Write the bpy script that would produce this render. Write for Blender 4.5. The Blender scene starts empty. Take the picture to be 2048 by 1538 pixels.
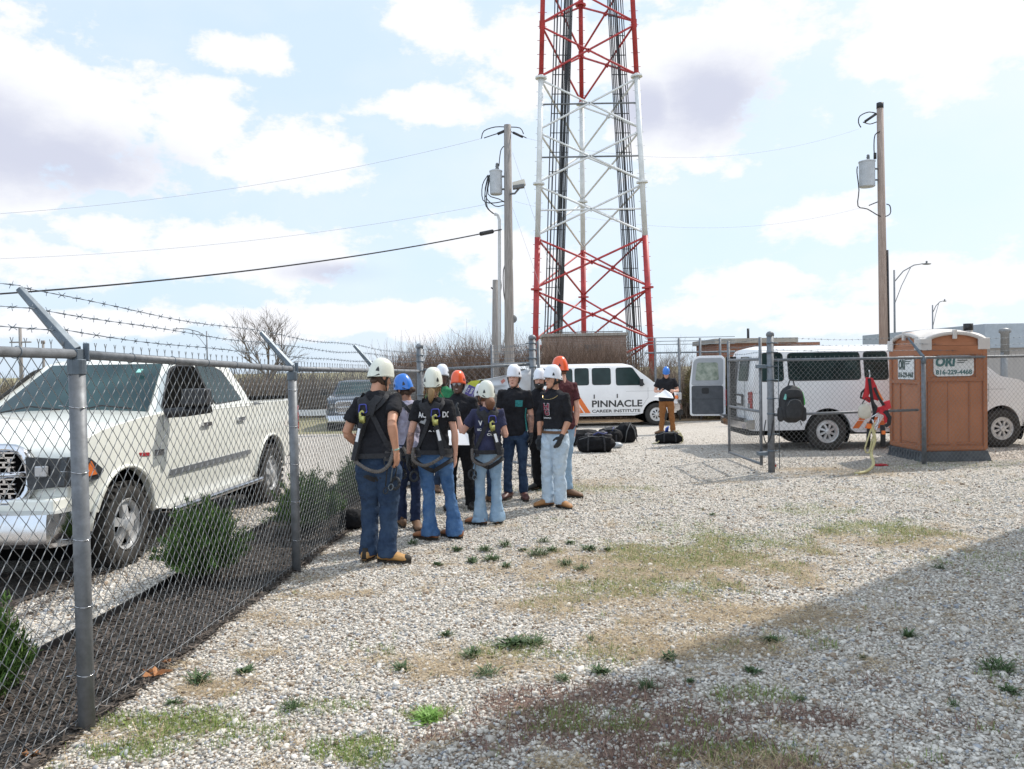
import bpy, bmesh, math, random
import numpy as np
from mathutils import Vector, Matrix, noise
random.seed(7); rng = np.random.default_rng(7)
SC = bpy.context.scene
COL = SC.collection
PI = math.pi; R = math.radians
# ---------------------------------------------------------------- camera
CAMZ = 1.75; FPX = 1600.0
M3 = (Matrix.Rotation(R(90)-math.atan(31/FPX), 3, 'X') @ Matrix.Rotation(R(-1.0), 3, 'Z'))
cd = bpy.data.cameras.new('camera'); cam = bpy.data.objects.new('camera', cd); COL.objects.link(cam)
cam.matrix_world = Matrix.Translation((0, 0, CAMZ)) @ M3.to_4x4()
cd.sensor_width = 36; cd.lens = 36*FPX/2048; cd.clip_start = .05; cd.clip_end = 5000
SC.camera = cam
def ray(px, py): return M3 @ Vector(((px-1024)/FPX, (769-py)/FPX, -1))
def at(px, py, Y):                       # world point on the sight line at distance Y
    d = ray(px, py); return Vector((0, 0, CAMZ)) + d*(Y/d.y)
def gnd(px, py, z=0):
    d = ray(px, py); return Vector((0, 0, CAMZ)) + d*((z-CAMZ)/d.z)
def smooth01(t): t = max(0., min(1., t)); return t*t*(3-2*t)
def gz(x, y): return -.25*smooth01((y-19.5)/8)-.12*smooth01((y-25)/3)*smooth01((-3-x)/2)
# ---------------------------------------------------------------- scene graph helpers
def tag(o, label=None, cat=None, group=None, kind=None):
    if label: o['label'] = label
    if cat: o['category'] = cat
    if group: o['group'] = group
    if kind: o['kind'] = kind
    return o
def empty(name, loc=(0, 0, 0), rz=0, label=None, cat=None, group=None):
    o = bpy.data.objects.new(name, None); COL.objects.link(o)
    o.location = loc; o.rotation_euler = (0, 0, rz); o.empty_display_size = .2
    return tag(o, label, cat, group)
def root_inv(o):
    return (Matrix.Translation(o.location) @ Matrix.Rotation(o.rotation_euler[2], 4, 'Z')).inverted()
def link(name, me, m, parent=None, sm=False, world=None):
    o = bpy.data.objects.new(name, me); COL.objects.link(o)
    if m is not None: me.materials.append(m)
    if sm: me.polygons.foreach_set('use_smooth', [True]*len(me.polygons))
    if world is not None: me.transform(root_inv(world))
    if parent is not None: o.parent = parent
    return o
def copy_tree(o, parent=None):
    c = o.copy(); COL.objects.link(c)
    if parent is not None: c.parent = parent
    for ch in list(o.children): copy_tree(ch, c)
    return c
class MB:
    def __init__(s): s.v = []; s.f = []
    def add(s, vs, fs):
        n = len(s.v); s.v += [tuple(p) for p in vs]; s.f += [tuple(i+n for i in f) for f in fs]; return s
    def box(s, c, d, rot=None, taper=1.0):
        hx, hy, hz = d[0]/2, d[1]/2, d[2]/2
        vs = [Vector((x*hx*(taper if z > 0 else 1), y*hy*(taper if z > 0 else 1), z*hz)) for z in (-1, 1) for y in (-1, 1) for x in (-1, 1)]
        if rot is not None: vs = [rot @ v for v in vs]
        c = Vector(c)
        return s.add([v+c for v in vs], [(0, 2, 3, 1), (4, 5, 7, 6), (0, 1, 5, 4), (2, 6, 7, 3), (0, 4, 6, 2), (1, 3, 7, 5)])
    def tube(s, pts, r, n=8, caps=True, flat=None):
        pts = [Vector(p) for p in pts]; k = len(pts)
        rr = r if isinstance(r, (list, tuple)) else [r]*k
        t0 = (pts[1]-pts[0]).normalized()
        up = Vector((0, 0, 1)) if abs(t0.z) < .9 else Vector((0, 1, 0))
        if flat is not None: up = Vector(flat)
        nrm = (up - t0*up.dot(t0)).normalized()
        vs = []
        for i, p in enumerate(pts):
            t = (pts[min(i+1, k-1)]-pts[max(i-1, 0)]).normalized()
            nrm = (nrm - t*nrm.dot(t))
            nrm = nrm.normalized() if nrm.length > 1e-6 else t.orthogonal().normalized()
            b = t.cross(nrm)
            ra, rb = rr[i] if isinstance(rr[i], (tuple, list)) else (rr[i], rr[i])
            for j in range(n):
                a = 2*PI*j/n
                vs.append(p + nrm*(math.cos(a)*ra) + b*(math.sin(a)*rb))
        fs = [(i*n+j, i*n+(j+1) % n, (i+1)*n+(j+1) % n, (i+1)*n+j) for i in range(k-1) for j in range(n)]
        if caps: fs += [tuple(range(n-1, -1, -1)), tuple((k-1)*n+j for j in range(n))]
        return s.add(vs, fs)
    def ribbon(s, pts, nrms, w, t=.004):       # flat strap along pts, facing nrms
        pts = [Vector(p) for p in pts]; k = len(pts); vs = []
        for i, p in enumerate(pts):
            tg = (pts[min(i+1, k-1)]-pts[max(i-1, 0)]).normalized()
            n = Vector(nrms[i]).normalized(); sd = tg.cross(n).normalized()
            for a, b in ((-1, 0), (1, 0), (1, 1), (-1, 1)): vs.append(p + sd*(a*w/2) + n*(b*t))
        fs = [(i*4+j, i*4+(j+1) % 4, (i+1)*4+(j+1) % 4, (i+1)*4+j) for i in range(k-1) for j in range(4)]
        fs += [(3, 2, 1, 0), tuple((k-1)*4+j for j in range(4))]
        return s.add(vs, fs)
    def ring(s, rings, caps=True):             # loft explicit rings (equal counts)
        n = len(rings[0]); vs = [p for r_ in rings for p in r_]; k = len(rings)
        fs = [(i*n+j, i*n+(j+1) % n, (i+1)*n+(j+1) % n, (i+1)*n+j) for i in range(k-1) for j in range(n)]
        if caps: fs += [tuple(range(n-1, -1, -1)), tuple((k-1)*n+j for j in range(n))]
        return s.add(vs, fs)
    def ball(s, c, r, n=12, m=8, rot=None):
        r = r if isinstance(r, (tuple, list)) else (r, r, r); c = Vector(c); rs = []
        for i in range(1, m):
            ph = -PI/2+PI*i/m
            ring = []
            for j in range(n):
                a = 2*PI*j/n
                v = Vector((math.cos(ph)*math.cos(a)*r[0], math.cos(ph)*math.sin(a)*r[1], math.sin(ph)*r[2]))
                ring.append(c + (rot @ v if rot is not None else v))
            rs.append(ring)
        return s.ring(rs)
    def lathe(s, prof, c, axis='z', n=20, caps=True):   # prof: (radius, height)
        c = Vector(c); rs = []
        for r_, h in prof:
            ring = []
            for j in range(n):
                a = 2*PI*j/n; x, y = r_*math.cos(a), r_*math.sin(a)
                ring.append(c + Vector({'z': (x, y, h), 'y': (x, h, -y), 'x': (h, x, y)}[axis]))
            rs.append(ring)
        return s.ring(rs, caps)
    def prism(s, poly, o, ux, uy, n, t):        # 2D polygon extruded t along n
        o, ux, uy, n = Vector(o), Vector(ux), Vector(uy), Vector(n); k = len(poly)
        vs = [o+ux*p[0]+uy*p[1] for p in poly] + [o+ux*p[0]+uy*p[1]+n*t for p in poly]
        return s.add(vs, [tuple(range(k-1, -1, -1)), tuple(range(k, 2*k))]+[(i, (i+1) % k, (i+1) % k+k, i+k) for i in range(k)])
    def mesh(s, name):
        me = bpy.data.meshes.new(name); me.from_pydata(s.v, [], s.f); me.update(); return me
    def build(s, name, m, parent=None, sm=False, world=None, bevel=0):
        o = link(name, s.mesh(name), m, parent, sm, world)
        if bevel:
            b = o.modifiers.new('b', 'BEVEL'); b.width = bevel; b.segments = 2; b.limit_method = 'ANGLE'; b.angle_limit = R(35)
            b.harden_normals = sm
        return o
def npmesh(name, V, Fq, m, parent=None, attrs=None, k=4, sm=False):
    V = np.asarray(V, np.float32).reshape(-1, 3); Fq = np.asarray(Fq, np.int32).reshape(-1, k)
    me = bpy.data.meshes.new(name)
    me.vertices.add(len(V)); me.vertices.foreach_set('co', V.ravel())
    me.loops.add(Fq.size); me.loops.foreach_set('vertex_index', Fq.ravel())
    me.polygons.add(len(Fq)); me.polygons.foreach_set('loop_start', np.arange(0, Fq.size, k, dtype=np.int32))
    me.polygons.foreach_set('loop_total', np.full(len(Fq), k, np.int32))
    if sm: me.polygons.foreach_set('use_smooth', np.ones(len(Fq), bool))
    me.update(calc_edges=True)
    for an, arr in (attrs or {}).items():
        a = me.attributes.new(an, 'FLOAT_COLOR', 'POINT'); a.data.foreach_set('color', np.asarray(arr, np.float32).ravel())
    return link(name, me, m, parent)
# ---------------------------------------------------------------- materials
def mat(name, col, rough=.6, metal=0, var=0., vs=6, bump=0., bs=60, col2=None, spec=.5, coat=0, attr=None, detail=6, trans=0, stretch=None):
    m = bpy.data.materials.new(name); m.use_nodes = True; nt = m.node_tree; N = nt.nodes; L = nt.links
    b = N['Principled BSDF']; b.inputs['Roughness'].default_value = rough; b.inputs['Metallic'].default_value = metal
    b.inputs['Specular IOR Level'].default_value = spec; b.inputs['Coat Weight'].default_value = coat
    b.inputs['Coat Roughness'].default_value = .05
    b.inputs['Base Color'].default_value = (*col, 1)
    tc = N.new('ShaderNodeTexCoord'); src = tc.outputs['Object']
    if stretch:
        mp = N.new('ShaderNodeMapping'); mp.inputs['Scale'].default_value = stretch; L.new(src, mp.inputs['Vector']); src = mp.outputs[0]
    if var or col2:
        nz = N.new('ShaderNodeTexNoise'); nz.inputs['Scale'].default_value = vs; nz.inputs['Detail'].default_value = detail; nz.inputs['Roughness'].default_value = .65
        L.new(src, nz.inputs['Vector'])
        mr = N.new('ShaderNodeMapRange'); mr.inputs['From Min'].default_value = .32; mr.inputs['From Max'].default_value = .68
        L.new(nz.outputs['Fac'], mr.inputs['Value'])
        mx = N.new('ShaderNodeMix'); mx.data_type = 'RGBA'
        c2 = col2 if col2 else tuple(c*(1-var) for c in col)
        c1 = col if col2 else tuple(min(1, c*(1+var*.6)) for c in col)
        mx.inputs[6].default_value = (*c1, 1); mx.inputs[7].default_value = (*c2, 1)
        L.new(mr.outputs[0], mx.inputs[0]); L.new(mx.outputs[2], b.inputs['Base Color'])
        rr = N.new('ShaderNodeMapRange'); rr.inputs['To Min'].default_value = max(.02, rough-.08); rr.inputs['To Max'].default_value = min(1, rough+.1)
        L.new(nz.outputs['Fac'], rr.inputs['Value']); L.new(rr.outputs[0], b.inputs['Roughness'])
    if bump:
        n2 = N.new('ShaderNodeTexNoise'); n2.inputs['Scale'].default_value = bs; n2.inputs['Detail'].default_value = 4
        L.new(src, n2.inputs['Vector'])
        bp = N.new('ShaderNodeBump'); bp.inputs['Strength'].default_value = bump; bp.inputs['Distance'].default_value = .02
        L.new(n2.outputs['Fac'], bp.inputs['Height']); L.new(bp.outputs[0], b.inputs['Normal'])
    if attr:
        a = N.new('ShaderNodeAttribute'); a.attribute_name = attr; L.new(a.outputs['Color'], b.inputs['Base Color'])
    return m
GALV = mat('galvanised', (.19, .20, .215), .55, .3, var=.3, vs=14, bump=.05, bs=30)
GALVW = mat('galvanised_wire', (.25, .255, .26), .5, .35, var=.3, vs=30)
GALVD = mat('galvanised_dark', (.15, .18, .21), .5, .5, var=.25, vs=10)
BLACKP = mat('black_plastic', (.015, .015, .017), .45, var=.3, vs=20)
BLACKR = mat('black_rubber', (.022, .021, .02), .8, var=.4, vs=12, bump=.2, bs=80)
CHROME = mat('chrome', (.62, .62, .64), .12, 1, var=.12, vs=4)
WHITEM = mat('white_metal', (.75, .75, .76), .4, var=.06, vs=3)
GLASSD = mat('dark_glass', (.008, .018, .018), .05, spec=.28, col2=(.022, .045, .044), vs=1.7, detail=2)
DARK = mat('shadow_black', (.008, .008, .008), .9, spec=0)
# ---------------------------------------------------------------- sky and sun
SUN_EL = R(49); SUN_AZ = R(51)      # azimuth measured from +Y (ahead) towards +X (right)
sd = bpy.data.lights.new('sun', 'SUN'); sd.energy = 4.1; sd.angle = R(.53); sd.color = (1, .95, .87)
so = bpy.data.objects.new('sun', sd); COL.objects.link(so)
sdir = Vector((math.sin(SUN_AZ)*math.cos(SUN_EL), math.cos(SUN_AZ)*math.cos(SUN_EL), math.sin(SUN_EL)))
so.rotation_euler = sdir.to_track_quat('Z', 'Y').to_euler(); so.location = (20, 20, 30)
def make_world():
    w = bpy.data.worlds.new('World'); SC.world = w; w.use_nodes = True; nt = w.node_tree; N = nt.nodes; L = nt.links
    bg = N['Background']; bg.inputs['Strength'].default_value = .1
    def math_(op, a, b=None, c=None, clamp=False):
        n = N.new('ShaderNodeMath'); n.operation = op; n.use_clamp = clamp
        for i, x in enumerate((a, b, c)):
            if x is None: continue
            if isinstance(x, (int, float)): n.inputs[i].default_value = x
            else: L.new(x, n.inputs[i])
        return n.outputs[0]
    sky = N.new('ShaderNodeTexSky'); sky.sky_type = 'NISHITA'; sky.sun_disc = False
    sky.sun_elevation = SUN_EL; sky.sun_rotation = SUN_AZ; sky.air_density = 1.0; sky.dust_density = 1.5; sky.ozone_density = 1.5
    tc = N.new('ShaderNodeTexCoord'); gen = tc.outputs['Generated']
    sp = N.new('ShaderNodeSeparateXYZ'); L.new(gen, sp.inputs[0])
    x, y, z = sp.outputs
    u = math_('ARCTAN2', x, y); v = math_('ARCSINE', z)
    # noise in direction space, flattened towards the horizon
    cv = N.new('ShaderNodeCombineXYZ'); L.new(u, cv.inputs[0]); L.new(math_('MULTIPLY', v, 1.6), cv.inputs[1])
    def nz(scale, det, off=0, rough=.55):
        mp = N.new('ShaderNodeMapping'); mp.inputs['Location'].default_value = (off, off*.7, 0); L.new(cv.outputs[0], mp.inputs[0])
        n = N.new('ShaderNodeTexNoise'); n.inputs['Scale'].default_value = scale; n.inputs['Detail'].default_value = det; n.inputs['Roughness'].default_value = rough
        L.new(mp.outputs[0], n.inputs['Vector']); return n.outputs['Fac']
    n1 = nz(7.5, 10, 0, .62); n2 = nz(3.2, 5, 4.2); n3 = nz(24, 8, 1.3, .62)
    wob = math_('ADD', math_('MULTIPLY', math_('SUBTRACT', n1, .5), 3.4), math_('MULTIPLY', math_('SUBTRACT', n3, .5), 1.5))
    def blobs(lst):
        acc = None
        for px, py, rx, ry in lst:
            d = ray(px, py).normalized(); cu = math.atan2(d.x, d.y); cv_ = math.asin(d.z)
            du = math_('DIVIDE', math_('SUBTRACT', u, cu), rx/FPX); dv = math_('DIVIDE', math_('SUBTRACT', v, cv_), ry/FPX)
            q = math_('SUBTRACT', 1, math_('SQRT', math_('ADD', math_('MULTIPLY', du, du), math_('MULTIPLY', dv, dv))))
            acc = q if acc is None else math_('MAXIMUM', acc, q)
        return acc
    C = blobs([(90, 230, 240, 190), (400, 235, 120, 90), (560, 320, 170, 75), (230, 345, 140, 50), (390, 500, 110, 60), (560, 510, 210, 75),
               (860, 215, 130, 45), (470, 105, 130, 40), (860, 40, 120, 90), (1100, 120, 210, 110), (1400, 160, 250, 190), (940, 470, 130, 60),
               (90, 520, 150, 60), (200, 470, 120, 50), (560, 640, 330, 42), (820, 635, 170, 45), (1440, 620, 220, 40), (1500, 570, 160, 40), (1900, 560, 210, 60),
               (1650, 440, 120, 60), (1780, 120, 130, 40), (60, 395, 70, 35), (1050, 540, 170, 90), (1950, 60, 220, 110), (200, 650, 250, 30), (1700, 640, 250, 35)])
    cm = math_('ADD', C, math_('MULTIPLY', wob, .72))
    mr = N.new('ShaderNodeMapRange'); mr.interpolation_type = 'SMOOTHSTEP'; L.new(cm, mr.inputs['Value'])
    mr.inputs['From Min'].default_value = .0; mr.inputs['From Max'].default_value = .36
    hz = N.new('ShaderNodeMapRange'); L.new(n2, hz.inputs['Value']); hz.inputs['From Min'].default_value = .42; hz.inputs['From Max'].default_value = .7; hz.inputs['To Max'].default_value = .32
    cloud = math_('MAXIMUM', mr.outputs[0], hz.outputs[0])
    G = blobs([(110, 320, 260, 85), (-60, 280, 200, 110), (1430, 200, 170, 100), (690, 545, 150, 30), (1290, 215, 90, 70)])
    gm = N.new('ShaderNodeMapRange'); gm.interpolation_type = 'SMOOTHSTEP'; L.new(math_('ADD', G, math_('MULTIPLY', wob, .25)), gm.inputs['Value'])
    gm.inputs['From Min'].default_value = -.05; gm.inputs['From Max'].default_value = .8
    # pale thin veil over the clear-air sky
    tint = N.new('ShaderNodeMix'); tint.data_type = 'RGBA'; tint.inputs[0].default_value = .86
    sc = N.new('ShaderNodeMix'); sc.data_type = 'RGBA'; sc.blend_type = 'MULTIPLY'; sc.inputs[0].default_value = 1; sc.inputs[7].default_value = (1.9, 1.9, 1.9, 1)
    L.new(sky.outputs[0], sc.inputs[6]); L.new(sc.outputs[2], tint.inputs[6]); tint.inputs[7].default_value = (7.1, 8.6, 10.3, 1)
    right = N.new('ShaderNodeMapRange'); L.new(u, right.inputs['Value']); right.inputs['From Min'].default_value = -.1; right.inputs['From Max'].default_value = .75; right.inputs['To Max'].default_value = .65
    up = N.new('ShaderNodeMapRange'); L.new(v, up.inputs['Value']); up.inputs['From Min'].default_value = .05; up.inputs['From Max'].default_value = .5
    vf = math_('MULTIPLY', right.outputs[0], up.outputs[0])
    veil = N.new('ShaderNodeMix'); veil.data_type = 'RGBA'; L.new(vf, veil.inputs[0]); L.new(tint.outputs[2], veil.inputs[6]); veil.inputs[7].default_value = (9.3, 9.9, 10.6, 1)
    cc = N.new('ShaderNodeMix'); cc.data_type = 'RGBA'; L.new(gm.outputs[0], cc.inputs[0]); cc.inputs[6].default_value = (9.6, 9.75, 10.2, 1); cc.inputs[7].default_value = (6.6, 6.9, 8.2, 1)
    mx = N.new('ShaderNodeMix'); mx.data_type = 'RGBA'; L.new(cloud, mx.inputs[0]); L.new(veil.outputs[2], mx.inputs[6]); L.new(cc.outputs[2], mx.inputs[7])
    # added fill light: unseen half of the sky behind the photographer is brightened
    bk = N.new('ShaderNodeMapRange'); bk.interpolation_type = 'SMOOTHSTEP'; L.new(y, bk.inputs['Value']); bk.inputs['From Min'].default_value = .25; bk.inputs['From Max'].default_value = -.5; bk.inputs['To Min'].default_value = 1.0; bk.inputs['To Max'].default_value = 1.45
    fin = N.new('ShaderNodeVectorMath'); fin.operation = 'SCALE'; L.new(mx.outputs[2], fin.inputs[0]); L.new(bk.outputs[0], fin.inputs['Scale'])
    L.new(fin.outputs[0], bg.inputs['Color'])
make_world()
SC.view_settings.view_transform = 'Standard'; SC.view_settings.look = 'None'; SC.view_settings.exposure = .07; SC.view_settings.gamma = 1
SC.render.engine = 'CYCLES'
SC.cycles.use_denoising = True; SC.cycles.max_bounces = 6; SC.cycles.transparent_max_bounces = 8
# ================================================================ GROUND
def G_mat():
    m = bpy.data.materials.new('gravel_ground'); m.use_nodes = True; nt = m.node_tree; N = nt.nodes; L = nt.links
    b = N['Principled BSDF']; b.inputs['Roughness'].default_value = .9; b.inputs['Specular IOR Level'].default_value = .2
    tc = N.new('ShaderNodeTexCoord'); o = tc.outputs['Object']
    def vor(scale, feat='F1', out='Color'):
        v = N.new('ShaderNodeTexVoronoi'); v.inputs['Scale'].default_value = scale; v.feature = feat; L.new(o, v.inputs['Vector']); return v
    def mix(f, a, b_, bt='MIX'):
        n = N.new('ShaderNodeMix'); n.data_type = 'RGBA'; n.blend_type = bt
        for s, i in ((f, 0), (a, 6), (b_, 7)):
            if isinstance(s, (int, float)): n.inputs[i].default_value = s
            elif isinstance(s, tuple): n.inputs[i].default_value = (*s, 1)
            else: L.new(s, n.inputs[i])
        return n.outputs[2]
    def rng_(s, a, b_, c=0, d=1):
        n = N.new('ShaderNodeMapRange'); L.new(s, n.inputs[0]); n.inputs[1].default_value = a; n.inputs[2].default_value = b_; n.inputs[3].default_value = c; n.inputs[4].default_value = d; return n.outputs[0]
    def noise_(sc, det=4):
        n = N.new('ShaderNodeTexNoise'); n.inputs['Scale'].default_value = sc; n.inputs['Detail'].default_value = det; L.new(o, n.inputs['Vector']); return n.outputs['Fac']
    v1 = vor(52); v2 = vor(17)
    sp = N.new('ShaderNodeSeparateColor'); L.new(v1.outputs['Color'], sp.inputs[0])
    sp2 = N.new('ShaderNodeSeparateColor'); L.new(v2.outputs['Color'], sp2.inputs[0])
    c = mix(rng_(sp.outputs[0], 0, 1), (.47, .43, .378), (.88, .835, .77))
    c = mix(rng_(sp.outputs[1], .82, .9), c, (.30, .25, .20))
    c = mix(rng_(sp2.outputs[2], 0, 1, 0, .35), c, (.56, .53, .49))
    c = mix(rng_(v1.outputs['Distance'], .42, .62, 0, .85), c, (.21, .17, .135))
    c = mix(rng_(noise_(.9, 6), .48, .70, 0, .35), c, (.50, .455, .40))
    # earth and matted stalks where the attribute says so
    a = N.new('ShaderNodeAttribute'); a.attribute_name = 'patch'; spa = N.new('ShaderNodeSeparateColor'); L.new(a.outputs['Color'], spa.inputs[0])
    fine = noise_(55, 5)
    dirt = mix(rng_(fine, .35, .65), (.24, .185, .135), (.50, .42, .32))
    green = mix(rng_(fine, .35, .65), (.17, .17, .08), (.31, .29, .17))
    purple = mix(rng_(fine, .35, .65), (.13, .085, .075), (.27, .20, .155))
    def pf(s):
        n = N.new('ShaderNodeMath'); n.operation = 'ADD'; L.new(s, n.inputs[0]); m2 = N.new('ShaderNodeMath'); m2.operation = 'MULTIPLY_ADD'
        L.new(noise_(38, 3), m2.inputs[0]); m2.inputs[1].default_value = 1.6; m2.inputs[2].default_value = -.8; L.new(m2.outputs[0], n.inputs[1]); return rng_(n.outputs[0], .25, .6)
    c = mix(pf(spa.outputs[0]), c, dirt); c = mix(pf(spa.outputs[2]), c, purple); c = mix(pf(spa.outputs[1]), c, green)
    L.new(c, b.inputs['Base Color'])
    bp = N.new('ShaderNodeBump'); bp.inputs['Strength'].default_value = .9; bp.inputs['Distance'].default_value = .012; bp.invert = True
    L.new(v1.outputs['Distance'], bp.inputs['Height'])
    bp2 = N.new('ShaderNodeBump'); bp2.inputs['Strength'].default_value = .6; bp2.inputs['Distance'].default_value = .05; L.new(noise_(3, 5), bp2.inputs['Height']); L.new(bp.outputs[0], bp2.inputs['Normal'])
    L.new(bp2.outputs[0], b.inputs['Normal'])
    return m
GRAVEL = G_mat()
# patches: pixel centre, radii in metres, channel (0 dry, 1 green, 2 purple-brown), strength
PATCH = []
for px, py, rx, ry, ch, s in [
    (1330, 1130, 1.4, .7, 0, 1.0), (1250, 1200, .8, .5, 0, .75), (1520, 1230, .9, .3, 0, .8), (1400, 1290, .7, .3, 0, .8), (1000, 1330, .5, .25, 0, .7),
    (900, 1320, .35, .18, 0, .6), (1550, 1170, 1.3, .3, 0, .35), (1380, 1110, .9, .6, 1, .65), (1280, 1180, .7, .35, 1, .6), (1480, 1080, .7, .4, 1, .6),
    (1760, 1060, .55, .5, 1, .75), (1800, 1080, .9, .5, 0, .75), (1960, 1120, .5, .3, 1, .3), (1150, 980, .9, .5, 1, .45), (1180, 968, .8, .5, 0, .5),
    (1470, 985, 1.2, .5, 0, .3), (1340, 1060, .5, .5, 1, .3), (1620, 1020, .5, .4, 1, .4), (1700, 945, 1.2, .5, 0, .55), (1640, 938, .5, .25, 0, .8), (1900, 930, 1.2, .5, 1, .35),
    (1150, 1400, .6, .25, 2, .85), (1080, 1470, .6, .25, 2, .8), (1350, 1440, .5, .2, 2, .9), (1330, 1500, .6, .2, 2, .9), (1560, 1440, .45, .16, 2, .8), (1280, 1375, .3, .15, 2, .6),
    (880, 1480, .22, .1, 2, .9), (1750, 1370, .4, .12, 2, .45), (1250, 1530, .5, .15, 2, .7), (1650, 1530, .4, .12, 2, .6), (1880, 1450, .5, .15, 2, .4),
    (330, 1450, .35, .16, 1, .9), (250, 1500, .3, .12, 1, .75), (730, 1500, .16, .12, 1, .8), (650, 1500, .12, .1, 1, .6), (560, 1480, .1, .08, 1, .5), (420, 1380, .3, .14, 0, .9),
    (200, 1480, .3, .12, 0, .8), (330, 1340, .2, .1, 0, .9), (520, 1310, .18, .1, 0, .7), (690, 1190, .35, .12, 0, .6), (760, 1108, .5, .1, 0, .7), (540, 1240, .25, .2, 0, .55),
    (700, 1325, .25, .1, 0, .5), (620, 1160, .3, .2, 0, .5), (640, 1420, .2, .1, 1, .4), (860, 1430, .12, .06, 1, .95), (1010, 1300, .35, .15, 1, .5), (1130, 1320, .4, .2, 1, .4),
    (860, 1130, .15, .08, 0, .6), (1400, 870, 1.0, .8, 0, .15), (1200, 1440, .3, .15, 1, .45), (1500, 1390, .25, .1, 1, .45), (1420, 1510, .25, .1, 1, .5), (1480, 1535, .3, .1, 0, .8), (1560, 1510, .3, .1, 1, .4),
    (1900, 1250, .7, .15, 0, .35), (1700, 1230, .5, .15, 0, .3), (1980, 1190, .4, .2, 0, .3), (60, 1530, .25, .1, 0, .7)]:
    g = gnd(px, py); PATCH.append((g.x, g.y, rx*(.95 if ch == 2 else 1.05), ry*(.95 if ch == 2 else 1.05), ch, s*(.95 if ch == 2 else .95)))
def patch_at(X, Y):                      # numpy arrays -> (n,3)
    out = np.zeros((len(X), 3))
    nzv = np.array([noise.noise(Vector((x*2.3, y*2.3, 3)))+.6*noise.noise(Vector((x*6.1, y*6.1, 8))) for x, y in zip(X, Y)])
    for cx, cy, rx, ry, ch, s in PATCH:
        d = np.sqrt(((X-cx)/rx)**2+((Y-cy)/ry)**2) + nzv*.95
        out[:, ch] = np.maximum(out[:, ch], s*np.clip(1.45-d, 0, 1))
    bgp = np.clip(nzv*.85-.06, 0, .5)*(Y < 13)*(X > -1.9)
    out[:, 0] = np.maximum(out[:, 0], bgp)
    n4 = np.array([noise.noise(Vector((x*1.7+9, y*1.7, 5)))+.7*noise.noise(Vector((x*7.1, y*7.1, 2))) for x, y in zip(X, Y)])
    out[:, 1] = np.maximum(out[:, 1], np.clip(n4*.7-.22, 0, .4)*(Y < 12)*(X > -1.9))
    return out
def grid(name, xs, ys, z, m, zf=gz, attr=True):
    xs = np.asarray(xs); ys = np.asarray(ys); X, Y = np.meshgrid(xs, ys); X = X.ravel(); Y = Y.ravel()
    Z = np.array([zf(a, b) for a, b in zip(X, Y)])+z
    nx = len(xs); i, j = np.meshgrid(np.arange(nx-1), np.arange(len(ys)-1)); b = (j*nx+i).ravel()
    F = np.stack([b, b+1, b+nx+1, b+nx], 1)
    at_ = None
    if attr:
        c = np.zeros((len(X), 4)); c[:, 3] = 1
        near = (X > -6) & (X < 12) & (Y > 2) & (Y < 16)
        c[near, :3] = patch_at(X[near], Y[near]); at_ = {'patch': c}
    o = npmesh(name, np.stack([X, Y, Z], 1), F, m, attrs=at_, sm=True); o['kind'] = 'structure'; return o
FIELD = mat('dry_field_grass', (.20, .19, .09), .95, col2=(.28, .24, .15), vs=.6, bump=.4, bs=8)
grid('ground', np.concatenate([[-2500, -600], np.arange(-200, 201, 20), [600, 2500]]), np.concatenate([[-40], np.arange(-20, 60, 2), [80, 150, 400, 1000, 4000]]), -.03, FIELD, attr=False)
xs = np.concatenate([[-26, -18, -12, -8], np.arange(-5, 11.01, .08), [14, 18, 24, 32, 45]])
ys = np.concatenate([[-30, -15, -4, 0], np.arange(2, 15.01, .08), np.arange(16, 33, 1.)])
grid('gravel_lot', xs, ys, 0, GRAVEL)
# fence line on the left: from near the camera to the corner
FA = Vector((-2.333, 1.0, 0)); FB = Vector((-1.516, 13.1, 0)); FD = (FB-FA).normalized()
def fence_x(y): return FA.x+(FB.x-FA.x)*(y-FA.y)/(FB.y-FA.y)
def edge_x(y): return -3.19+.045*y+.03*math.sin(y*1.3)
MULCH = mat('bark_mulch', (.035, .03, .027), .95, col2=(.08, .068, .058), vs=38, bump=.9, bs=60)
def strip(name, fl, fr, y0, y1, z, m, n=60):
    V = []; F = []
    for i in range(n+1):
        y = y0+(y1-y0)*i/n; a, b = fl(y), fr(y)
        for k in range(5):
            t = k/4; V.append((a+(b-a)*t, y, z+.012*noise.noise(Vector((t*4, y*3, 0)))))
    F = [(i*5+k, i*5+k+1, (i+1)*5+k+1, (i+1)*5+k) for i in range(n) for k in range(4)]
    mb = MB(); mb.add(V, F); return mb.build(name, m, sm=True)
tag(strip('mulch_bed', edge_x, lambda y: fence_x(y)-.0+.05*noise.noise(Vector((y*2, 1, 1))), 1.2, 12.9, .018, MULCH), kind='structure')
tag(strip('mulch_bed', lambda y: -6.2, lambda y: -3.45-.35*abs(math.sin(y*.8+.2))-.15*noise.noise(Vector((y*2, 1, 1))), 3.2, 7.1, .016, MULCH), kind='structure')
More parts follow.
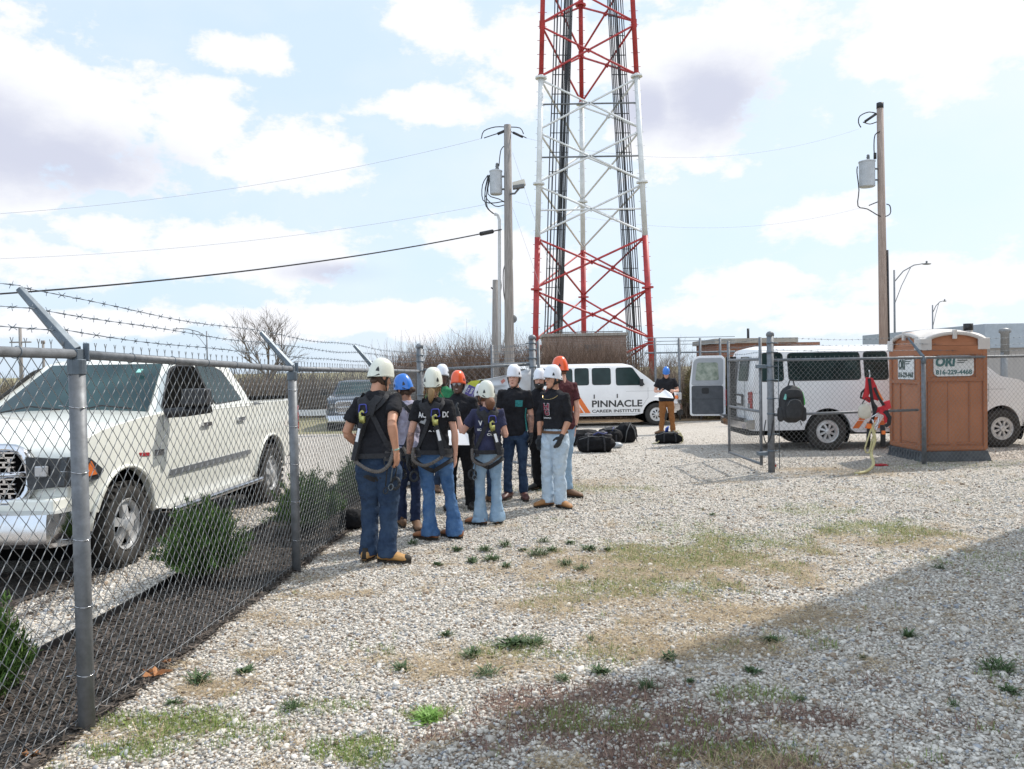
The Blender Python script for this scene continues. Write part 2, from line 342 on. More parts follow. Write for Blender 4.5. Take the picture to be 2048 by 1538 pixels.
# mulch chips, one ground cover
def scatter_quads(n, X, Y, Z, L_, W_, tilt, cols, up=False, bend=0):
    """n blades as quads; returns V,F,C"""
    a = rng.uniform(0, 2*PI, n)
    if up:
        el = rng.uniform(tilt[0], tilt[1], n); dx = np.cos(a)*np.cos(el); dy = np.sin(a)*np.cos(el); dz = np.sin(el)
    else:
        el = rng.uniform(tilt[0], tilt[1], n); dx = np.cos(a)*np.cos(el); dy = np.sin(a)*np.cos(el); dz = np.sin(el)
    D = np.stack([dx, dy, dz], 1); S = np.stack([-np.sin(a), np.cos(a), rng.uniform(-.5, .5, n)], 1)
    P = np.stack([X, Y, Z], 1)
    L_ = L_[:, None]; W_ = W_[:, None]
    V = np.stack([P-S*W_/2, P+S*W_/2, P+D*L_+S*W_*.2, P+D*L_-S*W_*.2], 1).reshape(-1, 3)
    F = np.arange(4*n).reshape(-1, 4); C = np.repeat(np.concatenate([cols, np.ones((n, 1))], 1), 4, 0)
    return V, F, C
def colmix(n, a, b, j=.15):
    t = rng.uniform(0, 1, (n, 1)); c = np.array(a)*(1-t)+np.array(b)*t; return np.clip(c*rng.uniform(1-j, 1+j, (n, 1)), 0, 1)
VCOL = mat('scattered_plant', (.2, .2, .1), .8, attr='col', spec=.15)
VSTONE = mat('gravel_stone', (.5, .5, .5), .85, attr='col', spec=.25)
n = 26000
Y = 1.5+11.2*rng.uniform(0, 1, n)**1.2; X = np.array([edge_x(y)+(fence_x(y)-edge_x(y)+.04)*t for y, t in zip(Y, rng.uniform(0, 1, n))])
k = 6000; Y[:k] = rng.uniform(3.3, 7.1, k); X[:k] = rng.uniform(-5.6, -3.5, k)
V, F, C = scatter_quads(n, X, Y, rng.uniform(.012, .035, n), rng.uniform(.03, .08, n), rng.uniform(.007, .018, n), (-.3, .4), colmix(n, (.022, .018, .016), (.16, .13, .11), .35))
tag(npmesh('mulch_chips', V, F, VCOL, attrs={'col': C}), 'dark brown bark chips covering the bed behind the fence', 'mulch', kind='stuff')
# garden edging
mb = MB(); pts = [Vector((edge_x(y), y, .035)) for y in np.arange(1.2, 12.9, .25)]
mb.ribbon([p+Vector((0, 0, .0)) for p in pts], [(1, 0, 0)]*len(pts), .085, .012)
tag(mb.build('garden_edging', BLACKP), 'black plastic garden edging between mulch bed and gravel', 'edging')
# ---- near stones
def stones(n, X, Y, Z, S, name, cols):
    t = (1+5**.5)/2
    iv = np.array([(-1, t, 0), (1, t, 0), (-1, -t, 0), (1, -t, 0), (0, -1, t), (0, 1, t), (0, -1, -t), (0, 1, -t), (t, 0, -1), (t, 0, 1), (-t, 0, -1), (-t, 0, 1)])/1.9
    fi = np.array([(0, 11, 5), (0, 5, 1), (0, 1, 7), (0, 7, 10), (0, 10, 11), (1, 5, 9), (5, 11, 4), (11, 10, 2), (10, 7, 6), (7, 1, 8), (3, 9, 4), (3, 4, 2), (3, 2, 6), (3, 6, 8), (3, 8, 9), (4, 9, 5), (2, 4, 11), (6, 2, 10), (8, 6, 7), (9, 8, 1)])
    V = iv[None]*rng.uniform(.7, 1.25, (n, 12, 1))*np.stack([rng.uniform(.75, 1.35, n), rng.uniform(.6, 1.1, n), rng.uniform(.45, .8, n)], 1)[:, None, :]*S[:, None, None]
    a = rng.uniform(0, 2*PI, n); ca, sa = np.cos(a)[:, None], np.sin(a)[:, None]
    tx = rng.uniform(-.6, .6, n); ct, st = np.cos(tx)[:, None], np.sin(tx)[:, None]
    y1 = V[..., 1]*ct-V[..., 2]*st; z1 = V[..., 1]*st+V[..., 2]*ct; x1 = V[..., 0]
    V = np.stack([x1*ca-y1*sa, x1*sa+y1*ca, z1], 2)+np.stack([X, Y, Z], 1)[:, None, :]
    F = (fi[None]+12*np.arange(n)[:, None, None]).reshape(-1, 3)
    C = np.repeat(np.concatenate([cols, np.ones((n, 1))], 1), 12, 0)
    return npmesh(name, V.reshape(-1, 3), F, VSTONE, attrs={'col': C}, k=3)
def stone_cols(n):
    c = colmix(n, (.34, .31, .268), (.75, .70, .63), .12)
    w = rng.uniform(0, 1, n); c[w < .12] = colmix((w < .12).sum(), (.17, .125, .09), (.36, .28, .21)); c[w > .92] = colmix((w > .92).sum(), (.26, .27, .29), (.38, .39, .41))
    return c
n = 290000
Y = 2.9+np.sqrt(rng.uniform(0, 1, n))*0; u_ = rng.uniform(0, 1, n); Y = (2.9**.35+(21.0**.35-2.9**.35)*u_)**(1/.35)
X = (rng.uniform(-.68, .68, n))*Y
fx = FA.x+(FB.x-FA.x)*(Y-FA.y)/(FB.y-FA.y)
keep = (X > fx+.01+.04*rng.standard_normal(n)*.5)
keep2 = (X > fx+.01+.04*rng.standard_normal(n)*.5) | (Y > 13.2)
X, Y = X[keep2 & ~((Y > 13.2) & (X < -1.6))], Y[keep2 & ~((Y > 13.2) & (X < -1.6))]
pp = patch_at(X, Y); cover = pp.max(1); keep = (rng.uniform(0, 1, len(X)) > cover*.82) & (rng.uniform(0, 1, len(X)) > (Y-10)/11) & (Y < 20.5)
X, Y = X[keep], Y[keep]; n = len(X)
Zg = np.array([gz(0, y) for y in Y])
tag(stones(n, X, Y, Zg+rng.uniform(-.002, .008, n), .0078*(1+.015*(Y-3))*np.exp(rng.normal(0, .38, n)), 'gravel', stone_cols(n)), 'pale crushed limestone gravel covering the yard', 'gravel', kind='stuff')
# gravel strip between the edging and the truck
n = 22000; Y = 2.6+9*rng.uniform(0, 1, n)**1.1; ex = -3.19+.045*Y; X = ex-.02-rng.uniform(0, 1, n)**1.3*1.0
tag(stones(n, X, Y, rng.uniform(-.002, .006, n), .012*np.exp(rng.normal(0, .3, n)), 'gravel', stone_cols(n)), 'pale gravel strip between black edging and the white truck', 'gravel', kind='stuff')
# ---- blades: straw, green, purple
def blades(name, ch, n, tilt, Lr, Wr, ca, cb, label, cat, thr=.25):
    Y = 3.0+11*rng.uniform(0, 1, n)**1.3; X = rng.uniform(-.66, .66, n)*Y
    fx = FA.x+(FB.x-FA.x)*(Y-FA.y)/(FB.y-FA.y); k = X > fx+.03; X, Y = X[k], Y[k]
    p = patch_at(X, Y)[:, ch]; cl = np.array([noise.noise(Vector((x*9, y*9, ch*5.))) for x, y in zip(X, Y)])
    k = rng.uniform(0, 1, len(X)) < np.clip((p-thr+cl*.35)*2.2, 0, 1); X, Y = X[k], Y[k]; n = len(X)
    V, F, C = scatter_quads(n, X, Y, rng.uniform(.002, .012, n), rng.uniform(*Lr, n), rng.uniform(*Wr, n), tilt, colmix(n, ca, cb, .25))
    return tag(npmesh(name, V, F, VCOL, attrs={'col': C}), label, cat, kind='stuff')
blades('dry_grass', 0, 300000, (0, .45), (.03, .11), (.0015, .0035), (.30, .22, .13), (.58, .46, .30), 'tan dead grass stalks matted over the gravel', 'dry grass')
blades('green_grass', 1, 330000, (.5, 1.4), (.015, .05), (.0015, .004), (.11, .18, .035), (.27, .34, .10), 'short fresh green grass sprouting through the gravel', 'grass', .15)
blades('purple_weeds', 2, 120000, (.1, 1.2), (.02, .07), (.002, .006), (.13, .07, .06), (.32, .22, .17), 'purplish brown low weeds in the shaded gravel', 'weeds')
# ---- weed tufts
LEAF = mat('weed_leaf', (.030, .065, .020), .65, col2=(.085, .135, .045), vs=25)
LEAFB = mat('weed_leaf_bright', (.12, .24, .03), .6, col2=(.18, .33, .06), vs=25)
def weed_mesh(nl, rad, seed, wid=.011):
    r_ = random.Random(seed); V = []; F = []
    for i in range(nl):
        a = r_.uniform(0, 2*PI); L_ = rad*r_.uniform(.5, 1.1); el = r_.uniform(.15, 1.15); ox, oy = r_.gauss(0, rad*.22), r_.gauss(0, rad*.22)
        prev = len(V); w = wid*r_.uniform(.6, 1.2); tw = r_.uniform(-.4, .4)
        for k in range(5):
            t = k/4; rr = L_*math.cos(el)*t; zz = L_*math.sin(el)*t-.6*L_*t*t*math.sin(el)*.6
            ww = w*(1-abs(t-.45)**1.5*2.2) if k < 4 else .0008
            x, y = ox+math.cos(a+tw*t)*rr, oy+math.sin(a+tw*t)*rr
            V += [(x-math.sin(a)*ww/2, y+math.cos(a)*ww/2, zz+.004+ww*.3), (x+math.sin(a)*ww/2, y-math.cos(a)*ww/2, zz+.004+ww*.3)]
        F += [(prev+2*k, prev+2*k+1, prev+2*k+3, prev+2*k+2) for k in range(4)]
    me = bpy.data.meshes.new('weed'); me.from_pydata(V, [], F); me.update(); return me
wm = [weed_mesh(k_, r_, s, w_) for s, (k_, r_, w_) in enumerate([(90, .11, .011), (60, .09, .015), (120, .12, .007), (75, .10, .012), (45, .13, .010), (100, .08, .009)])]
for m_ in wm: m_.materials.append(LEAF)
wb = weed_mesh(260, .13, 77, .012); wb.materials.append(LEAFB)
SPECIAL = {(1025, 1287): 'broad dark green weed clump, the largest one in mid gravel', (857, 1434): 'bright yellow-green low weed cushion on the shadow edge',
           (1997, 1336): 'ragged dark green weed clump at the right edge in the shade', (1817, 1268): 'small dark weed tuft alone in the right-hand shade', (399, 1360): 'dark weed tuft beside the brown leaf near the fence foot',
           (1541, 1278): 'dark weed tuft just inside the edge of the big shadow', (876, 1125): 'small weed tuft nearest the yellow work boots', (1879, 1132): 'flat grass-green tuft near the shadow tip at right'}
for i, (px, py, s) in enumerate([(913, 1096, .9), (944, 1119, 1.1), (970, 1096, 1), (985, 1115, 1.2), (1011, 1087, 1.1), (1046, 1096, .8), (1011, 1129, .8), (876, 1125, .8), (1077, 1105, 1.3), (1105, 1096, 1), (1088, 1079, 1),
        (1140, 1082, 1), (1179, 1096, 1.1), (1214, 1096, .9), (1131, 1125, 1), (1161, 1134, .9), (825, 1083, .9), (892, 1266, .8), (944, 1308, 1.15), (1025, 1287, 1.5), (1065, 1284, 1.1), (803, 1334, 1), (972, 1346, 1.1),
        (1126, 1355, 1), (1200, 1341, 1.05), (1337, 1312, 1.05), (1294, 1371, .9), (857, 1434, .95), (1182, 1275, .6), (1541, 1278, 1.05), (1817, 1268, .8), (1505, 1340, 1), (1997, 1336, 1.5), (2020, 1380, 1), (1879, 1132, .8), (1725, 1311, .6),
        (399, 1360, 1.25), (490, 1341, 1.15), (582, 1412, .95), (346, 1402, .7), (1905, 1405, .6), (700, 1003, .6), (1425, 1025, .6), (1380, 1358, .6), (1600, 1395, .5)]):
    g = gnd(px, py+6); me = wb if (px, py) == (857, 1434) else wm[(i*7) % 6]
    o = bpy.data.objects.new('weed_tuft', me); COL.objects.link(o); o.location = (g.x, g.y, 0); o.rotation_euler = (0, 0, i*1.3)
    s *= min(1.0, .55+.07*g.y*.9) if g.y < 5 else 1.0
    o.scale = (s, s*.9, s*.85)
    tag(o, SPECIAL.get((px, py), 'small dark green leafy weed tuft growing in pale gravel'), 'weed', 'weed tufts in the gravel')
# dead leaves by the fence
LEAFO = mat('dead_leaf', (.36, .14, .05), .7, col2=(.5, .26, .12), vs=18)
def dead_leaf(px, py, s, lab, rz):
    mb = MB(); pts = []
    for i in range(16):
        a = 2*PI*i/16; r_ = s*(1+.35*math.cos(a*5))*(.6 if i % 2 else 1); pts.append((math.cos(a)*r_, math.sin(a)*r_*.7, .02+.5*s*abs(math.sin(a*2+1))*.8))
    mb.add(pts+[(0, 0, .012)], [(i, (i+1) % 16, 16) for i in range(16)]); g = gnd(px, py)
    o = mb.build('dead_leaf', LEAFO); o.location = (g.x, g.y, 0); o.rotation_euler = (.2, .1, rz); so_ = o.modifiers.new('s', 'SOLIDIFY'); so_.thickness = .002
    tag(o, lab, 'leaf', 'dead leaves')
dead_leaf(308, 1356, .075, 'large curled orange dead leaf at the foot of the fence', .4)
dead_leaf(333, 1330, .03, 'small orange dead leaf just above the big one by the fence', 1.4)
dead_leaf(58, 1520, .05, 'pale tan dead leaf near the bottom left corner', 2.4)
# ================================================================ FENCES
def chain(name, A, B, zb, zt, parent, world, pitch=.09, r=.0021, barbs=True, m=None):
    """woven diamond mesh between A and B; zb/zt height functions of 0..1"""
    A = np.array(A[:2]); B = np.array(B[:2]); Ls = np.linalg.norm(B-A); d = (B-A)/Ls; nn = np.array([-d[1], d[0]])
    h = pitch/2; nw = int(Ls/h); H = float(zt(.5)-zb(.5)); J = int(round(H/h))+1
    i = np.arange(nw)[:, None]; j = np.arange(J)[None]
    odd = (j+i) % 2
    s = (i+odd)*h*1.0; s = s+np.where(odd == 1, .004, -.004)
    s = np.clip(s, 0, Ls); t = s/Ls
    zb_ = np.vectorize(zb)(t); zt_ = np.vectorize(zt)(t); z = zb_+(zt_-zb_)*j/(J-1)
    # rounded bends: insert mid points, pushed in depth alternately
    def up2(a): 
        o_ = np.empty((a.shape[0], a.shape[1]*2-1)); o_[:, ::2] = a; o_[:, 1::2] = (a[:, 1:]+a[:, :-1])/2; return o_
    S, Z = up2(s), up2(z); K = S.shape[1]
    kk = np.arange(K)[None]; dep = np.where(kk % 2 == 1, 0, np.where(((kk//2)+i) % 2 == 1, .004, -.004))*1.0
    dep = dep + .012*np.sin(S*1.7)*np.sin(Z*2)
    P = np.stack([A[0]+d[0]*S+nn[0]*dep, A[1]+d[1]*S+nn[1]*dep, Z], -1)
    offs = [np.array([d[0], d[1], 0])*r, np.array([nn[0], nn[1], 0])*r, -np.array([d[0], d[1], 0])*r, -np.array([nn[0], nn[1], 0])*r]
    V = np.stack([P+o_*1.2 for o_ in offs], 2)
    base = (np.arange(nw)[:, None]*K+np.arange(K-1)[None])*4
    F = np.stack([np.stack([base+q, base+(q+1) % 4, base+4+(q+1) % 4, base+4+q], -1) for q in range(4)], 2).reshape(-1, 4)
    V = V.reshape(-1, 3)
    if barbs:
        bs = np.arange(0, Ls, pitch); extra = []; ef = []
        for q, sx in enumerate(bs):
            zt0 = float(zt(sx/Ls)); a = A+d*sx
            for sg in (-1, 1):
                p0 = np.array([a[0], a[1], zt0-.01]); p1 = np.array([a[0], a[1], zt0+.022]); p2 = np.array([a[0]+sg*d[0]*.010, a[1]+sg*d[1]*.010, zt0+.046])
                for (pa, pb) in ((p0, p1), (p1, p2)):
                    b0 = len(extra)
                    for pp_ in (pa, pb):
                        for o_ in offs: extra.append(pp_+o_)
                    for q_ in range(4): ef.append([b0+q_, b0+(q_+1) % 4, b0+4+(q_+1) % 4, b0+4+q_])
        ef = np.array(ef)+len(V); V = np.concatenate([V, np.array(extra)]); F = np.concatenate([F, ef])
    o = npmesh(name, V, F, m or GALVW, parent)
    o.data.transform(root_inv(world)); return o
def barbed(mb, P, Q, sag=.0, pitch=.125, r=.0015, off=0, sway=0):
    n = max(8, int((Q-P).length/.05)); ln = (Q-P).length
    d = (Q-P).normalized(); s1 = d.cross(Vector((0, 0, 1))).normalized(); s2 = s1.cross(d)
    def pt(t): return P+(Q-P)*t+Vector((0, 0, -sag*4*t*(1-t)+.006*math.sin(t*9+off)))
    for ph in (0, PI):
        pts = []
        for k in range(n+1):
            t = k/n; a = ph+t*ln/.11*2*PI*.5
            pts.append(pt(t)+s1*(math.cos(a)*r)+s2*(math.sin(a)*r))
        mb.tube(pts, r, 4)
    k = int(ln/pitch)
    for q in range(k):
        t = (q+.5)/k; c = pt(t)
        for a in (0.3, 1.9):
            v = (s1*math.cos(a+q)+s2*math.sin(a+q))*.020
            mb.tube([c-v+d*.008, c-v*.2+d*.005, c+v*.2-d*.005, c+v-d*.008], .0016, 4)
        mb.tube([c-d*.012, c+d*.012], .0042, 6)
# left run --------------------------------------------------------
Pst = [(-2.333+.0675*(y-1.0), y) for y in (.84, 3.93, 7.02, 10.1, 13.1)]
topz = [1.88, 1.87, 1.795, 1.77, 1.75]; botz = [.02, .02, .015, .01, .01]
def interp(y, arr):
    ys_ = [p[1] for p in Pst]; return float(np.interp(y, ys_, arr))
fl = empty('chain_link_fence', (Pst[1][0], Pst[1][1], 0), 0, 'long barbed-wire topped chain link fence in front of the white pickup truck', 'fence')
for i, (x, y) in enumerate(Pst[:4]):
    mb = MB(); z = topz[i]
    lean = .0
    mb.tube([(x, y, -.1), (x, y, z-.05)], .0385, 18)
    p = mb.build('post', GALV, fl, True, fl)
    c = MB(); c.tube([(x, y, z-.11), (x, y, z-.035)], .043, 18); c.box((x, y, z-.015), (.05, .07, .06)); c.box((x+.03, y+.035, z+.0), (.03, .012, .09)); c.build('post_cap', GALVD, p, False, fl, bevel=.004)
    for zz in (.28, .62, .95, 1.28, 1.60):
        c = MB(); ring = [(x+.041*math.cos(a), y+.041*math.sin(a), zz+.004*math.sin(a*2)) for a in np.linspace(-2.4, 1.4, 12)]
        c.tube(ring, .0022, 5); c.tube([ring[0], (x-.06, y-.06, zz+.01)], .002, 4)
        c.build('wire_tie', CHROME, p, True, fl)
    a = MB(); q0 = Vector((x-.005, y, z+.005)); q1 = Vector((x-.265, y-.01, z+.315))
    dr = (q1-q0).normalized(); sd_ = Vector((0, 1, 0)); nn = dr.cross(sd_)
    a.tube([q0, q1], [(.036, .036), (.020, .020)], 6)
    a.build('barb_arm', GALVD, fl, False, fl, bevel=.003)
mb = MB()
rp = [Vector((x, y, z-.01)) for (x, y), z in zip(Pst, topz)]
for a, b in zip(rp[:-1], rp[1:]): mb.tube([a, b], .0235, 14)
mb.build('top_rail', GALV, fl, True, fl)
mb = MB()
for k in range(28):
    y = 1.2+k*.46; x = -2.333+.0675*(y-1); z = interp(y, topz)-.01
    ring = [(x+.026*math.cos(a), y+.012*math.sin(a*.5), z+.027*math.sin(a)) for a in np.linspace(-2.2, 2.4, 12)]
    mb.tube(ring+[(x-.01, y+.04, z-.06)], .0019, 4)
mb.build('rail_tie', GALVD, fl, True, fl)
A, B = Pst[0], Pst[4]
yy = lambda t: A[1]+(B[1]-A[1])*t
chain('chain_mesh', (A[0]-.042, A[1]), (B[0]-.042, B[1]), lambda t: interp(yy(t), botz), lambda t: interp(yy(t), topz)+.012, fl, fl)
mb = MB(); mb.tube([(x-.042, y, .05) for x, y in Pst], .003, 5); mb.build('tension_wire', GALVW, fl, True, fl)
mb = MB()
for fr in (1.0, .66, .33):
    for i in range(4):
        (x0, y0), (x1, y1) = Pst[i], Pst[i+1]
        e1 = Vector((x1-.265*fr, y1, topz[i+1]+.315*fr)) if i < 3 else Vector((x1, y1, 2.02-.12*(1-fr)*1.5))
        barbed(mb, Vector((x0-.265*fr, y0, topz[i]+.315*fr+.01)), e1+Vector((0, 0, .01)), .012+.01*fr, off=fr*5+i)
mb.build('barbed_wire', GALVD, fl, True, fl)
def term_post(mb, x, y, h, r=.055):
    mb.tube([(x, y, -.1), (x, y, h)], r, 18); mb.lathe([(r+.008, -.02), (r+.008, .02), (r*.7, .05), (.005, .06)], (x, y, h), n=18)
# corner to left gate post ----------------------------------------
GL = Vector((.34, 12.95, 0)); CR = Vector((-1.5, 13.1, 0)); GR = Vector((4.19, 12.96, 0))
fc = empty('chain_link_fence', (CR.x, CR.y, 0), 0, 'short chain link fence panel behind the group, from corner post to gate post', 'fence')
mb = MB(); term_post(mb, CR.x, CR.y, 2.14); mb.build('corner_post', GALV, fc, True, fc)
mb = MB()
for hh in (1.0, 1.35, 1.75, 1.9, 2.0): mb.lathe([(.06, -.012), (.062, -.012), (.062, .012), (.06, .012)], (CR.x, CR.y, hh), n=16)
mb.build('band', GALVD, fc, True, fc)
mb = MB(); term_post(mb, GL.x, GL.y, 2.24); mb.build('gate_post', GALV, fc, True, fc)
mb = MB()
for hh in (.3, .8, 1.2, 1.6, 1.78, 1.92, 2.06, 2.16): mb.lathe([(.06, -.012), (.064, -.012), (.064, .012), (.06, .012)], (GL.x, GL.y, hh), n=16); mb.tube([(GL.x-.06, GL.y, hh), (GL.x-.11, GL.y-.02, hh)], .006, 6)
mb.build('band', GALVD, fc, True, fc)
mb = MB(); mb.tube([CR+Vector((0, 0, 1.76)), GL+Vector((0, 0, 1.82))], .023, 12); mb.tube([CR+Vector((0, 0, .93)), GL+Vector((0, 0, .95))], .023, 12); mb.build('rail', GALV, fc, True, fc)
chain('chain_mesh', CR+Vector((0, -.03, 0)), GL+Vector((0, -.03, 0)), lambda t: .02, lambda t: 1.78+.04*t, fc, fc, r=.0021)
mb = MB()
for hh in (1.9, 2.02, 2.12): barbed(mb, CR+Vector((0, 0, hh-.03)), GL+Vector((0, 0, hh)), .02)
mb.build('barbed_wire', GALVD, fc, True, fc)
mb = MB(); mb.tube([(-1.95, 11.2, .03), (-1.36, 12.5, .05)], .03, 12)
tag(mb.build('steel_pipe', GALV, sm=True), 'loose grey steel pipe lying on the ground by the fence corner', 'pipe')
# right fence ------------------------------------------------------
FR1 = Vector((7.03, 13.66, 0)); FR2 = Vector((9.9, 14.37, 0)); FR3 = Vector((12.8, 15.1, 0))
fr_ = empty('chain_link_fence', (GR.x, GR.y, 0), 0, 'chain link fence with barbed wire in front of the orange portable toilet', 'fence')
mb = MB(); term_post(mb, GR.x, GR.y, 2.23); mb.build('gate_post', GALV, fr_, True, fr_)
mb = MB()
for hh in (.35, .62, .95, 1.2, 1.5, 1.72, 1.95, 2.1): mb.lathe([(.06, -.012), (.063, -.012), (.063, .012), (.06, .012)], (GR.x, GR.y, hh), n=16); mb.tube([(GR.x+.06, GR.y, hh), (GR.x+.13, GR.y, hh)], .008, 6)
mb.tube([(GR.x+.125, GR.y-.02, .05), (GR.x+.12, GR.y-.02, 1.82)], .006, 6)
mb.build('band', GALVD, fr_, True, fr_)
for P in (FR1, FR2, FR3):
    mb = MB(); mb.tube([P+Vector((0, 0, -.1)), P+Vector((0, 0, 1.80))], .037, 16); pst = mb.build('post', GALV, fr_, True, fr_)
    mb = MB(); mb.tube([P+Vector((0, 0, 1.72)), P+Vector((0, 0, 1.83))], .043, 14); mb.build('post_cap', GALVD, pst, True, fr_)
    mb = MB(); mb.tube([P+Vector((0, .0, 1.83)), P+Vector((-.11, .3, 2.17))], [(.035, .02), (.02, .012)], 6); mb.build('barb_arm', GALVD, fr_, False, fr_)
hts = 1.82
mb = MB(); mb.tube([GR+Vector((.06, 0, hts)), FR1+Vector((0, 0, hts)), FR2+Vector((0, 0, hts)), FR3+Vector((0, 0, hts))], .0235, 12)
mb.build('top_rail', GALV, fr_, True, fr_)
mb = MB(); mb.tube([GR+Vector((.06, 0, .93)), FR1+Vector((-.1, 0, .93))], .022, 12); mb.build('mid_rail', GALV, fr_, True, fr_)
for a, b in ((GR, FR1), (FR1, FR2), (FR2, FR3)):
    chain('chain_mesh', a+Vector((0, -.04, 0)), b+Vector((0, -.04, 0)), lambda t: .03, lambda t: hts+.01, fr_, fr_)
mb = MB()
for i, fr in enumerate((1., .66, .33)):
    off = Vector((-.11, .3, .34))*fr+Vector((0, 0, 1.84))
    st = GR+Vector((.05, 0, 1.9+.28*fr)); barbed(mb, st, FR1+off, .03); barbed(mb, FR1+off, FR2+off, .03); barbed(mb, FR2+off, FR3+off, .03)
mb.build('barbed_wire', GALVD, fr_, True, fr_)
# gate leaves ------------------------------------------------------
def gate_leaf(H, E, lab, ht=1.84):
    g = empty('gate_leaf', (H.x, H.y, 0), 0, lab, 'gate')
    d = (E-H).normalized(); mb = MB()
    mb.tube([H+Vector((0, 0, .1)), H+Vector((0, 0, 2.2))], .026, 12); mb.tube([E+Vector((0, 0, .1)), E+Vector((0, 0, 2.2))], .026, 12)
    for z in (.12, .98, ht): mb.tube([H+Vector((0, 0, z)), E+Vector((0, 0, z))], .024, 12)
    mb.build('frame', GALV, g, True, g)
    chain('chain_mesh', H+Vector((.0, 0, 0)), E, lambda t: .12, lambda t: ht, g, g)
    mb = MB()
    for z in (.3, 1.72): mb.box(H+d*-.06+Vector((0, 0, z)), (.16, .16, .06))
    mb.build('hinge', GALVD, g, False, g, bevel=.01)
    mb = MB()
    for z in (1.95, 2.07, 2.17): barbed(mb, H+Vector((0, 0, z)), E+Vector((0, 0, z)), .01)
    mb.build('barbed_wire', GALVD, g, True, g); return g
gate_leaf(Vector((4.07, 13.1, 0)), Vector((4.05, 14.95, 0)), 'open chain link gate leaf swung back toward the white van')
gate_leaf(Vector((.44, 13.08, 0)), Vector((-.36, 14.8, 0)), 'open chain link gate leaf behind the group, left side of the gateway')
# ================================================================ VEHICLES   (local: +X forward, +Y left, Z up)
def bm_link(name, bm, m, parent, sm=True):
    me = bpy.data.meshes.new(name); bm.to_mesh(me); bm.free(); return link(name, me, m, parent, sm)
def arc(cx, cz, r, a0, a1, n): return [(cx+r*math.cos(R(a0+(a1-a0)*i/n)), cz+r*math.sin(R(a0+(a1-a0)*i/n))) for i in range(n+1)]
def shell(name, outline, wf, zc, xc, m, parent, crown=0, crownz=1.2, bulge=None, bevel=.03, ycuts=(-.75, -.4, 0, .4, .75)):
    bm = bmesh.new(); vs = [bm.verts.new((x, -1, z)) for x, z in outline]; f = bm.faces.new(vs)
    ex = bmesh.ops.extrude_face_region(bm, geom=[f]); bmesh.ops.translate(bm, vec=(0, 2, 0), verts=[e for e in ex['geom'] if isinstance(e, bmesh.types.BMVert)])
    def cut(co, no):
        bmesh.ops.bisect_plane(bm, geom=bm.verts[:]+bm.edges[:]+bm.faces[:], dist=1e-4, plane_co=co, plane_no=no)
    for z in zc: cut((0, 0, z), (0, 0, 1))
    for x in xc: cut((x, 0, 0), (1, 0, 0))
    for y in ycuts: cut((0, y, 0), (0, 1, 0))
    for v in bm.verts:
        x, t, z = v.co; y = t*wf(x, z)
        if abs(t) < .99 and z > crownz: z += crown*(1-t*t)
        if bulge: x += bulge(x, t, z)
        v.co = (x, y, z)
    bmesh.ops.recalc_face_normals(bm, faces=bm.faces[:])
    o = bm_link(name, bm, m, parent)
    if bevel:
        b = o.modifiers.new('b', 'BEVEL'); b.width = bevel; b.segments = 3; b.limit_method = 'ANGLE'; b.angle_limit = R(40); b.harden_normals = True
    else:
        o.modifiers.new('e', 'EDGE_SPLIT').split_angle = R(40)
    return o
def roundpoly(P, r, n=4):
    out = []; k = len(P)
    for i in range(k):
        p0, p, p1 = Vector(P[i-1]), Vector(P[i]), Vector(P[(i+1) % k]); a = (p0-p); b = (p1-p)
        d = min(r, a.length*.45, b.length*.45); A = p+a.normalized()*d; B = p+b.normalized()*d
        for j in range(n+1):
            t = j/n; out.append(tuple(A*(1-t)**2+p*2*t*(1-t)+B*t*t))
    return out
def sidepanel(mb, poly, wf, side, off, th=.012):
    vs = []
    for d in (off, off-th): vs += [(x, side*(wf(x, z)+d), z) for x, z in poly]
    k = len(poly); mb.add(vs, [tuple(range(k)), tuple(range(2*k-1, k-1, -1))]+[(i, (i+1) % k, (i+1) % k+k, i+k) for i in range(k)])
def scaled(poly, d):
    c = Vector((sum(p[0] for p in poly)/len(poly), sum(p[1] for p in poly)/len(poly))); out = []
    for p in poly:
        v = Vector(p)-c; out.append((c.x+v.x*(1+d/abs(max(.15, v.length))), c.y+v.y*(1+d/abs(max(.15, v.length)))))
    return out
TYRE = mat('tyre_rubber', (.022, .021, .020), .85, col2=(.045, .04, .035), vs=9, bump=.3, bs=70)
WHEELM = mat('wheel_metal', (.62, .62, .62), .35, .35, var=.15, vs=6)
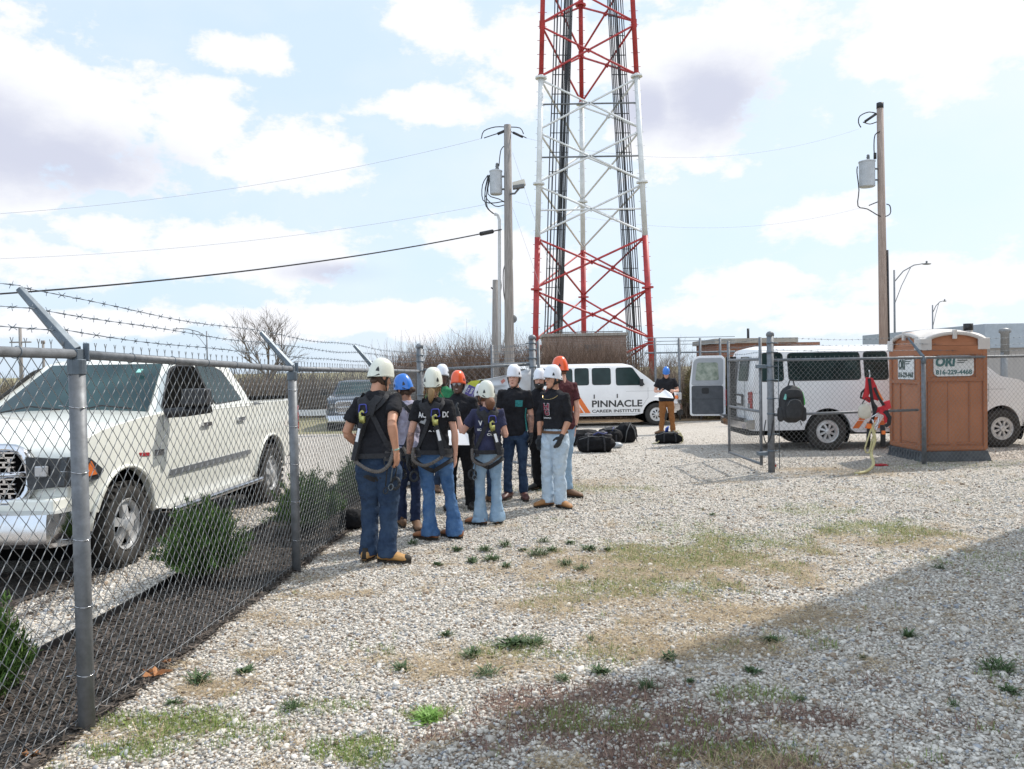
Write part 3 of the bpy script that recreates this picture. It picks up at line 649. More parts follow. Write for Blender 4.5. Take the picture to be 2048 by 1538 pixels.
def wheel(parent, x, y, r, w, side, spokes=8, rimr=.6, style='van'):
    mb = MB(); rr = r*rimr
    prof = [(rr*.98, -w/2+.02), (rr*1.08, -w/2), (r*.88, -w/2), (r*.96, -w/2+.02), (r, -w/2+.05), (r, w/2-.05), (r*.96, w/2-.02), (r*.88, w/2), (rr*1.08, w/2), (rr*.98, w/2-.02)]
    mb.lathe(prof, (0, 0, 0), 'y', 40, False)
    if style == 'truck':
        for k in range(30):       # shoulder lugs
            a = 2*PI*k/30; rot = Matrix.Rotation(-a, 3, 'Y')
            for s in (-1, 1): mb.box(rot @ Vector((r*.975, s*(w/2-.03), 0)), (.035, .07, r*.11), rot)
    t = mb.build('wheel', TYRE, parent, True); t.location = (x, y, r)
    t.modifiers.new('e', 'EDGE_SPLIT').split_angle = R(50)
    mb = MB(); f = side*(w/2-.03); g = side
    mb.lathe([(rr*1.0, f+g*.03), (rr*1.03, f+g*.012), (rr*.9, f-g*.0), (rr*.86, f-g*.05)], (0, 0, 0), 'y', 36, False)
    mb.lathe([(rr*.28, f+g*.0), (rr*.25, f+g*.045), (rr*.12, f+g*.055), (.001, f+g*.055)], (0, 0, 0), 'y', 20)
    for k in range(spokes):
        a = 2*PI*k/spokes+.3; rot = Matrix.Rotation(-a, 3, 'Y')
        wi = rr*(.34 if style == 'truck' else .20)
        sk = .0 if style == 'truck' else .10
        pts = [(rr*.18, -wi*.35), (rr*.93, -wi*.62+sk*rr), (rr*.93, wi*.62+sk*rr), (rr*.18, wi*.35)]
        vs = [rot @ Vector((p[0], f+g*(.02-(.03 if q in (1, 2) else 0)), p[1])) for q, p in enumerate(pts)]+[rot @ Vector((p[0], f-g*.04, p[1])) for p in pts]
        mb.add(vs, [(0, 1, 2, 3), (7, 6, 5, 4)]+[(i, (i+1) % 4, (i+1) % 4+4, i+4) for i in range(4)])
    if style != 'truck': mb.lathe([(rr*.95, f-g*.0), (rr*.70, f+g*.012), (rr*.64, f-g*.02)], (0, 0, 0), 'y', 36, False)
    rim = mb.build('rim', WHEELM, t, True); rim.modifiers.new('e', 'EDGE_SPLIT').split_angle = R(30)
    mb = MB(); mb.lathe([(rr*.92, f-g*.06), (.01, f-g*.06)], (0, 0, 0), 'y', 24); mb.build('brake', DARK, t)
    return t
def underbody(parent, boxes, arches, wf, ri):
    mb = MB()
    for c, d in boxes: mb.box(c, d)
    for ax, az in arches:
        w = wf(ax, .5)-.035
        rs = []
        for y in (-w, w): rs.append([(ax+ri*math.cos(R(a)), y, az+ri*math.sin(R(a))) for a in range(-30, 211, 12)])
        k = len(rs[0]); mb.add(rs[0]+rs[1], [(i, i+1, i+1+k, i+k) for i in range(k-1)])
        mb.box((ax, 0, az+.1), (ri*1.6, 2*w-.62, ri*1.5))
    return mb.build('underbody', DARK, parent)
def seam(mb, pts, wf, side, w=.007, off=.0012):
    for (x0, z0), (x1, z1) in zip(pts[:-1], pts[1:]):
        d = Vector((x1-x0, z1-z0)).normalized(); p = Vector((-d.y, d.x))*w/2
        vs = [(x, side*(wf(x, z)+off), z) for x, z in ((x0-p.x, z0-p.y), (x1-p.x, z1-p.y), (x1+p.x, z1+p.y), (x0+p.x, z0+p.y))]
        mb.add(vs, [(0, 1, 2, 3)])
def textmesh(txt, size, bold=0, ext=.0015, align='LEFT'):
    c = bpy.data.curves.new('t', 'FONT'); c.body = txt; c.size = size; c.offset = bold; c.extrude = ext; c.align_x = align; c.resolution_u = 3
    o = bpy.data.objects.new('t', c); COL.objects.link(o); dg = bpy.context.evaluated_depsgraph_get()
    me = bpy.data.meshes.new_from_object(o.evaluated_get(dg)); bpy.data.objects.remove(o); bpy.data.curves.remove(c); return me
def lettering(name, txt, h, m, parent, fn, width=None, bold=0, ext=.0015):
    """text of cap height h; fn maps (u, v, w) -> local point; width squeezes it"""
    me = textmesh(txt, 1.0, bold); xs_ = [v.co.x for v in me.vertices]; ys_ = [v.co.y for v in me.vertices]
    x0, x1, y0, y1 = min(xs_), max(xs_), min(ys_), max(ys_); s = h/(y1-y0); sx = (width/(x1-x0)) if width else s
    for v in me.vertices: v.co = fn((v.co.x-x0)*sx, (v.co.y-y0)*s, v.co.z*1.0)
    return link(name, me, m, parent)
WHITEP = mat('white_van_paint', (.80, .80, .81), .28, var=.05, vs=1.5, coat=.5)
GREYV = mat('grey_plastic_trim', (.13, .135, .14), .6, var=.2, vs=8)
ORANGEL = mat('orange_decal', (.72, .17, .035), .45)
BLACKL = mat('black_lettering', (.025, .025, .028), .45)
REDL = mat('red_lens', (.35, .02, .02), .15, coat=1)
AMBER = mat('amber_lens', (.7, .16, .02), .15, coat=1)
LAMPG = mat('lamp_glass', (.45, .46, .48), .1, .3, coat=1)
SEATV = mat('seat_grey', (.10, .11, .12), .8)
SEE = bpy.data.materials.new('tinted_glass'); SEE.use_nodes = True
def _see():
    nt = SEE.node_tree; N = nt.nodes; L = nt.links; b = N['Principled BSDF']; b.inputs['Base Color'].default_value = (.02, .05, .05, 1); b.inputs['Roughness'].default_value = .03
    t = N.new('ShaderNodeBsdfTransparent'); t.inputs[0].default_value = (.42, .60, .57, 1); mx = N.new('ShaderNodeMixShader'); mx.inputs[0].default_value = .42
    L.new(t.outputs[0], mx.inputs[1]); L.new(b.outputs[0], mx.inputs[2]); L.new(mx.outputs[0], N['Material Output'].inputs['Surface'])
_see()
def van(name, loc, rz, label, open_door=False, decals=()):
    v = empty(name, loc, rz, label, 'van', 'white passenger vans')
    FX, RX, r = 2.15, -1.355, .385
    def wf(x, z):
        w = 1.0-.012*(1.0-min(z, 1.0))*2
        if z > 1.36: w -= (z-1.36)*.16
        if z > 2.0: w -= (z-2.0)*1.6
        if z < .6: w -= (.6-z)*.12
        if x > 2.3: w -= (x-2.3)**2*.28
        if x < -2.75: w -= (-2.75-x)**2*1.0
        return w
    ra = .47
    out = [(-2.9, .42), (-2.9, 1.3), (-2.84, 1.75), (-2.74, 2.04), (-2.5, 2.10), (1.1, 2.10), (1.34, 2.04), (2.12, 1.44), (2.6, 1.36), (2.92, 1.20), (3.02, 1.05), (3.06, .6), (3.02, .42)]
    out += arc(FX, r, ra, 5, 175, 14)+[(1.4, .36), (RX+ra+.1, .36)]+arc(RX, r, ra, 5, 175, 14)
    paint = WHITEP
    body = shell('body', out, wf, (.6, .9, 1.36, 2.0), (-2.75, -2.3, -.1, 1.3, 1.8, 2.3, 2.6, 2.9), paint, v, .035, 1.3,
                 lambda x, t, z: (-.16*(x-2.0)*t*t if x > 2 else (.05*t**4 if x < -2.7 else 0)), .035)
    underbody(v, [((-.1, 0, .42), (5.6, 1.5, .22)), ((-.1, 0, .7), (5.4, 1.3, .4))], [(FX, r), (RX, r)], wf, ra-.012)
    # windows, both sides
    winz = (1.42, 1.97)
    wins = [[(-2.72, winz[0]), (-2.24, winz[0]), (-2.24, winz[1]), (-2.66, winz[1])], [(-2.12, winz[0]), (-.70, winz[0]), (-.70, winz[1]), (-2.12, winz[1])],
            [(-.60, winz[0]), (-.14, winz[0]), (-.14, winz[1]), (-.60, winz[1])], [(-.01, winz[0]), (.60, winz[0]), (.60, winz[1]), (-.01, winz[1])],
            [(.80, 1.39), (1.74, 1.39), (1.70, 1.46), (1.34, 1.97), (.80, 1.97)]]
    for side in (-1, 1):
        for wp in wins:
            g = MB(); sidepanel(g, roundpoly(scaled(wp, .022), .09), wf, side, .005); fo = g.build('window', BLACKP, v)
            g = MB(); sidepanel(g, roundpoly(wp, .075), wf, side, .0085); g.build('pane', GLASSD, fo)
            # seat backs and pillars seen through the glass read as lighter shapes: pale curtains of reflection are left to the sky
        mb = MB()
        for xx in (-.65, -.07, .70): seam(mb, [(xx, .40), (xx, 2.0)], wf, side)
        seam(mb, [(1.62, .62), (1.86, .95), (1.86, 1.30)], wf, side); seam(mb, [(-.65, .42), (1.6, .42)], wf, side)
        seam(mb, [(-2.85, 1.18), (2.2, 1.18)], wf, side, .006); seam(mb, [(-2.7, 2.03), (1.3, 2.03)], wf, side, .012)
        mb.build('door_seam', GREYV, v)
        for xx, zz in ((.02, 1.02), (.80, 1.03)):
            mb = MB(); sidepanel(mb, roundpoly([(xx, zz-.07), (xx+.035, zz-.07), (xx+.035, zz+.07), (xx, zz+.07)], .012), wf, side, .012)
            mb.build('door_handle', BLACKP, v)
        mb = MB(); mb.box((1.62, side*1.13, 1.47), (.12, .17, .24), Matrix.Rotation(.15*side, 3, 'Z')); mb.tube([(1.62, side*.93, 1.42), (1.62, side*1.08, 1.44)], .025, 6)
        mb.build('mirror', BLACKP, v, False, bevel=.03)
        for ax in (FX, RX): wheel(v, ax, side*.86, r, .25, side, 8, .60)
    # glass front and rear
    def quad(nm, pts, m, parent, th=.01):
        a, b, c = Vector(pts[0]), Vector(pts[1]), Vector(pts[2]); nrm = (b-a).cross(c-a).normalized()
        mb = MB(); k = len(pts); mb.add([Vector(p)+nrm*th for p in pts]+[Vector(p)-nrm*th for p in pts], [tuple(range(k)), tuple(range(2*k-1, k-1, -1))]+[(i, (i+1) % k, (i+1) % k+k, i+k) for i in range(k)])
        return mb.build(nm, m, parent)
    quad('windshield', [(2.05, -.82, 1.49), (2.10, .82, 1.49), (1.38, .74, 2.02), (1.33, -.74, 2.02)], GLASSD, v, .012)
    mb = MB(); mb.tube([(1.9, -.3, 1.60), (2.15, .1, 1.50)], .008, 5); mb.tube([(2.0, .35, 1.60), (2.15, .7, 1.50)], .008, 5); mb.build('wiper', BLACKP, v)
    # front end
    mb = MB(); mb.box((2.995, 0, .96), (.06, 1.05, .30)); gr = mb.build('grille', GREYV, v, bevel=.01)
    mb = MB()
    for k in range(5): mb.box((3.03, 0, .85+k*.055), (.02, 1.0, .022))
    mb.build('grille_bar', CHROME, gr)
    for s in (-1, 1):
        mb = MB(); mb.box((2.93, s*.72, .98), (.12, .36, .24), Matrix.Rotation(-.22*s, 3, 'Z')); hl = mb.build('headlight', LAMPG, v, bevel=.02)
        mb = MB(); mb.box((2.83, s*.90, .95), (.14, .06, .11), Matrix.Rotation(-.5*s, 3, 'Z')); mb.build('turn_signal', AMBER, hl, bevel=.01)
    mb = MB(); rs = []
    for t in np.linspace(-1, 1, 15):
        y = t*1.02; x = 3.16-.16*t*t-.12*abs(t)**6
        rs.append([(x, y, .50), (x+.05, y, .54), (x+.05, y, .68), (x, y, .74), (x-.16, y, .74), (x-.16, y, .50)])
    mb.ring(rs); mb.build('bumper', CHROME, v, True).modifiers.new('e', 'EDGE_SPLIT')
    mb = MB(); mb.box((2.98, 0, .42), (.2, 1.7, .14)); mb.build('air_dam', BLACKP, v)
    # rear end
    mb = MB(); rs = []
    for t in np.linspace(-1, 1, 13):
        y = t*.98; x = -3.06+.07*t*t
        rs.append([(x, y, .46), (x, y, .60), (x+.04, y, .64), (x+.17, y, .64), (x+.17, y, .46)])
    mb.ring(rs); rb = mb.build('bumper', CHROME, v, True); rb.modifiers.new('e', 'EDGE_SPLIT')
    mb = MB(); mb.box((-3.0, 0, .655), (.16, 1.5, .012)); mb.build('step_pad', BLACKP, rb)
    for s in (-1, 1):
        mb = MB(); mb.box((-2.885, s*.90, 1.03), (.05, .15, .36)); tl = mb.build('tail_light', REDL, v, bevel=.01)
        mb = MB(); mb.box((-2.905, s*.90, .93), (.03, .13, .09)); mb.build('reversing_lens', LAMPG, tl)
        if s > 0 and open_door: continue
        g = MB(); k = roundpoly([(s*.10-.0, 1.42), (s*.72, 1.42), (s*.66, 1.92), (s*.10, 1.92)], .07)
        vs = [(-2.915+max(0, (z-1.3))*.12, y, z) for y, z in k]+[(-2.89+max(0, (z-1.3))*.12, y, z) for y, z in k]
        n_ = len(k); g.add(vs, [tuple(range(n_)), tuple(range(2*n_-1, n_-1, -1))]+[(i, (i+1) % n_, (i+1) % n_+n_, i+n_) for i in range(n_)]); g.build('rear_window', GLASSD, v)
    mb = MB(); mb.box((-2.912, 0, 1.25), (.006, .012, 1.5)); mb.box((-2.912, -.60, 1.05), (.006, .012, .9)); mb.build('door_seam', GREYV, v)
    mb = MB(); mb.box((-2.92, -.28, 1.03), (.03, .42, .24)); pf_ = mb.build('plate_frame', BLACKP, v, bevel=.01)
    mb = MB(); mb.box((-2.937, -.28, 1.03), (.006, .31, .155)); mb.build('licence_plate', WHITEM, pf_)
    if open_door:
        # dark load space and the door swung out
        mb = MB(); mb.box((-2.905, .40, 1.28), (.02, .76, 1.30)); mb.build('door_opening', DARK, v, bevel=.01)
        d = MB(); hx, hy = -2.9, .90
        dl = roundpoly([(0, .62), (.78, .62), (.78, 1.35), (.70, 1.92), (.58, 1.97), (.06, 1.97), (0, 1.9)], .06)
        # door plane runs from the hinge out along -X and a little +Y
        ang = R(168); ux = Vector((math.cos(ang), math.sin(ang), 0)); n_ = Vector((-ux.y, ux.x, 0))
        if n_.y > 0: n_ = -n_
        o = Vector((hx, hy, 0))
        dr = d.prism(dl, o, ux, (0, 0, 1), -n_, .07).build('rear_door', WHITEP, v, bevel=.012)
        d = MB(); d.prism(roundpoly([(.05, .66), (.74, .66), (.74, 1.30), (.05, 1.30)], .05), o, ux, (0, 0, 1), n_, .012).build('door_lining', mat('door_lining', (.085, .09, .10), .7, var=.2, vs=9), dr)
        d = MB(); d.prism(roundpoly([(.05, 1.31), (.745, 1.31), (.69, 1.86), (.60, 1.92), (.09, 1.92), (.04, 1.88)], .05), o, ux, (0, 0, 1), n_, .008).build('window_surround', mat('pale_grey_trim', (.38, .39, .41), .5, var=.1, vs=5), dr)
        d = MB(); d.prism(roundpoly([(.14, 1.42), (.66, 1.42), (.61, 1.82), (.16, 1.82)], .05), o, ux, (0, 0, 1), n_, .013).build('pane', mat('door_pane', (.13, .17, .12), .08, col2=(.42, .44, .36), vs=9), dr)
        d = MB(); d.prism(roundpoly([(.36, 1.12), (.52, 1.12), (.52, 1.25), (.36, 1.25)], .04), o, ux, (0, 0, 1), n_, .02).build('handle', BLACKP, dr)
        d = MB(); d.box(o+ux*.4+n_*.013+Vector((0, 0, 1.0)), (.7, .004, .006), Matrix.Rotation(ang, 3, 'Z')).build('lining_seam', BLACKP, dr)
    return v, wf
pv, wfp = van('passenger_van', (5.80-3.1+.02, 27.0+1.0, -.25), R(.6), 'white passenger van with black lettering and an orange triangle, parked before the hedge')
sidef = lambda x0, z0, off=.004: (lambda u, w_, d: (x0+u, -(wfp(x0+u, z0+w_)+off+d*.3), z0+w_))
lettering('lettering', 'PINNACLE', .235, BLACKL, pv, sidef(-.04, .655), 1.70, .025)
lettering('lettering', 'CAREER INSTITUTE', .10, BLACKL, pv, sidef(-.04, .475), 1.63, .02)
mb = MB()
for poly in ([(-.09, .47), (-.27, .47), (-.52, .86), (-.43, 1.0)], [(-.32, .47), (-.46, .47), (-.62, .71), (-.55, .82)], [(-.51, .47), (-.63, .47), (-.71, .59), (-.65, .68)], [(-.74, .47), (-.86, .47), (-.56, .93), (-.50, 1.02), (-.46, 1.05)][:2]+[(-.50, 1.03), (-.44, 1.04)]):
    sidepanel(mb, poly, wfp, -1, .017, .016)
mb.build('logo', ORANGEL, pv)
rv, wfr = van('passenger_van', (6.34+1.355-.02, 16.0+1.0, 0), R(0), 'white passenger van with an open rear door, behind the fence and the orange toilet', True)
mb = MB()
for x0 in (-.86, -.62, -.38, -.14, .10, .34, .58, .82): sidepanel(mb, [(x0, .44), (x0+.13, .44), (x0+.27, .66), (x0+.14, .66)], wfr, -1, .005, .004)
mb.build('stripe_decal', ORANGEL, rv)
# ---------------------------------------------------------------- pickup
MOULD = mat('grey_moulding', (.22, .23, .25), .3, .4)
TRUCKP = mat('cream_white_paint', (.82, .82, .75), .22, var=.04, vs=1.2, coat=.6)
def honey(mb, y0, y1, z0, z1, x, m=None):
    ny = int((y1-y0)/.075); nz_ = int((z1-z0)/.036)
    for j in range(nz_):
        zc = z0+(j+.5)*(z1-z0)/nz_; mb.box((x, (y0+y1)/2, zc+(z1-z0)/nz_/2), (.02, y1-y0, .012))
        for i in range(ny):
            yc = y0+(i+.5+.5*(j % 2))*(y1-y0)/ny
            if yc < y1: mb.box((x, yc, zc), (.02, .022, (z1-z0)/nz_))
def pickup(name, loc, rz, label, paint, detail=True, chrome=CHROME):
    v = empty(name, loc, rz, label, 'pickup truck')
    FX, RX, r, ra = 1.80, -1.77, .388, .50
    def wf(x, z):
        w = 1.0
        if z < .75: w -= (.75-z)*.10
        if z > 1.0: w -= (z-1.0)*.06
        if z > 1.36: w -= (z-1.36)*.40
        if x > 2.15: w -= (x-2.15)**2*.42
        if x < -2.6: w -= (-2.6-x)**2*.3
        return w
    low = [(-2.93, .60), (-2.93, 1.35), (-1.22, 1.38), (-1.18, 1.38), (1.02, 1.375), (1.5, 1.35), (2.2, 1.28), (2.48, 1.21), (2.60, 1.10), (2.66, .74), (2.60, .62)]
    low += arc(FX, r+.02, ra, 18, 162, 14)+[(1.22, .42), (-1.2, .42)]+arc(RX, r+.02, ra, 8, 165, 14)
    bul = lambda x, t, z: (-.20*(x-1.9)*t*t if x > 1.9 else 0)
    shell('body', low, wf, (.75, 1.0, 1.15), (-2.6, -1.2, -.1, 1.0, 1.4, 1.9, 2.2, 2.4, 2.55), paint, v, .05, 1.08, bul, .04)
    # bed opening
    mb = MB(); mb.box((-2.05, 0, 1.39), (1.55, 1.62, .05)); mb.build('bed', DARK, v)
    cab = [(-1.20, 1.33), (-1.10, 1.60), (-.98, 1.84), (-.75, 1.905), (.22, 1.92), (.44, 1.88), (1.20, 1.345)]
    shell('cab', cab, wf, (1.4, 1.6, 1.8), (-.6, 0, .3, .6), paint, v, .03, 1.7, lambda x, t, z: (-.10*t*t if x > .3 else 0), .045)
    underbody(v, [((0, 0, .55), (4.6, 1.3, .3)), ((-1.0, 0, .75), (2.2, 1.5, .3))], [(FX, r+.02), (RX, r+.02)], wf, ra-.012)
    wins = [[(1.02, 1.44), (.52, 1.80), (.34, 1.845), (-.06, 1.845), (-.10, 1.41), (1.0, 1.39)], [(-.15, 1.41), (-.10, 1.845), (-.50, 1.845), (-.72, 1.78), (-.92, 1.43)]]
    for side in (-1, 1):
        for i, wp in enumerate(wins):
            g = MB(); sidepanel(g, roundpoly(scaled(wp, .02), .05), wf, side, .006); fo = g.build('window', BLACKP, v)
            g = MB(); sidepanel(g, roundpoly(wp, .045), wf, side, .010); g.build('pane', (DARK if i == 0 and detail else GLASSD), fo)
        mb = MB(); seam(mb, [(1.06, .48), (1.10, .9), (1.08, 1.35)], wf, side, .010); seam(mb, [(-.15, .48), (-.14, 1.38)], wf, side, .010); seam(mb, [(-1.04, 1.38), (-1.06, 1.0), (-1.0, .55)], wf, side, .010)
        seam(mb, [(-1.21, .5), (-1.21, 1.37)], wf, side, .014); seam(mb, [(-1.25, 1.365), (-2.9, 1.335)], wf, side, .03)
        mb.build('door_seam', GREYV, v)
        mb = MB(); sidepanel(mb, roundpoly([(-1.0, .73), (1.02, .73), (1.02, .785), (-1.0, .79)], .015), wf, side, .018, .03); mb.build('side_moulding', MOULD if detail else GREYV, v)
        for xx in (.06, -.88): mb = MB(); sidepanel(mb, roundpoly([(xx, 1.17), (xx+.2, 1.17), (xx+.2, 1.215), (xx, 1.215)], .015), wf, side, .03, .03); mb.build('door_handle', chrome, v)
        mb = MB(); mb.box((.90, side*1.25, 1.52), (.20, .25, .17), Matrix.Rotation(side*.15, 3, 'Z')); mb.tube([(1.0, side*.95, 1.36), (.93, side*1.15, 1.37), (.80, side*1.36, 1.40)], .055, 8)
        mi = mb.build('mirror', BLACKP, v, True, bevel=.07); mi.modifiers[-1].segments = 4
        mb = MB(); mb.box((.797, side*1.25, 1.52), (.01, .18, .12)); mb.build('mirror_glass', LAMPG, mi)
        mb = MB(); mb.box((0, side*1.03, .40), (2.3, .15, .05)); mb.tube([(-1.15, side*1.10, .40), (1.15, side*1.10, .40)], .035, 10); mb.build('running_board', CHROME if detail else GREYV, v, False, bevel=.01)
        for ax in (FX, RX): wheel(v, ax, side*.87, r, .28, side, 5, .60, 'truck')
        # flared arch lip
        for ax in (FX, RX):
            mb = MB(); pts = [(x, side*(wf(x, z)+.004), z) for x, z in arc(ax, r+.02, ra+.012, 2, 178, 20)]; mb.tube(pts, .02, 6)
            mb.build('arch_lip', paint, v, True)
        if detail:
            mb = MB(); sidepanel(mb, roundpoly([(1.12, .95), (1.30, .96), (1.30, 1.02), (1.12, 1.01)], .01), wf, side, .006); mb.build('badge', CHROME, v)
            mb = MB(); sidepanel(mb, roundpoly([(1.38, .97), (1.56, .985), (1.58, 1.02), (1.40, 1.005)], .01), wf, side, .006); mb.build('badge', mat('red_badge', (.35, .02, .03), .3), v)
            mb = MB(); sidepanel(mb, roundpoly([(1.02, .84), (1.16, .84), (1.10, 1.18), (1.04, 1.20)], .02), wf, side, .0045)
    # windshield
    mb = MB(); rs = []
    for t in np.linspace(-1, 1, 13):
        y0, y1 = t*.83, t*.63; rs.append([(1.20-.10*t*t, y0, 1.385), (.50-.10*t*t, y1, 1.875), (.50-.10*t*t-.02, y1, 1.85), (1.18-.10*t*t, y0, 1.36)])
    mb.ring(rs); ws = mb.build('windshield', TEALG, v, True); ws.modifiers.new('e', 'EDGE_SPLIT')
    mb = MB()
    for ya, yb in ((-.7, -.05), (.05, .7)): mb.tube([(1.25, ya, 1.385), (1.14, (ya+yb)/2, 1.455), (1.16, yb, 1.42)], .009, 5)
    mb.box((1.21, 0, 1.368), (.07, 1.62, .025)); mb.build('wiper', BLACKP, v)
    if detail:
        mb = MB(); mb.box((.625, .50, 1.80), (.006, .06, .06), Matrix.Rotation(R(-55), 3, 'Y')); mb.build('inspection_sticker', mat('pale_sticker', (.35, .75, .65), .5), ws)
    # nose
    mb = MB(); rs = []
    for t in np.linspace(-1, 1, 11):
        y = t*.60; x = 2.69-.10*t*t; rs.append([(x, y, .74), (x+.02, y, .78), (x-.04, y, 1.14), (x-.12, y, 1.16), (x-.14, y, .74)])
    mb.ring(rs); gr = mb.build('grille', DARK if detail else GREYV, v, True)
    mb = MB()
    fr = roundpoly([(-.60, .73), (.60, .73), (.66, .92), (.58, 1.17), (-.58, 1.17), (-.66, .92)], .10)
    fx_ = lambda y, z: 2.73-.10*(y/.6)**2-.10*(z-.78)
    mb.tube([(fx_(y, z), y, z) for y, z in fr+fr[:1]], .042, 8)
    mb.tube([(fx_(y, .955), y, .955) for y in np.linspace(-.62, .62, 9)], .032, 8); mb.box((2.71, 0, .95), (.03, .06, .42))
    mb.build('grille_frame', chrome, gr, True)
    mb = MB()
    for a, b in ((-.57, -.05), (.05, .57)):
        for c, d in ((.77, .925), (.985, 1.14)): honey(mb, a, b, c, d, 2.685)
    mb.build('grille_mesh', chrome, gr)
    for s in (-1, 1):
        mb = MB(); poly = [(.66, .84), (.93, .86), (.95, .90), (.92, 1.06), (.64, 1.09)]
        rs = []
        k = len(poly); fr_v = [(2.655-.5*max(0, y-.6)**1.5-.05*(z-.85), s*y, z) for y, z in poly]; bk = [(2.40-.3*max(0, y-.6), s*y*.98, z) for y, z in poly]
        mb.add(fr_v+bk, [tuple(range(k)), tuple(range(2*k-1, k-1, -1))]+[(i, (i+1) % k, (i+1) % k+k, i+k) for i in range(k)])
        hl = mb.build('headlight', HEADL, v, bevel=.01)
        sp_ = MB(); sp_.box((2.63, s*.76, .98), (.04, .10, .09)); sp_.build('lamp', LAMPG, hl, bevel=.01)
        sp_ = MB(); poly2 = [(2.42, .90), (2.26, .91), (2.33, 1.03)]; sidepanel(sp_, poly2, wf, s, .017, .03); sp_.build('turn_signal', AMBER, hl)
        sp_ = MB(); sidepanel(sp_, roundpoly([(2.60, .84), (2.26, .86), (2.16, .93), (2.34, 1.06), (2.56, 1.09)], .02), wf, s, .010, .05); sp_.build('lens', HEADL, hl)
    mb = MB(); rs = []
    for t in np.linspace(-1, 1, 21):
        y = 1.02*math.sin(t*PI/2*.98)**1 if abs(t) < 2 else 0; x = 2.84-.13*t*t-1.55*max(0, abs(t)-.72)**1.35
        rs.append([(x-.02, y, .38), (x+.02, y*1.0, .42), (x+.02, y, .57), (x, y*.995, .65), (x-.10, y*.93, .67), (x-.14, y*.90, .38)])
    mb.ring(rs); bu = mb.build('bumper', chrome, v, True); bu.modifiers.new('e', 'EDGE_SPLIT')
    mb = MB(); mb.box((2.85, 0, .49), (.03, .56, .10)); mb.build('bumper_opening', DARK, bu, False, bevel=.02)
    for s in (-1, 1): mb = MB(); mb.box((2.775, s*.66, .50), (.06, .20, .12), Matrix.Rotation(-.25*s, 3, 'Z')); mb.build('fog_lamp', DARK, bu, False, bevel=.02)
    mb = MB(); mb.box((2.60, 0, .70), (.20, 1.80, .12)); mb.build('bumper_top', paint, bu, False, bevel=.02)
    mb = MB(); mb.box((-2.99, 0, .58), (.14, 1.9, .18)); mb.build('bumper', chrome, v, False, bevel=.02)
    for s in (-1, 1): mb = MB(); mb.box((-2.93, s*.90, 1.08), (.05, .16, .36)); mb.build('tail_light', REDL, v, bevel=.01)
    return v
TEALG = mat('windshield_glass', (.012, .030, .036), .06, spec=.4, col2=(.035, .075, .078), vs=1.6, detail=2)
HEADL = mat('headlight_lens', (.010, .011, .013), .22, .0, coat=.15, spec=.3, col2=(.06, .063, .068), vs=14)
pickup('pickup_truck', (-4.42, 9.2, 0), R(-94.2), 'cream white pickup truck parked behind the near fence', TRUCKP)
dp = pickup('pickup_truck', (-5.85, 30.4, -.37), R(-84), 'dark blue grey pickup truck facing the camera far behind the fence', mat('slate_paint', (.035, .05, .075), .2, coat=.7, var=.1), False)

dp.scale = (.93, .93, .93)
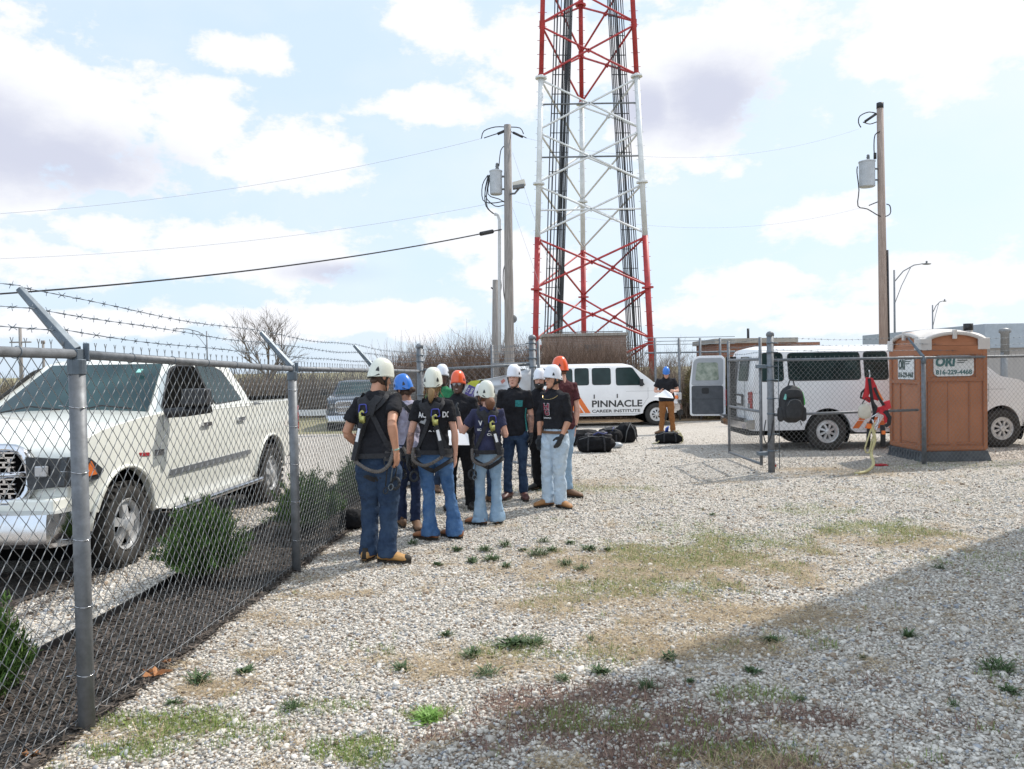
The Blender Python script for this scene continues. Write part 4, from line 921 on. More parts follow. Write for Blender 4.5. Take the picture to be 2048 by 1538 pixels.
# ================================================================ TOWER, POLES, BUILDINGS, TOILET
RED = mat('tower_red', (.42, .035, .035), .5, var=.35, vs=2.5)
TWH = mat('tower_white', (.66, .66, .65), .5, var=.12, vs=2.5)
WOOD = mat('weathered_pole_wood', (.34, .31, .29), .9, col2=(.19, .17, .155), vs=9, bump=.5, bs=20, stretch=(3, 3, .18))
WOODB = mat('brown_pole_wood', (.42, .33, .28), .9, col2=(.24, .18, .15), vs=9, bump=.5, bs=20, stretch=(3, 3, .18))
CABLE = mat('black_cable', (.02, .02, .022), .5, var=.3)
def tower():
    Y0 = 46.6; S = 34.3
    gl = at(1070, 690, Y0); gr_ = at(1302, 690, Y0)
    cx = (gl.x+gr_.x)/2; base = -.25
    t = empty('lattice_tower', (cx, Y0+2, base), 0, 'red and white three-legged lattice communications tower rising out of the frame', 'tower')
    tl = .0215                                    # taper per metre on each side
    def half(z): return 3.42-.0385*(z-1.5)/1.0*1.0
    def legs(z):
        h = half(z); return [Vector((cx-h, Y0, z)), Vector((cx+h, Y0, z)), Vector((cx, Y0+h*1.732, z))]
    ft = 6.10; z0 = .25
    def colr(z): return RED if (z < 9.35 or z > 18.7) else TWH
    for i in range(3):
        for a, b, m in ((base, 9.35, RED), (9.35, 18.7, TWH), (18.7, 34, RED)):
            mb = MB(); mb.tube([legs(a)[i], legs(b)[i]], .17 if a < 9 else (.155 if a < 18 else .14), 14); lg = mb.build('leg', m, t, True, t)
            for z in np.arange(z0+6.1, 33, 6.1):
                if a < z <= b: mb = MB(); mb.tube([legs(z-.05)[i], legs(z+.05)[i]], .34, 14); mb.build('flange', m, lg, False, t)
            z = a+.4
            while z < min(b-.2, 25):                       # step pegs
                p = legs(z)[i]; mb = MB(); mb.tube([p-Vector((.26, 0, 0)), p+Vector((.26, 0, 0))], .016, 4); mb.build('step_peg', m, lg, False, t); z += .8
    zz = z0
    k = 0
    for k in range(11):
        za = z0+k*3.05; zb = za+3.05
        m = RED if (za < 9.2 or za > 18.4) else TWH
        A = legs(za+.12); B = legs(zb-.12); mb = MB(); r = .062
        for i, j in ((0, 1), (1, 2), (2, 0)):
            mb.tube([A[i], B[j]], r, 6); mb.tube([A[j], B[i]], r, 6)
            mid = (A[i]+B[j]+A[j]+B[i])/4; mb.box(mid, (.22, .05, .22), Matrix.Rotation(.6, 3, 'Y'))
        for i in range(3):
            for q in (A[i], B[i]): mb.box(q, (.34, .1, .2))
        mb.build('brace', m, t, False, t)
        if k in (3, 4, 5):
            mb = MB(); Cc = legs((za+zb)/2+ (.0))
            for i, j in ((0, 1),): mb.tube([Cc[i], Cc[j]], .05, 6)
            mb.build('strut', GREYV if k != 3 else m, t, False, t)
    def run(xa, xb, Ya, n, w, m):
        mb = MB(); 
        top = at(xa, 0, Ya); bot = at(xb, 668, Ya); dv = (bot-top)
        for q in range(n):
            o = (q/(n-1)-.5)*w; yy_ = Ya+random.uniform(-.3, .3); wob = random.uniform(-.12, .12)
            pts = [top+dv*s+Vector((o+wob*.25*math.sin(s*9+q), yy_-Ya, 0)) for s in np.linspace(-.3, 1.12, 16)]
            mb.tube(pts, random.choice((.028, .035, .045)), 5)
        s = -.3
        while s < 1.1:
            c = top+dv*s; mb.box(c, (w*1.05, .06, .035)); s += .058
        return mb.build('cable_run', m, t, False, t)
    run(1138, 1117, 46.9, 8, .42, CABLE); run(1119, 1098, 46.9, 4, .55, CABLE)
    run(1223, 1262, 47.6, 6, .5, CABLE); run(1238, 1276, 47.9, 4, .35, CABLE)
    mb = MB(); mb.box(at(1170, 664, 46.8)+Vector((0, 0, 0)), (4.4, .1, .05)); mb.build('strut', GREYV, t, False, t)
tower()
# utility poles -----------------------------------------------------
def cylinder_transformer(parent, world, c, r=.24, h=.78):
    mb = MB(); mb.lathe([(r*.9, -h/2), (r, -h/2+.03), (r, h/2-.03), (r*1.06, h/2-.02), (r*1.06, h/2+.02), (r*.5, h/2+.07), (.01, h/2+.08)], c, n=24)
    tr = mb.build('transformer', mat('transformer_grey', (.42, .44, .46), .45, var=.15, vs=5), parent, True, world); tr.modifiers.new('e', 'EDGE_SPLIT')
    mb = MB(); cc = Vector(c)+Vector((.05, 0, h/2+.06)); mb.lathe([(.05, 0), (.07, .05), (.05, .08), (.07, .12), (.05, .16), (.06, .2), (.02, .24)], cc, n=12); mb.build('bushing', GREYV, tr, True, world)
    mb = MB()
    for z in (.22, -.22): mb.box(Vector(c)+Vector((r+.12, 0, z)), (.3, .1, .05))
    mb.build('bracket', GREYV, tr, False, world); return tr
def wires(mb, lst, r=.012):
    for pts in lst:
        P = [Vector(p) for p in pts]; out = []
        for i in range(len(P)-1):
            p0 = P[max(0, i-1)]; p1 = P[i]; p2 = P[i+1]; p3 = P[min(len(P)-1, i+2)]
            for t in (0, .33, .66):
                out.append(.5*((2*p1)+(p2-p0)*t+(2*p0-5*p1+4*p2-p3)*t*t+(3*p1-p0-3*p2+p3)*t**3))
        out.append(P[-1]); mb.tube(out, r, 5)
D1 = 28.0; q = lambda x, y, Y=D1: at(x, y, Y)
b1 = q(1018, 800); up1 = empty('utility_pole', (q(1018, 735).x, D1, -.25), 0, 'weathered grey utility pole with transformer and floodlight, left of the tower', 'utility pole')
mb = MB(); P0 = Vector((q(1018, 735).x, D1, -.3)); P1_ = q(1015, 250); mb.tube([P0, P0.lerp(P1_, .5), P1_], [.185, .155, .125], 16); mb.build('pole', WOOD, up1, True, up1)
cylinder_transformer(up1, up1, q(992, 366), .215, .80)
mb = MB(); c = q(1038, 368, D1-.4)
mb.box(c, (.42, .3, .18), Matrix.Rotation(R(-14), 3, 'Y')); fl_ = mb.build('floodlight', mat('cream_lamp_housing', (.62, .58, .50), .5), up1, False, up1)
mb = MB(); mb.box(c+Vector((-.02, -.10, -.12)), (.40, .26, .10), Matrix.Rotation(R(-8), 3, 'Y')); mb.tube([c+Vector((0, 0, -.15)), c+Vector((-.15, .1, -.30)), q(1017, 388)], .035, 8); mb.build('lamp_arm', GREYV, fl_, False, up1)
mb = MB(); mb.tube([q(999, 705), q(999, 560), q(999, 440), q(996, 430), q(989, 428)], .055, 8); mb.build('conduit', mat('grey_conduit', (.50, .51, .52), .5, var=.1), up1, True, up1)
mb = MB(); mb.tube([q(1023, 700), q(1023, 520)], .065, 8); mb.build('conduit', bpy.data.materials['grey_conduit'], up1, True, up1)
mb = MB()
wires(mb, [[q(1013, 254), q(990, 254), q(968, 262), q(963, 277)], [q(1013, 262), q(992, 268), q(968, 276)], [q(1018, 262), q(1040, 270), q(1053, 276)], [q(1018, 254), q(1040, 256), q(1047, 268)],
           [q(1012, 290), q(1002, 300), q(998, 332)], [q(976, 350), q(965, 370), q(966, 400), q(985, 406), q(1010, 402)], [q(978, 350), q(970, 385), q(972, 412), q(986, 427)], [q(979, 350), q(973, 390), q(975, 415), q(990, 429)],
           [q(976, 352), q(970, 390), q(990, 412), q(1008, 410)], [q(981, 352), q(976, 388), q(998, 398), q(1010, 405)], [q(1016, 520), q(1007, 540), q(1008, 590), q(1016, 625)]], .018)
mb.tube([q(995, 268), q(1011, 261)], .05, 6); mb.tube([q(1026, 265), q(1046, 274)], .045, 6)
mb.build('wiring', CABLE, up1, True, up1)
mb = MB(); mb.lathe([(.14, -.05), (.14, .05)], q(1026, 638), 'y', 16); mb.build('meter', GREYV, up1, True, up1)
up2 = empty('utility_pole', (q(989, 735).x, 30, -.25), 0, 'short broken grey pole stub just left of the transformer pole', 'utility pole')
mb = MB(); mb.tube([(at(988, 735, 30).x, 30, -.3), at(992, 560, 30)], [.16, .125], 12); mb.build('pole', WOOD, up2, True, up2)
for w_ in ([at(982, 575, 30), at(988, 580, 30), at(994, 590, 30)], [at(998, 545, 30), at(1002, 570, 30), at(1000, 585, 30)]): mb = MB(); wires(mb, [w_], .03); mb.build('wire', CABLE, up2, True, up2)
D3 = 32.0
up3 = empty('utility_pole', (at(1768, 728, D3).x, D3, -.25), 0, 'tall brown utility pole with a black cap and grey transformer, right of the tower', 'utility pole')
P0 = at(1769, 735, D3); P0.z = -.3; P1_ = at(1760, 214, D3)
mb = MB(); mb.tube([P0, P0.lerp(P1_, .5), P1_], [.19, .155, .125], 16); mb.build('pole', WOODB, up3, True, up3)
mb = MB(); mb.tube([at(1760, 217, D3), at(1760, 206, D3)], .135, 14); mb.build('pole_cap', BLACKP, up3, True, up3)
cylinder_transformer(up3, up3, at(1734, 349, D3), .30, 1.0)
q3 = lambda x, y: at(x, y, D3-.1)
mb = MB()
wires(mb, [[q3(1753, 227), q3(1738, 224), q3(1720, 232), q3(1717, 245), q3(1722, 255)], [q3(1753, 244), q3(1740, 248), q3(1726, 244)], [q3(1764, 262), q3(1750, 270), q3(1748, 300), q3(1750, 315)],
           [q3(1715, 333), q3(1714, 345), q3(1718, 380), q3(1716, 412), q3(1735, 418), q3(1762, 433), q3(1780, 428), q3(1780, 412), q3(1773, 408)], [q3(1755, 404), q3(1745, 408), q3(1738, 411)]], .022)
mb.tube([q3(1752, 228), q3(1730, 243)], .05, 6); mb.tube([q3(1775, 500), q3(1778, 700)], .04, 6); mb.tube([q3(1750, 318), q3(1750, 306)], .06, 8)
mb.build('wiring', CABLE, up3, True, up3)
# spans between poles and off frame
def span(A, B, sag, r, m, lab, nm='power_line', extra=None):
    mb = MB(); n = 40; pts = [A.lerp(B, i/n)-Vector((0, 0, sag*4*(i/n)*(1-i/n))) for i in range(n+1)]; mb.tube(pts, r, 5)
    if extra: mb.tube([pts[0].lerp(pts[-1], s)-Vector((0, 0, sag*4*s*(1-s))) for s in np.linspace(*extra, 6)], r*3.2, 8)
    return tag(mb.build(nm, m, sm=True), lab, 'cable', 'overhead lines')
WIRE = mat('weathered_wire', (.42, .42, .43), .6)
span(q(963, 277), at(-260, 440, 24), .55, .0055, WIRE, 'thin upper overhead wire running left from the top of the grey utility pole')
span(q(985, 406), at(-260, 522, 24), .5, .0055, WIRE, 'thin lower overhead wire running left from the transformer')
span(q(1003, 459), at(-300, 606, 17), .35, .022, CABLE, 'thick black overhead cable with a splice, running left from the pole', extra=(.022, .052))
span(q(1052, 276), at(1720, 257, D3), .9, .0040, WIRE, 'thin upper overhead wire between the two utility poles')
span(q(1030, 403), at(1738, 411, D3), .9, .0040, WIRE, 'thin lower overhead wire between the two utility poles')
span(q(1025, 305), at(1120, 590, 26), .0, .006, WIRE, 'steep guy wire slanting right from high on the grey utility pole')
span(q(1025, 415), at(1090, 600, 27), .0, .005, WIRE, 'steeper guy wire from mid height of the grey utility pole')
# far poles and street lamps
for x, y0_, Y, lab in ((40, 655, 60, 'distant thin wooden pole at the far left beyond the truck'), (86, 682, 75, 'shorter distant pole beside the far left one')):
    mb = MB(); p = at(x, y0_, Y); mb.tube([(p.x, Y, -.3), p], [.15, .11], 8); mb.box(p+Vector((0, 0, -1.1)), (1.6, .1, .1)) if x < 60 else mb.box(p+Vector((0, 0, -.1)), (.3, .2, .3))
    tag(mb.build('utility_pole', WOOD, sm=True), lab, 'utility pole')
def lamp(x, ytop, Y, armpx, lab, r=.09):
    base = at(x, 735, Y); top = at(x, ytop, Y); e = empty('street_lamp', (base.x, Y, -.25), 0, lab, 'street lamp', 'street lamps in the distance')
    mb = MB(); mb.tube([(base.x, Y, -.3), (base.x, Y, top.z)], [r, r*.7], 10); mb.build('pole', GALV, e, True, e)
    s = armpx/abs(armpx); L_ = abs(armpx)/FPX*Y; T = Vector((base.x, Y, top.z))
    pts = [T+Vector((0, 0, -.9)), T+Vector((s*L_*.25, 0, -.1)), T+Vector((s*L_*.55, 0, .35)), T+Vector((s*L_*.8, 0, .45))]
    mb = MB(); mb.tube(pts, r*.45, 8); mb.tube([T+Vector((0, 0, -2.6)), T+Vector((s*L_*.2, 0, -1.2)), T+Vector((s*L_*.45, 0, .15))], r*.3, 6); mb.build('arm', GALV, e, True, e)
    mb = MB(); c = T+Vector((s*L_*.9, 0, .42)); mb.ball(c, (L_*.13, .18, .07), 12, 6); mb.tube([c, c+Vector((0, 0, .22))], .07, 8); mb.build('lamp_head', GREYV, e, True, e)
lamp(1790, 540, 61, 72, 'tall street lamp with a curved arm just right of the brown pole')
lamp(1866, 610, 91, 27, 'smaller, farther street lamp above the orange toilet', .10)
lamp(415, 662, 125, -66, 'distant street lamp with a long arm above the white truck', .14)
# buildings ---------------------------------------------------------
def brick_mat(name, c1, c2, mortar, s=1.0):
    m = mat(name, c1, .9); nt = m.node_tree; N = nt.nodes; L = nt.links; tc = N['Texture Coordinate']
    mp = N.new('ShaderNodeMapping'); mp.inputs['Rotation'].default_value = (R(90), 0, 0)
    geo = N.new('ShaderNodeSeparateXYZ'); L.new(tc.outputs['Object'], geo.inputs[0]); cmb = N.new('ShaderNodeCombineXYZ')
    ad = N.new('ShaderNodeMath'); ad.operation = 'ADD'; L.new(geo.outputs[0], ad.inputs[0]); L.new(geo.outputs[1], ad.inputs[1]); L.new(ad.outputs[0], cmb.inputs[0]); L.new(geo.outputs[2], cmb.inputs[1])
    b = N.new('ShaderNodeTexBrick'); b.inputs['Scale'].default_value = 1/s; b.inputs['Color1'].default_value = (*c1, 1); b.inputs['Color2'].default_value = (*c2, 1); b.inputs['Mortar'].default_value = (*mortar, 1)
    b.inputs['Brick Width'].default_value = .24; b.inputs['Row Height'].default_value = .08; b.inputs['Mortar Size'].default_value = .01
    L.new(cmb.outputs[0], b.inputs['Vector']); L.new(b.outputs['Color'], N['Principled BSDF'].inputs['Base Color']); return m
BR1 = brick_mat('brown_brick', (.22, .15, .12), (.29, .20, .16), (.30, .27, .24))
CONC = mat('concrete_trim', (.36, .33, .29), .9, var=.2, vs=3)
Yb = 38.0; a = at(1088, 700, Yb); b = at(1253, 700, Yb); zt = at(1170, 664, Yb).z; cxx = (a.x+b.x)/2
e = empty('brick_hut', (cxx, Yb+1.6, -.25), 0, 'small flat-roofed brown brick hut at the foot of the tower', 'building')
mb = MB(); mb.box((cxx, Yb+1.6, zt/2-.2), (b.x-a.x, 3.2, zt+.0)); mb.build('wall', BR1, e, False, e)
mb = MB(); mb.box((cxx, Yb+1.6, zt-.12), (b.x-a.x+.14, 3.34, .14)); mb.build('roof', CONC, e, False, e)
mb = MB(); mb.box((cxx+.4, Yb-.015, zt-.75), (.9, .05, .3)); mb.build('vent', GREYV, e, False, e)
Yb = 30.5; a = at(1434, 700, Yb); b = at(1640, 700, Yb); zt = at(1500, 686, Yb).z
e = empty('brick_hut', ((a.x+b.x)/2, Yb+3, -.25), 0, 'low red brown brick building behind the van with the open door', 'building')
BR2 = brick_mat('red_brick', (.22, .095, .055), (.30, .13, .08), (.26, .2, .17))
mb = MB(); poly = [(a.x, -.3), (b.x, -.3), (b.x, zt), (a.x, zt)]; mb.prism(poly, (0, Yb, 0), (1, 0, 0), (0, 0, 1), (0, 1, 0), 3.4); mb.build('wall', BR2, e, False, e)
mb = MB(); po = [(a.x-.12, zt), (b.x-.9, zt), (b.x-.9, zt+.18), (a.x-.12, zt+.18)]; mb.prism(po, (0, Yb-.2, 0), (1, 0, 0), (0, 0, 1), (0, 1, 0), 3.8); mb.build('roof', CONC, e, False, e)
mb = MB(); c = at(1462, 715, Yb); mb.box((c.x, Yb-.01, 1.0), (1.1, .08, 2.1)); mb.build('door', mat('tan_door', (.40, .34, .25), .7, var=.1), e, False, e)
mb = MB(); c = at(1512, 686, Yb); mb.tube([(c.x, Yb+1, zt), (c.x, Yb+1, zt+.6)], .05, 6); mb.build('vent_pipe', BLACKP, e, True, e)
Yb = 30.0; a = at(1972, 700, Yb); zt = at(1990, 672, Yb).z
e = empty('warehouse', (a.x+6, Yb+5, -.25), 0, 'pale grey metal warehouse at the right edge behind the toilet', 'building')
mb = MB(); mb.box((a.x+7, Yb+5, zt/2-.2), (14, 10, zt)); mb.build('wall', mat('grey_siding', (.42, .40, .38), .7, col2=(.36, .34, .33), vs=2, stretch=(6, 6, .3)), e, False, e)
mb = MB(); mb.box((a.x+7, Yb+5, zt+.0), (14.3, 10.4, .9)); mb.build('roof', mat('grey_fascia', (.36, .41, .46), .6, var=.1), e, False, e)
mb = MB(); mb.lathe([(.14, -.3), (.14, .5), (.2, .55), (.2, .65), (.05, .7)], at(2010, 695, Yb-1.2), n=16); mb.tube([at(2008, 705, Yb-1.2), (at(2008, 705, Yb-1.2).x, Yb-1.2, -.2)], .12, 8); mb.build('exhaust_pipe', GALVW, e, True, e)
# the tall brick building out of the frame on the right whose shade lies across the yard
p1 = gnd(2048, 1100); sh = Vector((-math.sin(SUN_AZ), -math.cos(SUN_AZ), 0))
BX, BY, BH = 9.2, 11.5, 16.5
e = empty('brick_building', (BX+6, BY-8, 0), 0, 'tall tan brick building beside the yard whose shade falls across the gravel', 'building')
BR3 = brick_mat('tan_brick', (.36, .29, .22), (.42, .34, .27), (.4, .38, .35))
mb = MB(); mb.box((BX+7, BY-8, BH/2), (14, 16, BH)); mb.build('wall', BR3, e, False, e)
mb = MB(); mb.box((BX+7, BY-8, BH+.12), (14.2, 16.2, .24)); mb.build('roof', CONC, e, False, e)
for fz in range(4):
    for k in range(4):
        mb = MB(); mb.box((BX-.01, BY-2.5-k*3.6, 2.2+fz*3.6), (.10, 1.3, 1.6)); w_ = mb.build('window', GREYV, e, False, e)
        mb = MB(); mb.box((BX-.055, BY-2.5-k*3.6, 2.2+fz*3.6), (.03, 1.14, 1.44)); mb.build('pane', GLASSD, w_, False, e)
# portable toilet ---------------------------------------------------
PT = mat('orange_brown_plastic', (.44, .18, .09), .5, var=.12, vs=2, bump=.25, bs=120)
PTD = mat('orange_brown_plastic_dark', (.38, .15, .072), .5, var=.1)
ROOFP = mat('milky_roof_plastic', (.60, .555, .52), .45, var=.12, vs=4)
SIGNW = mat('sign_white', (.78, .78, .77), .5, var=.05, vs=6)
TEALL = mat('teal_lettering', (.07, .17, .17), .5); DKL = mat('dark_lettering', (.05, .08, .07), .5)
tx, ty = 7.16, 13.98; tw = 1.13
e = empty('portable_toilet', (tx+tw/2, ty+tw/2, 0), 0, 'orange brown portable toilet with white roof and phone number signs', 'portable toilet')
def T(mb, nm, m, par=None, **k): return mb.build(nm, m, par or e, False, e, **k)
mb = MB(); mb.box((tx+tw/2, ty+tw/2, .09), (tw+.12, tw+.12, .18), taper=.93); base = T(mb, 'skid', mat('grey_skid', (.10, .11, .12), .8, var=.3), bevel=.01)
mb = MB()
for k in range(12): mb.box((tx-.045, ty+.05+k*.095, .09), (.03, .03, .15))
T(mb, 'skid_rib', bpy.data.materials['grey_skid'], base)
mb = MB(); mb.box((tx+tw/2, ty+tw/2, 1.10), (tw, tw, 1.86)); wl = T(mb, 'wall', PT, bevel=.015)
mb = MB()
# front face frame (facing -Y)
yF = ty-.014
def fr(x0, x1, z0, z1, m=None, t=.03): mb.box(((x0+x1)/2, yF+.014-t/2, (z0+z1)/2), (x1-x0, t, z1-z0))
for x0, x1 in ((tx, tx+.07), (tx+tw-.07, tx+tw)): fr(x0, x1, .2, 2.03, t=.036)
fr(tx+.07, tx+tw-.07, 1.86, 2.02); fr(tx+.07, tx+tw-.07, 1.40, 1.47); fr(tx+.07, tx+tw-.07, .2, .27); fr(tx+.10, tx+.16, .27, 1.40, t=.012); fr(tx+.82, tx+.84, .27, 1.40, t=.018); fr(tx+.45, tx+.46, .27, 1.40, t=.010)
fr(tx+.07, tx+.15, 1.47, 1.86); fr(tx+tw-.2, tx+tw-.07, 1.47, 1.86); fr(tx+.07, tx+.5, .30, .33, t=.02); fr(tx+.6, tx+1.0, .30, .33, t=.02)
def fs(y0, y1, z0, z1, t=.03): mb.box((tx-t/2, (y0+y1)/2, (z0+z1)/2), (t, y1-y0, z1-z0))
for y0, y1 in ((ty+.0, ty+.08), (ty+tw-.08, ty+tw)): fs(y0, y1, .2, 2.0, .034)
fs(ty+.08, ty+tw-.08, 1.86, 2.0); fs(ty+.08, ty+tw-.08, 1.36, 1.43); fs(ty+.08, ty+tw-.08, .2, .27); fs(ty+.74, ty+.78, .27, 1.36, .025); fs(ty+.08, ty+.7, .31, .34, .02)
T(mb, 'panel_rib', PTD, wl, bevel=.006)
# arched gables + roof
mb = MB()
def archp(w): 
    pts = [(0, 0)]+[(w*(.06+.88*i/16), .06+.20*math.sin(PI*(.06+.88*i/16))**.6) for i in range(17)]+[(w, 0)]
    return pts
mb.prism(archp(tw), (tx, ty+.03, 2.03), (1, 0, 0), (0, 0, 1), (0, 1, 0), tw-.06); T(mb, 'gable', PT, wl)
mb = MB(); mb.prism(archp(tw), (tx+.03, ty, 2.031), (0, 1, 0), (0, 0, 1), (1, 0, 0), tw-.06); T(mb, 'gable', PT, wl)
rf = MB(); n = 18; V = []; F = []
for j in range(n+1):
    for i in range(n+1):
        x, y = -0.04+1.08*i/n, -.04+1.08*j/n
        ax, ay = math.sin(PI*max(0, min(1, x))), math.sin(PI*max(0, min(1, y)))
        z = 2.07+.19*max(ax, .0)**.6*(.35+.65*(1-0)) if False else 2.06+.20*max(ax**.6*.0, 0)
        edge = max(abs(x-.5), abs(y-.5))*2
        z = 2.10+.17*(ax**.55)*(1 if abs(y-.5) > abs(x-.5) else 1)
        z = 2.09+.19*max((ax**.55) if abs(y-.5) >= abs(x-.5) else 0, (ay**.55) if abs(x-.5) >= abs(y-.5) else 0)+.06*(1-edge**2)
        V.append((tx+x*tw, ty+y*tw, z))
rf.add(V, [(j*(n+1)+i, j*(n+1)+i+1, (j+1)*(n+1)+i+1, (j+1)*(n+1)+i) for j in range(n) for i in range(n)])
ro = rf.build('roof', ROOFP, e, True, e); s_ = ro.modifiers.new('s', 'SOLIDIFY'); s_.thickness = .06; s_.offset = -1
mb = MB()
for dx, dy in ((0, 0), (1, 0), (0, 1), (1, 1)):
    cx_, cy_ = tx+dx*tw, ty+dy*tw; sx, sy = (1 if dx == 0 else -1), (1 if dy == 0 else -1)
    mb = MB(); mb.box((cx_+sx*.06, cy_-sy*.035, 2.05), (.20, .03, .2)); mb.box((cx_-sx*.035, cy_+sy*.06, 2.05), (.03, .20, .2)); T(mb, 'roof_corner', ROOFP, ro, bevel=.01)
mb = MB()
mb.box((tx+tw/2, ty-.03, 2.22), (.07, .05, .16)); mb.box((tx-.03, ty+tw/2, 2.22), (.05, .07, .16))
T(mb, 'roof_rib', ROOFP, ro, bevel=.01)
mb = MB(); mb.tube([(tx+1.02, ty+.35, 2.1), (tx+1.02, ty+.35, 2.32)], .070, 16); vp = mb.build('vent_pipe', ROOFP, e, True, e)
mb = MB(); mb.tube([(tx+1.02, ty+.35, 2.30), (tx+1.02, ty+.35, 2.42)], .080, 16); mb.build('vent_cap', BLACKP, vp, True, e)
mb = MB(); k = roundpoly([(0, 0), (.70, 0), (.70, .36), (0, .36)], .09); mb.prism(k, (tx+.20, ty-.012, 1.49), (1, 0, 0), (0, 0, 1), (0, -1, 0), .014); s1 = T(mb, 'sign', SIGNW)
mb = MB(); k = roundpoly([(0, 0), (.58, 0), (.58, .42), (0, .42)], .012); mb.prism(k, (tx-.012, ty+.80, 1.44), (0, -1, 0), (0, 0, 1), (-1, 0, 0), .014); s2 = T(mb, 'sign', SIGNW)
ix, iy = tx+tw/2, ty+tw/2
f1 = lambda x0, z0: (lambda u, w_, d: (tx+.20+x0+u+.12*w_-ix, ty-.0285-d-iy, 1.49+z0+w_))
f1n = lambda x0, z0: (lambda u, w_, d: (tx+.20+x0+u-ix, ty-.0285-d-iy, 1.49+z0+w_))
f2 = lambda x0, z0, sl=0.: (lambda u, w_, d: (tx-.0285-d-ix, ty+.80-x0-u-sl*w_-iy, 1.44+z0+w_))
lettering('lettering', 'ORI', .17, TEALL, s1, f1(.02, .17), .34, .05); lettering('lettering', '816-229-4468', .085, TEALL, s1, f1n(.035, .03), .63, .03)
lettering('lettering', 'ORI', .19, DKL, s2, f2(.02, .17, .12), .24, .05); lettering('lettering', '816-229-4468', .10, DKL, s2, f2(.02, .03), .54, .03)
mb = MB()
for k in range(3):
    mb.box((tx+.20+.53-.03*k, ty-.028, 1.49+.31-.035*k), (.22-.05*k, .004, .014)); mb.box((tx-.028, ty+.80-.40+.02*k, 1.44+.36-.04*k), (.004, .24-.06*k, .016))
T(mb, 'small_print', DKL, s1)
# ================================================================ PEOPLE   (local: facing +Y, +X is the person's right)
FOLD = bpy.data.textures.new('folds', 'CLOUDS'); FOLD.noise_scale = .13; FOLD.noise_depth = 2
FOLDF = bpy.data.textures.new('fine_folds', 'CLOUDS'); FOLDF.noise_scale = .045; FOLDF.noise_depth = 1
def cloth(name, c1, c2=None, vs=14, rough=.9, bump=.35, bs=55, stretch=None): return mat(name, c1, rough, col2=c2 or tuple(x*.7 for x in c1), vs=vs, bump=bump, bs=bs, spec=.2, stretch=stretch)
SKIN = {'fair': mat('fair_skin', (.62, .34, .25), .5, var=.12, vs=16), 'tan': mat('tan_skin', (.54, .27, .17), .5, var=.15, vs=16), 'dark': mat('dark_brown_skin', (.11, .055, .038), .45, var=.2, vs=16), 'brown': mat('brown_skin', (.34, .16, .10), .5, var=.15, vs=16)}
TATTOO = mat('tattooed_skin', (.50, .27, .19), .5, col2=(.15, .09, .08), vs=30)
BLACKT = cloth('black_cotton', (.014, .014, .017), (.022, .022, .026)); NAVYT = cloth('navy_cotton', (.032, .035, .075), (.05, .053, .10))
LAVT = cloth('lavender_grey_cotton', (.44, .42, .52), (.36, .34, .44)); MARO = cloth('maroon_cotton', (.095, .03, .035), (.06, .02, .024)); GREENT = cloth('green_cotton', (.04, .22, .10))
JEANS = {'dark': cloth('dark_denim', (.018, .034, .072), (.045, .075, .13), 7), 'mid': cloth('mid_blue_denim', (.035, .095, .23), (.10, .19, .35), 7), 'light': cloth('light_denim', (.20, .31, .44), (.33, .45, .57), 7),
         'pale': cloth('pale_denim', (.42, .52, .62), (.55, .64, .72), 7), 'navy': cloth('navy_denim', (.016, .024, .06), (.03, .045, .09), 7), 'black': cloth('black_trousers', (.012, .012, .014)), 'brown': cloth('brown_canvas', (.27, .12, .045), (.20, .085, .03), 9)}
HELM = {'cream': mat('cream_helmet', (.70, .70, .60), .3, coat=.4, var=.04), 'white': mat('white_helmet', (.76, .77, .82), .3, coat=.4, var=.04), 'orange': mat('orange_helmet', (.80, .095, .015), .3, coat=.4, var=.08), 'blue': mat('blue_helmet', (.02, .17, .60), .3, coat=.4, var=.08)}
HAIRM = {'blond': mat('blond_hair', (.42, .27, .13), .6, col2=(.24, .14, .06), vs=30, bump=.5, bs=90, stretch=(3, 3, .4)), 'brown': mat('brown_hair', (.10, .05, .03), .6, col2=(.045, .025, .015), vs=30, bump=.5, bs=90, stretch=(3, 3, .4)),
         'black': mat('black_hair', (.018, .014, .012), .7, bump=.6, bs=90), 'red': mat('reddish_hair', (.22, .09, .04), .6, col2=(.12, .05, .025), vs=30, bump=.5, bs=90)}
WEB = mat('harness_webbing', (.024, .024, .028), .8, var=.3, vs=30, bump=.3, bs=200); WEBG = mat('grey_harness_pad', (.075, .07, .072), .8, var=.2, vs=20); HOSE = mat('ribbed_lanyard', (.13, .115, .105), .8, var=.3, vs=40)
HOOK = mat('yellow_green_hook', (.50, .48, .16), .35, .5, var=.2); BLUEF = mat('blue_ring_frame', (.05, .06, .35), .4); PAPER = mat('white_paper', (.82, .82, .84), .7)
BOOTM = {'tan': mat('tan_leather', (.36, .17, .06), .6, var=.25, vs=18), 'brown': mat('brown_leather', (.16, .085, .045), .6, var=.3, vs=18), 'black': mat('black_leather', (.02, .018, .017), .5, var=.3), 'red': mat('oxblood_leather', (.09, .03, .025), .5, var=.3), 'gold': mat('wheat_leather', (.50, .27, .09), .6, var=.2, vs=18), 'rust': mat('rust_leather', (.27, .11, .045), .6, var=.25, vs=18)}
GLOVE = mat('dark_glove', (.02, .022, .026), .7, var=.4, vs=40)
SOLE = mat('boot_sole', (.03, .025, .02), .8); EYEW = mat('eye', (.03, .02, .018), .2); LIP = mat('lips', (.32, .10, .08), .5); TOOTH = mat('teeth', (.75, .72, .68), .3)
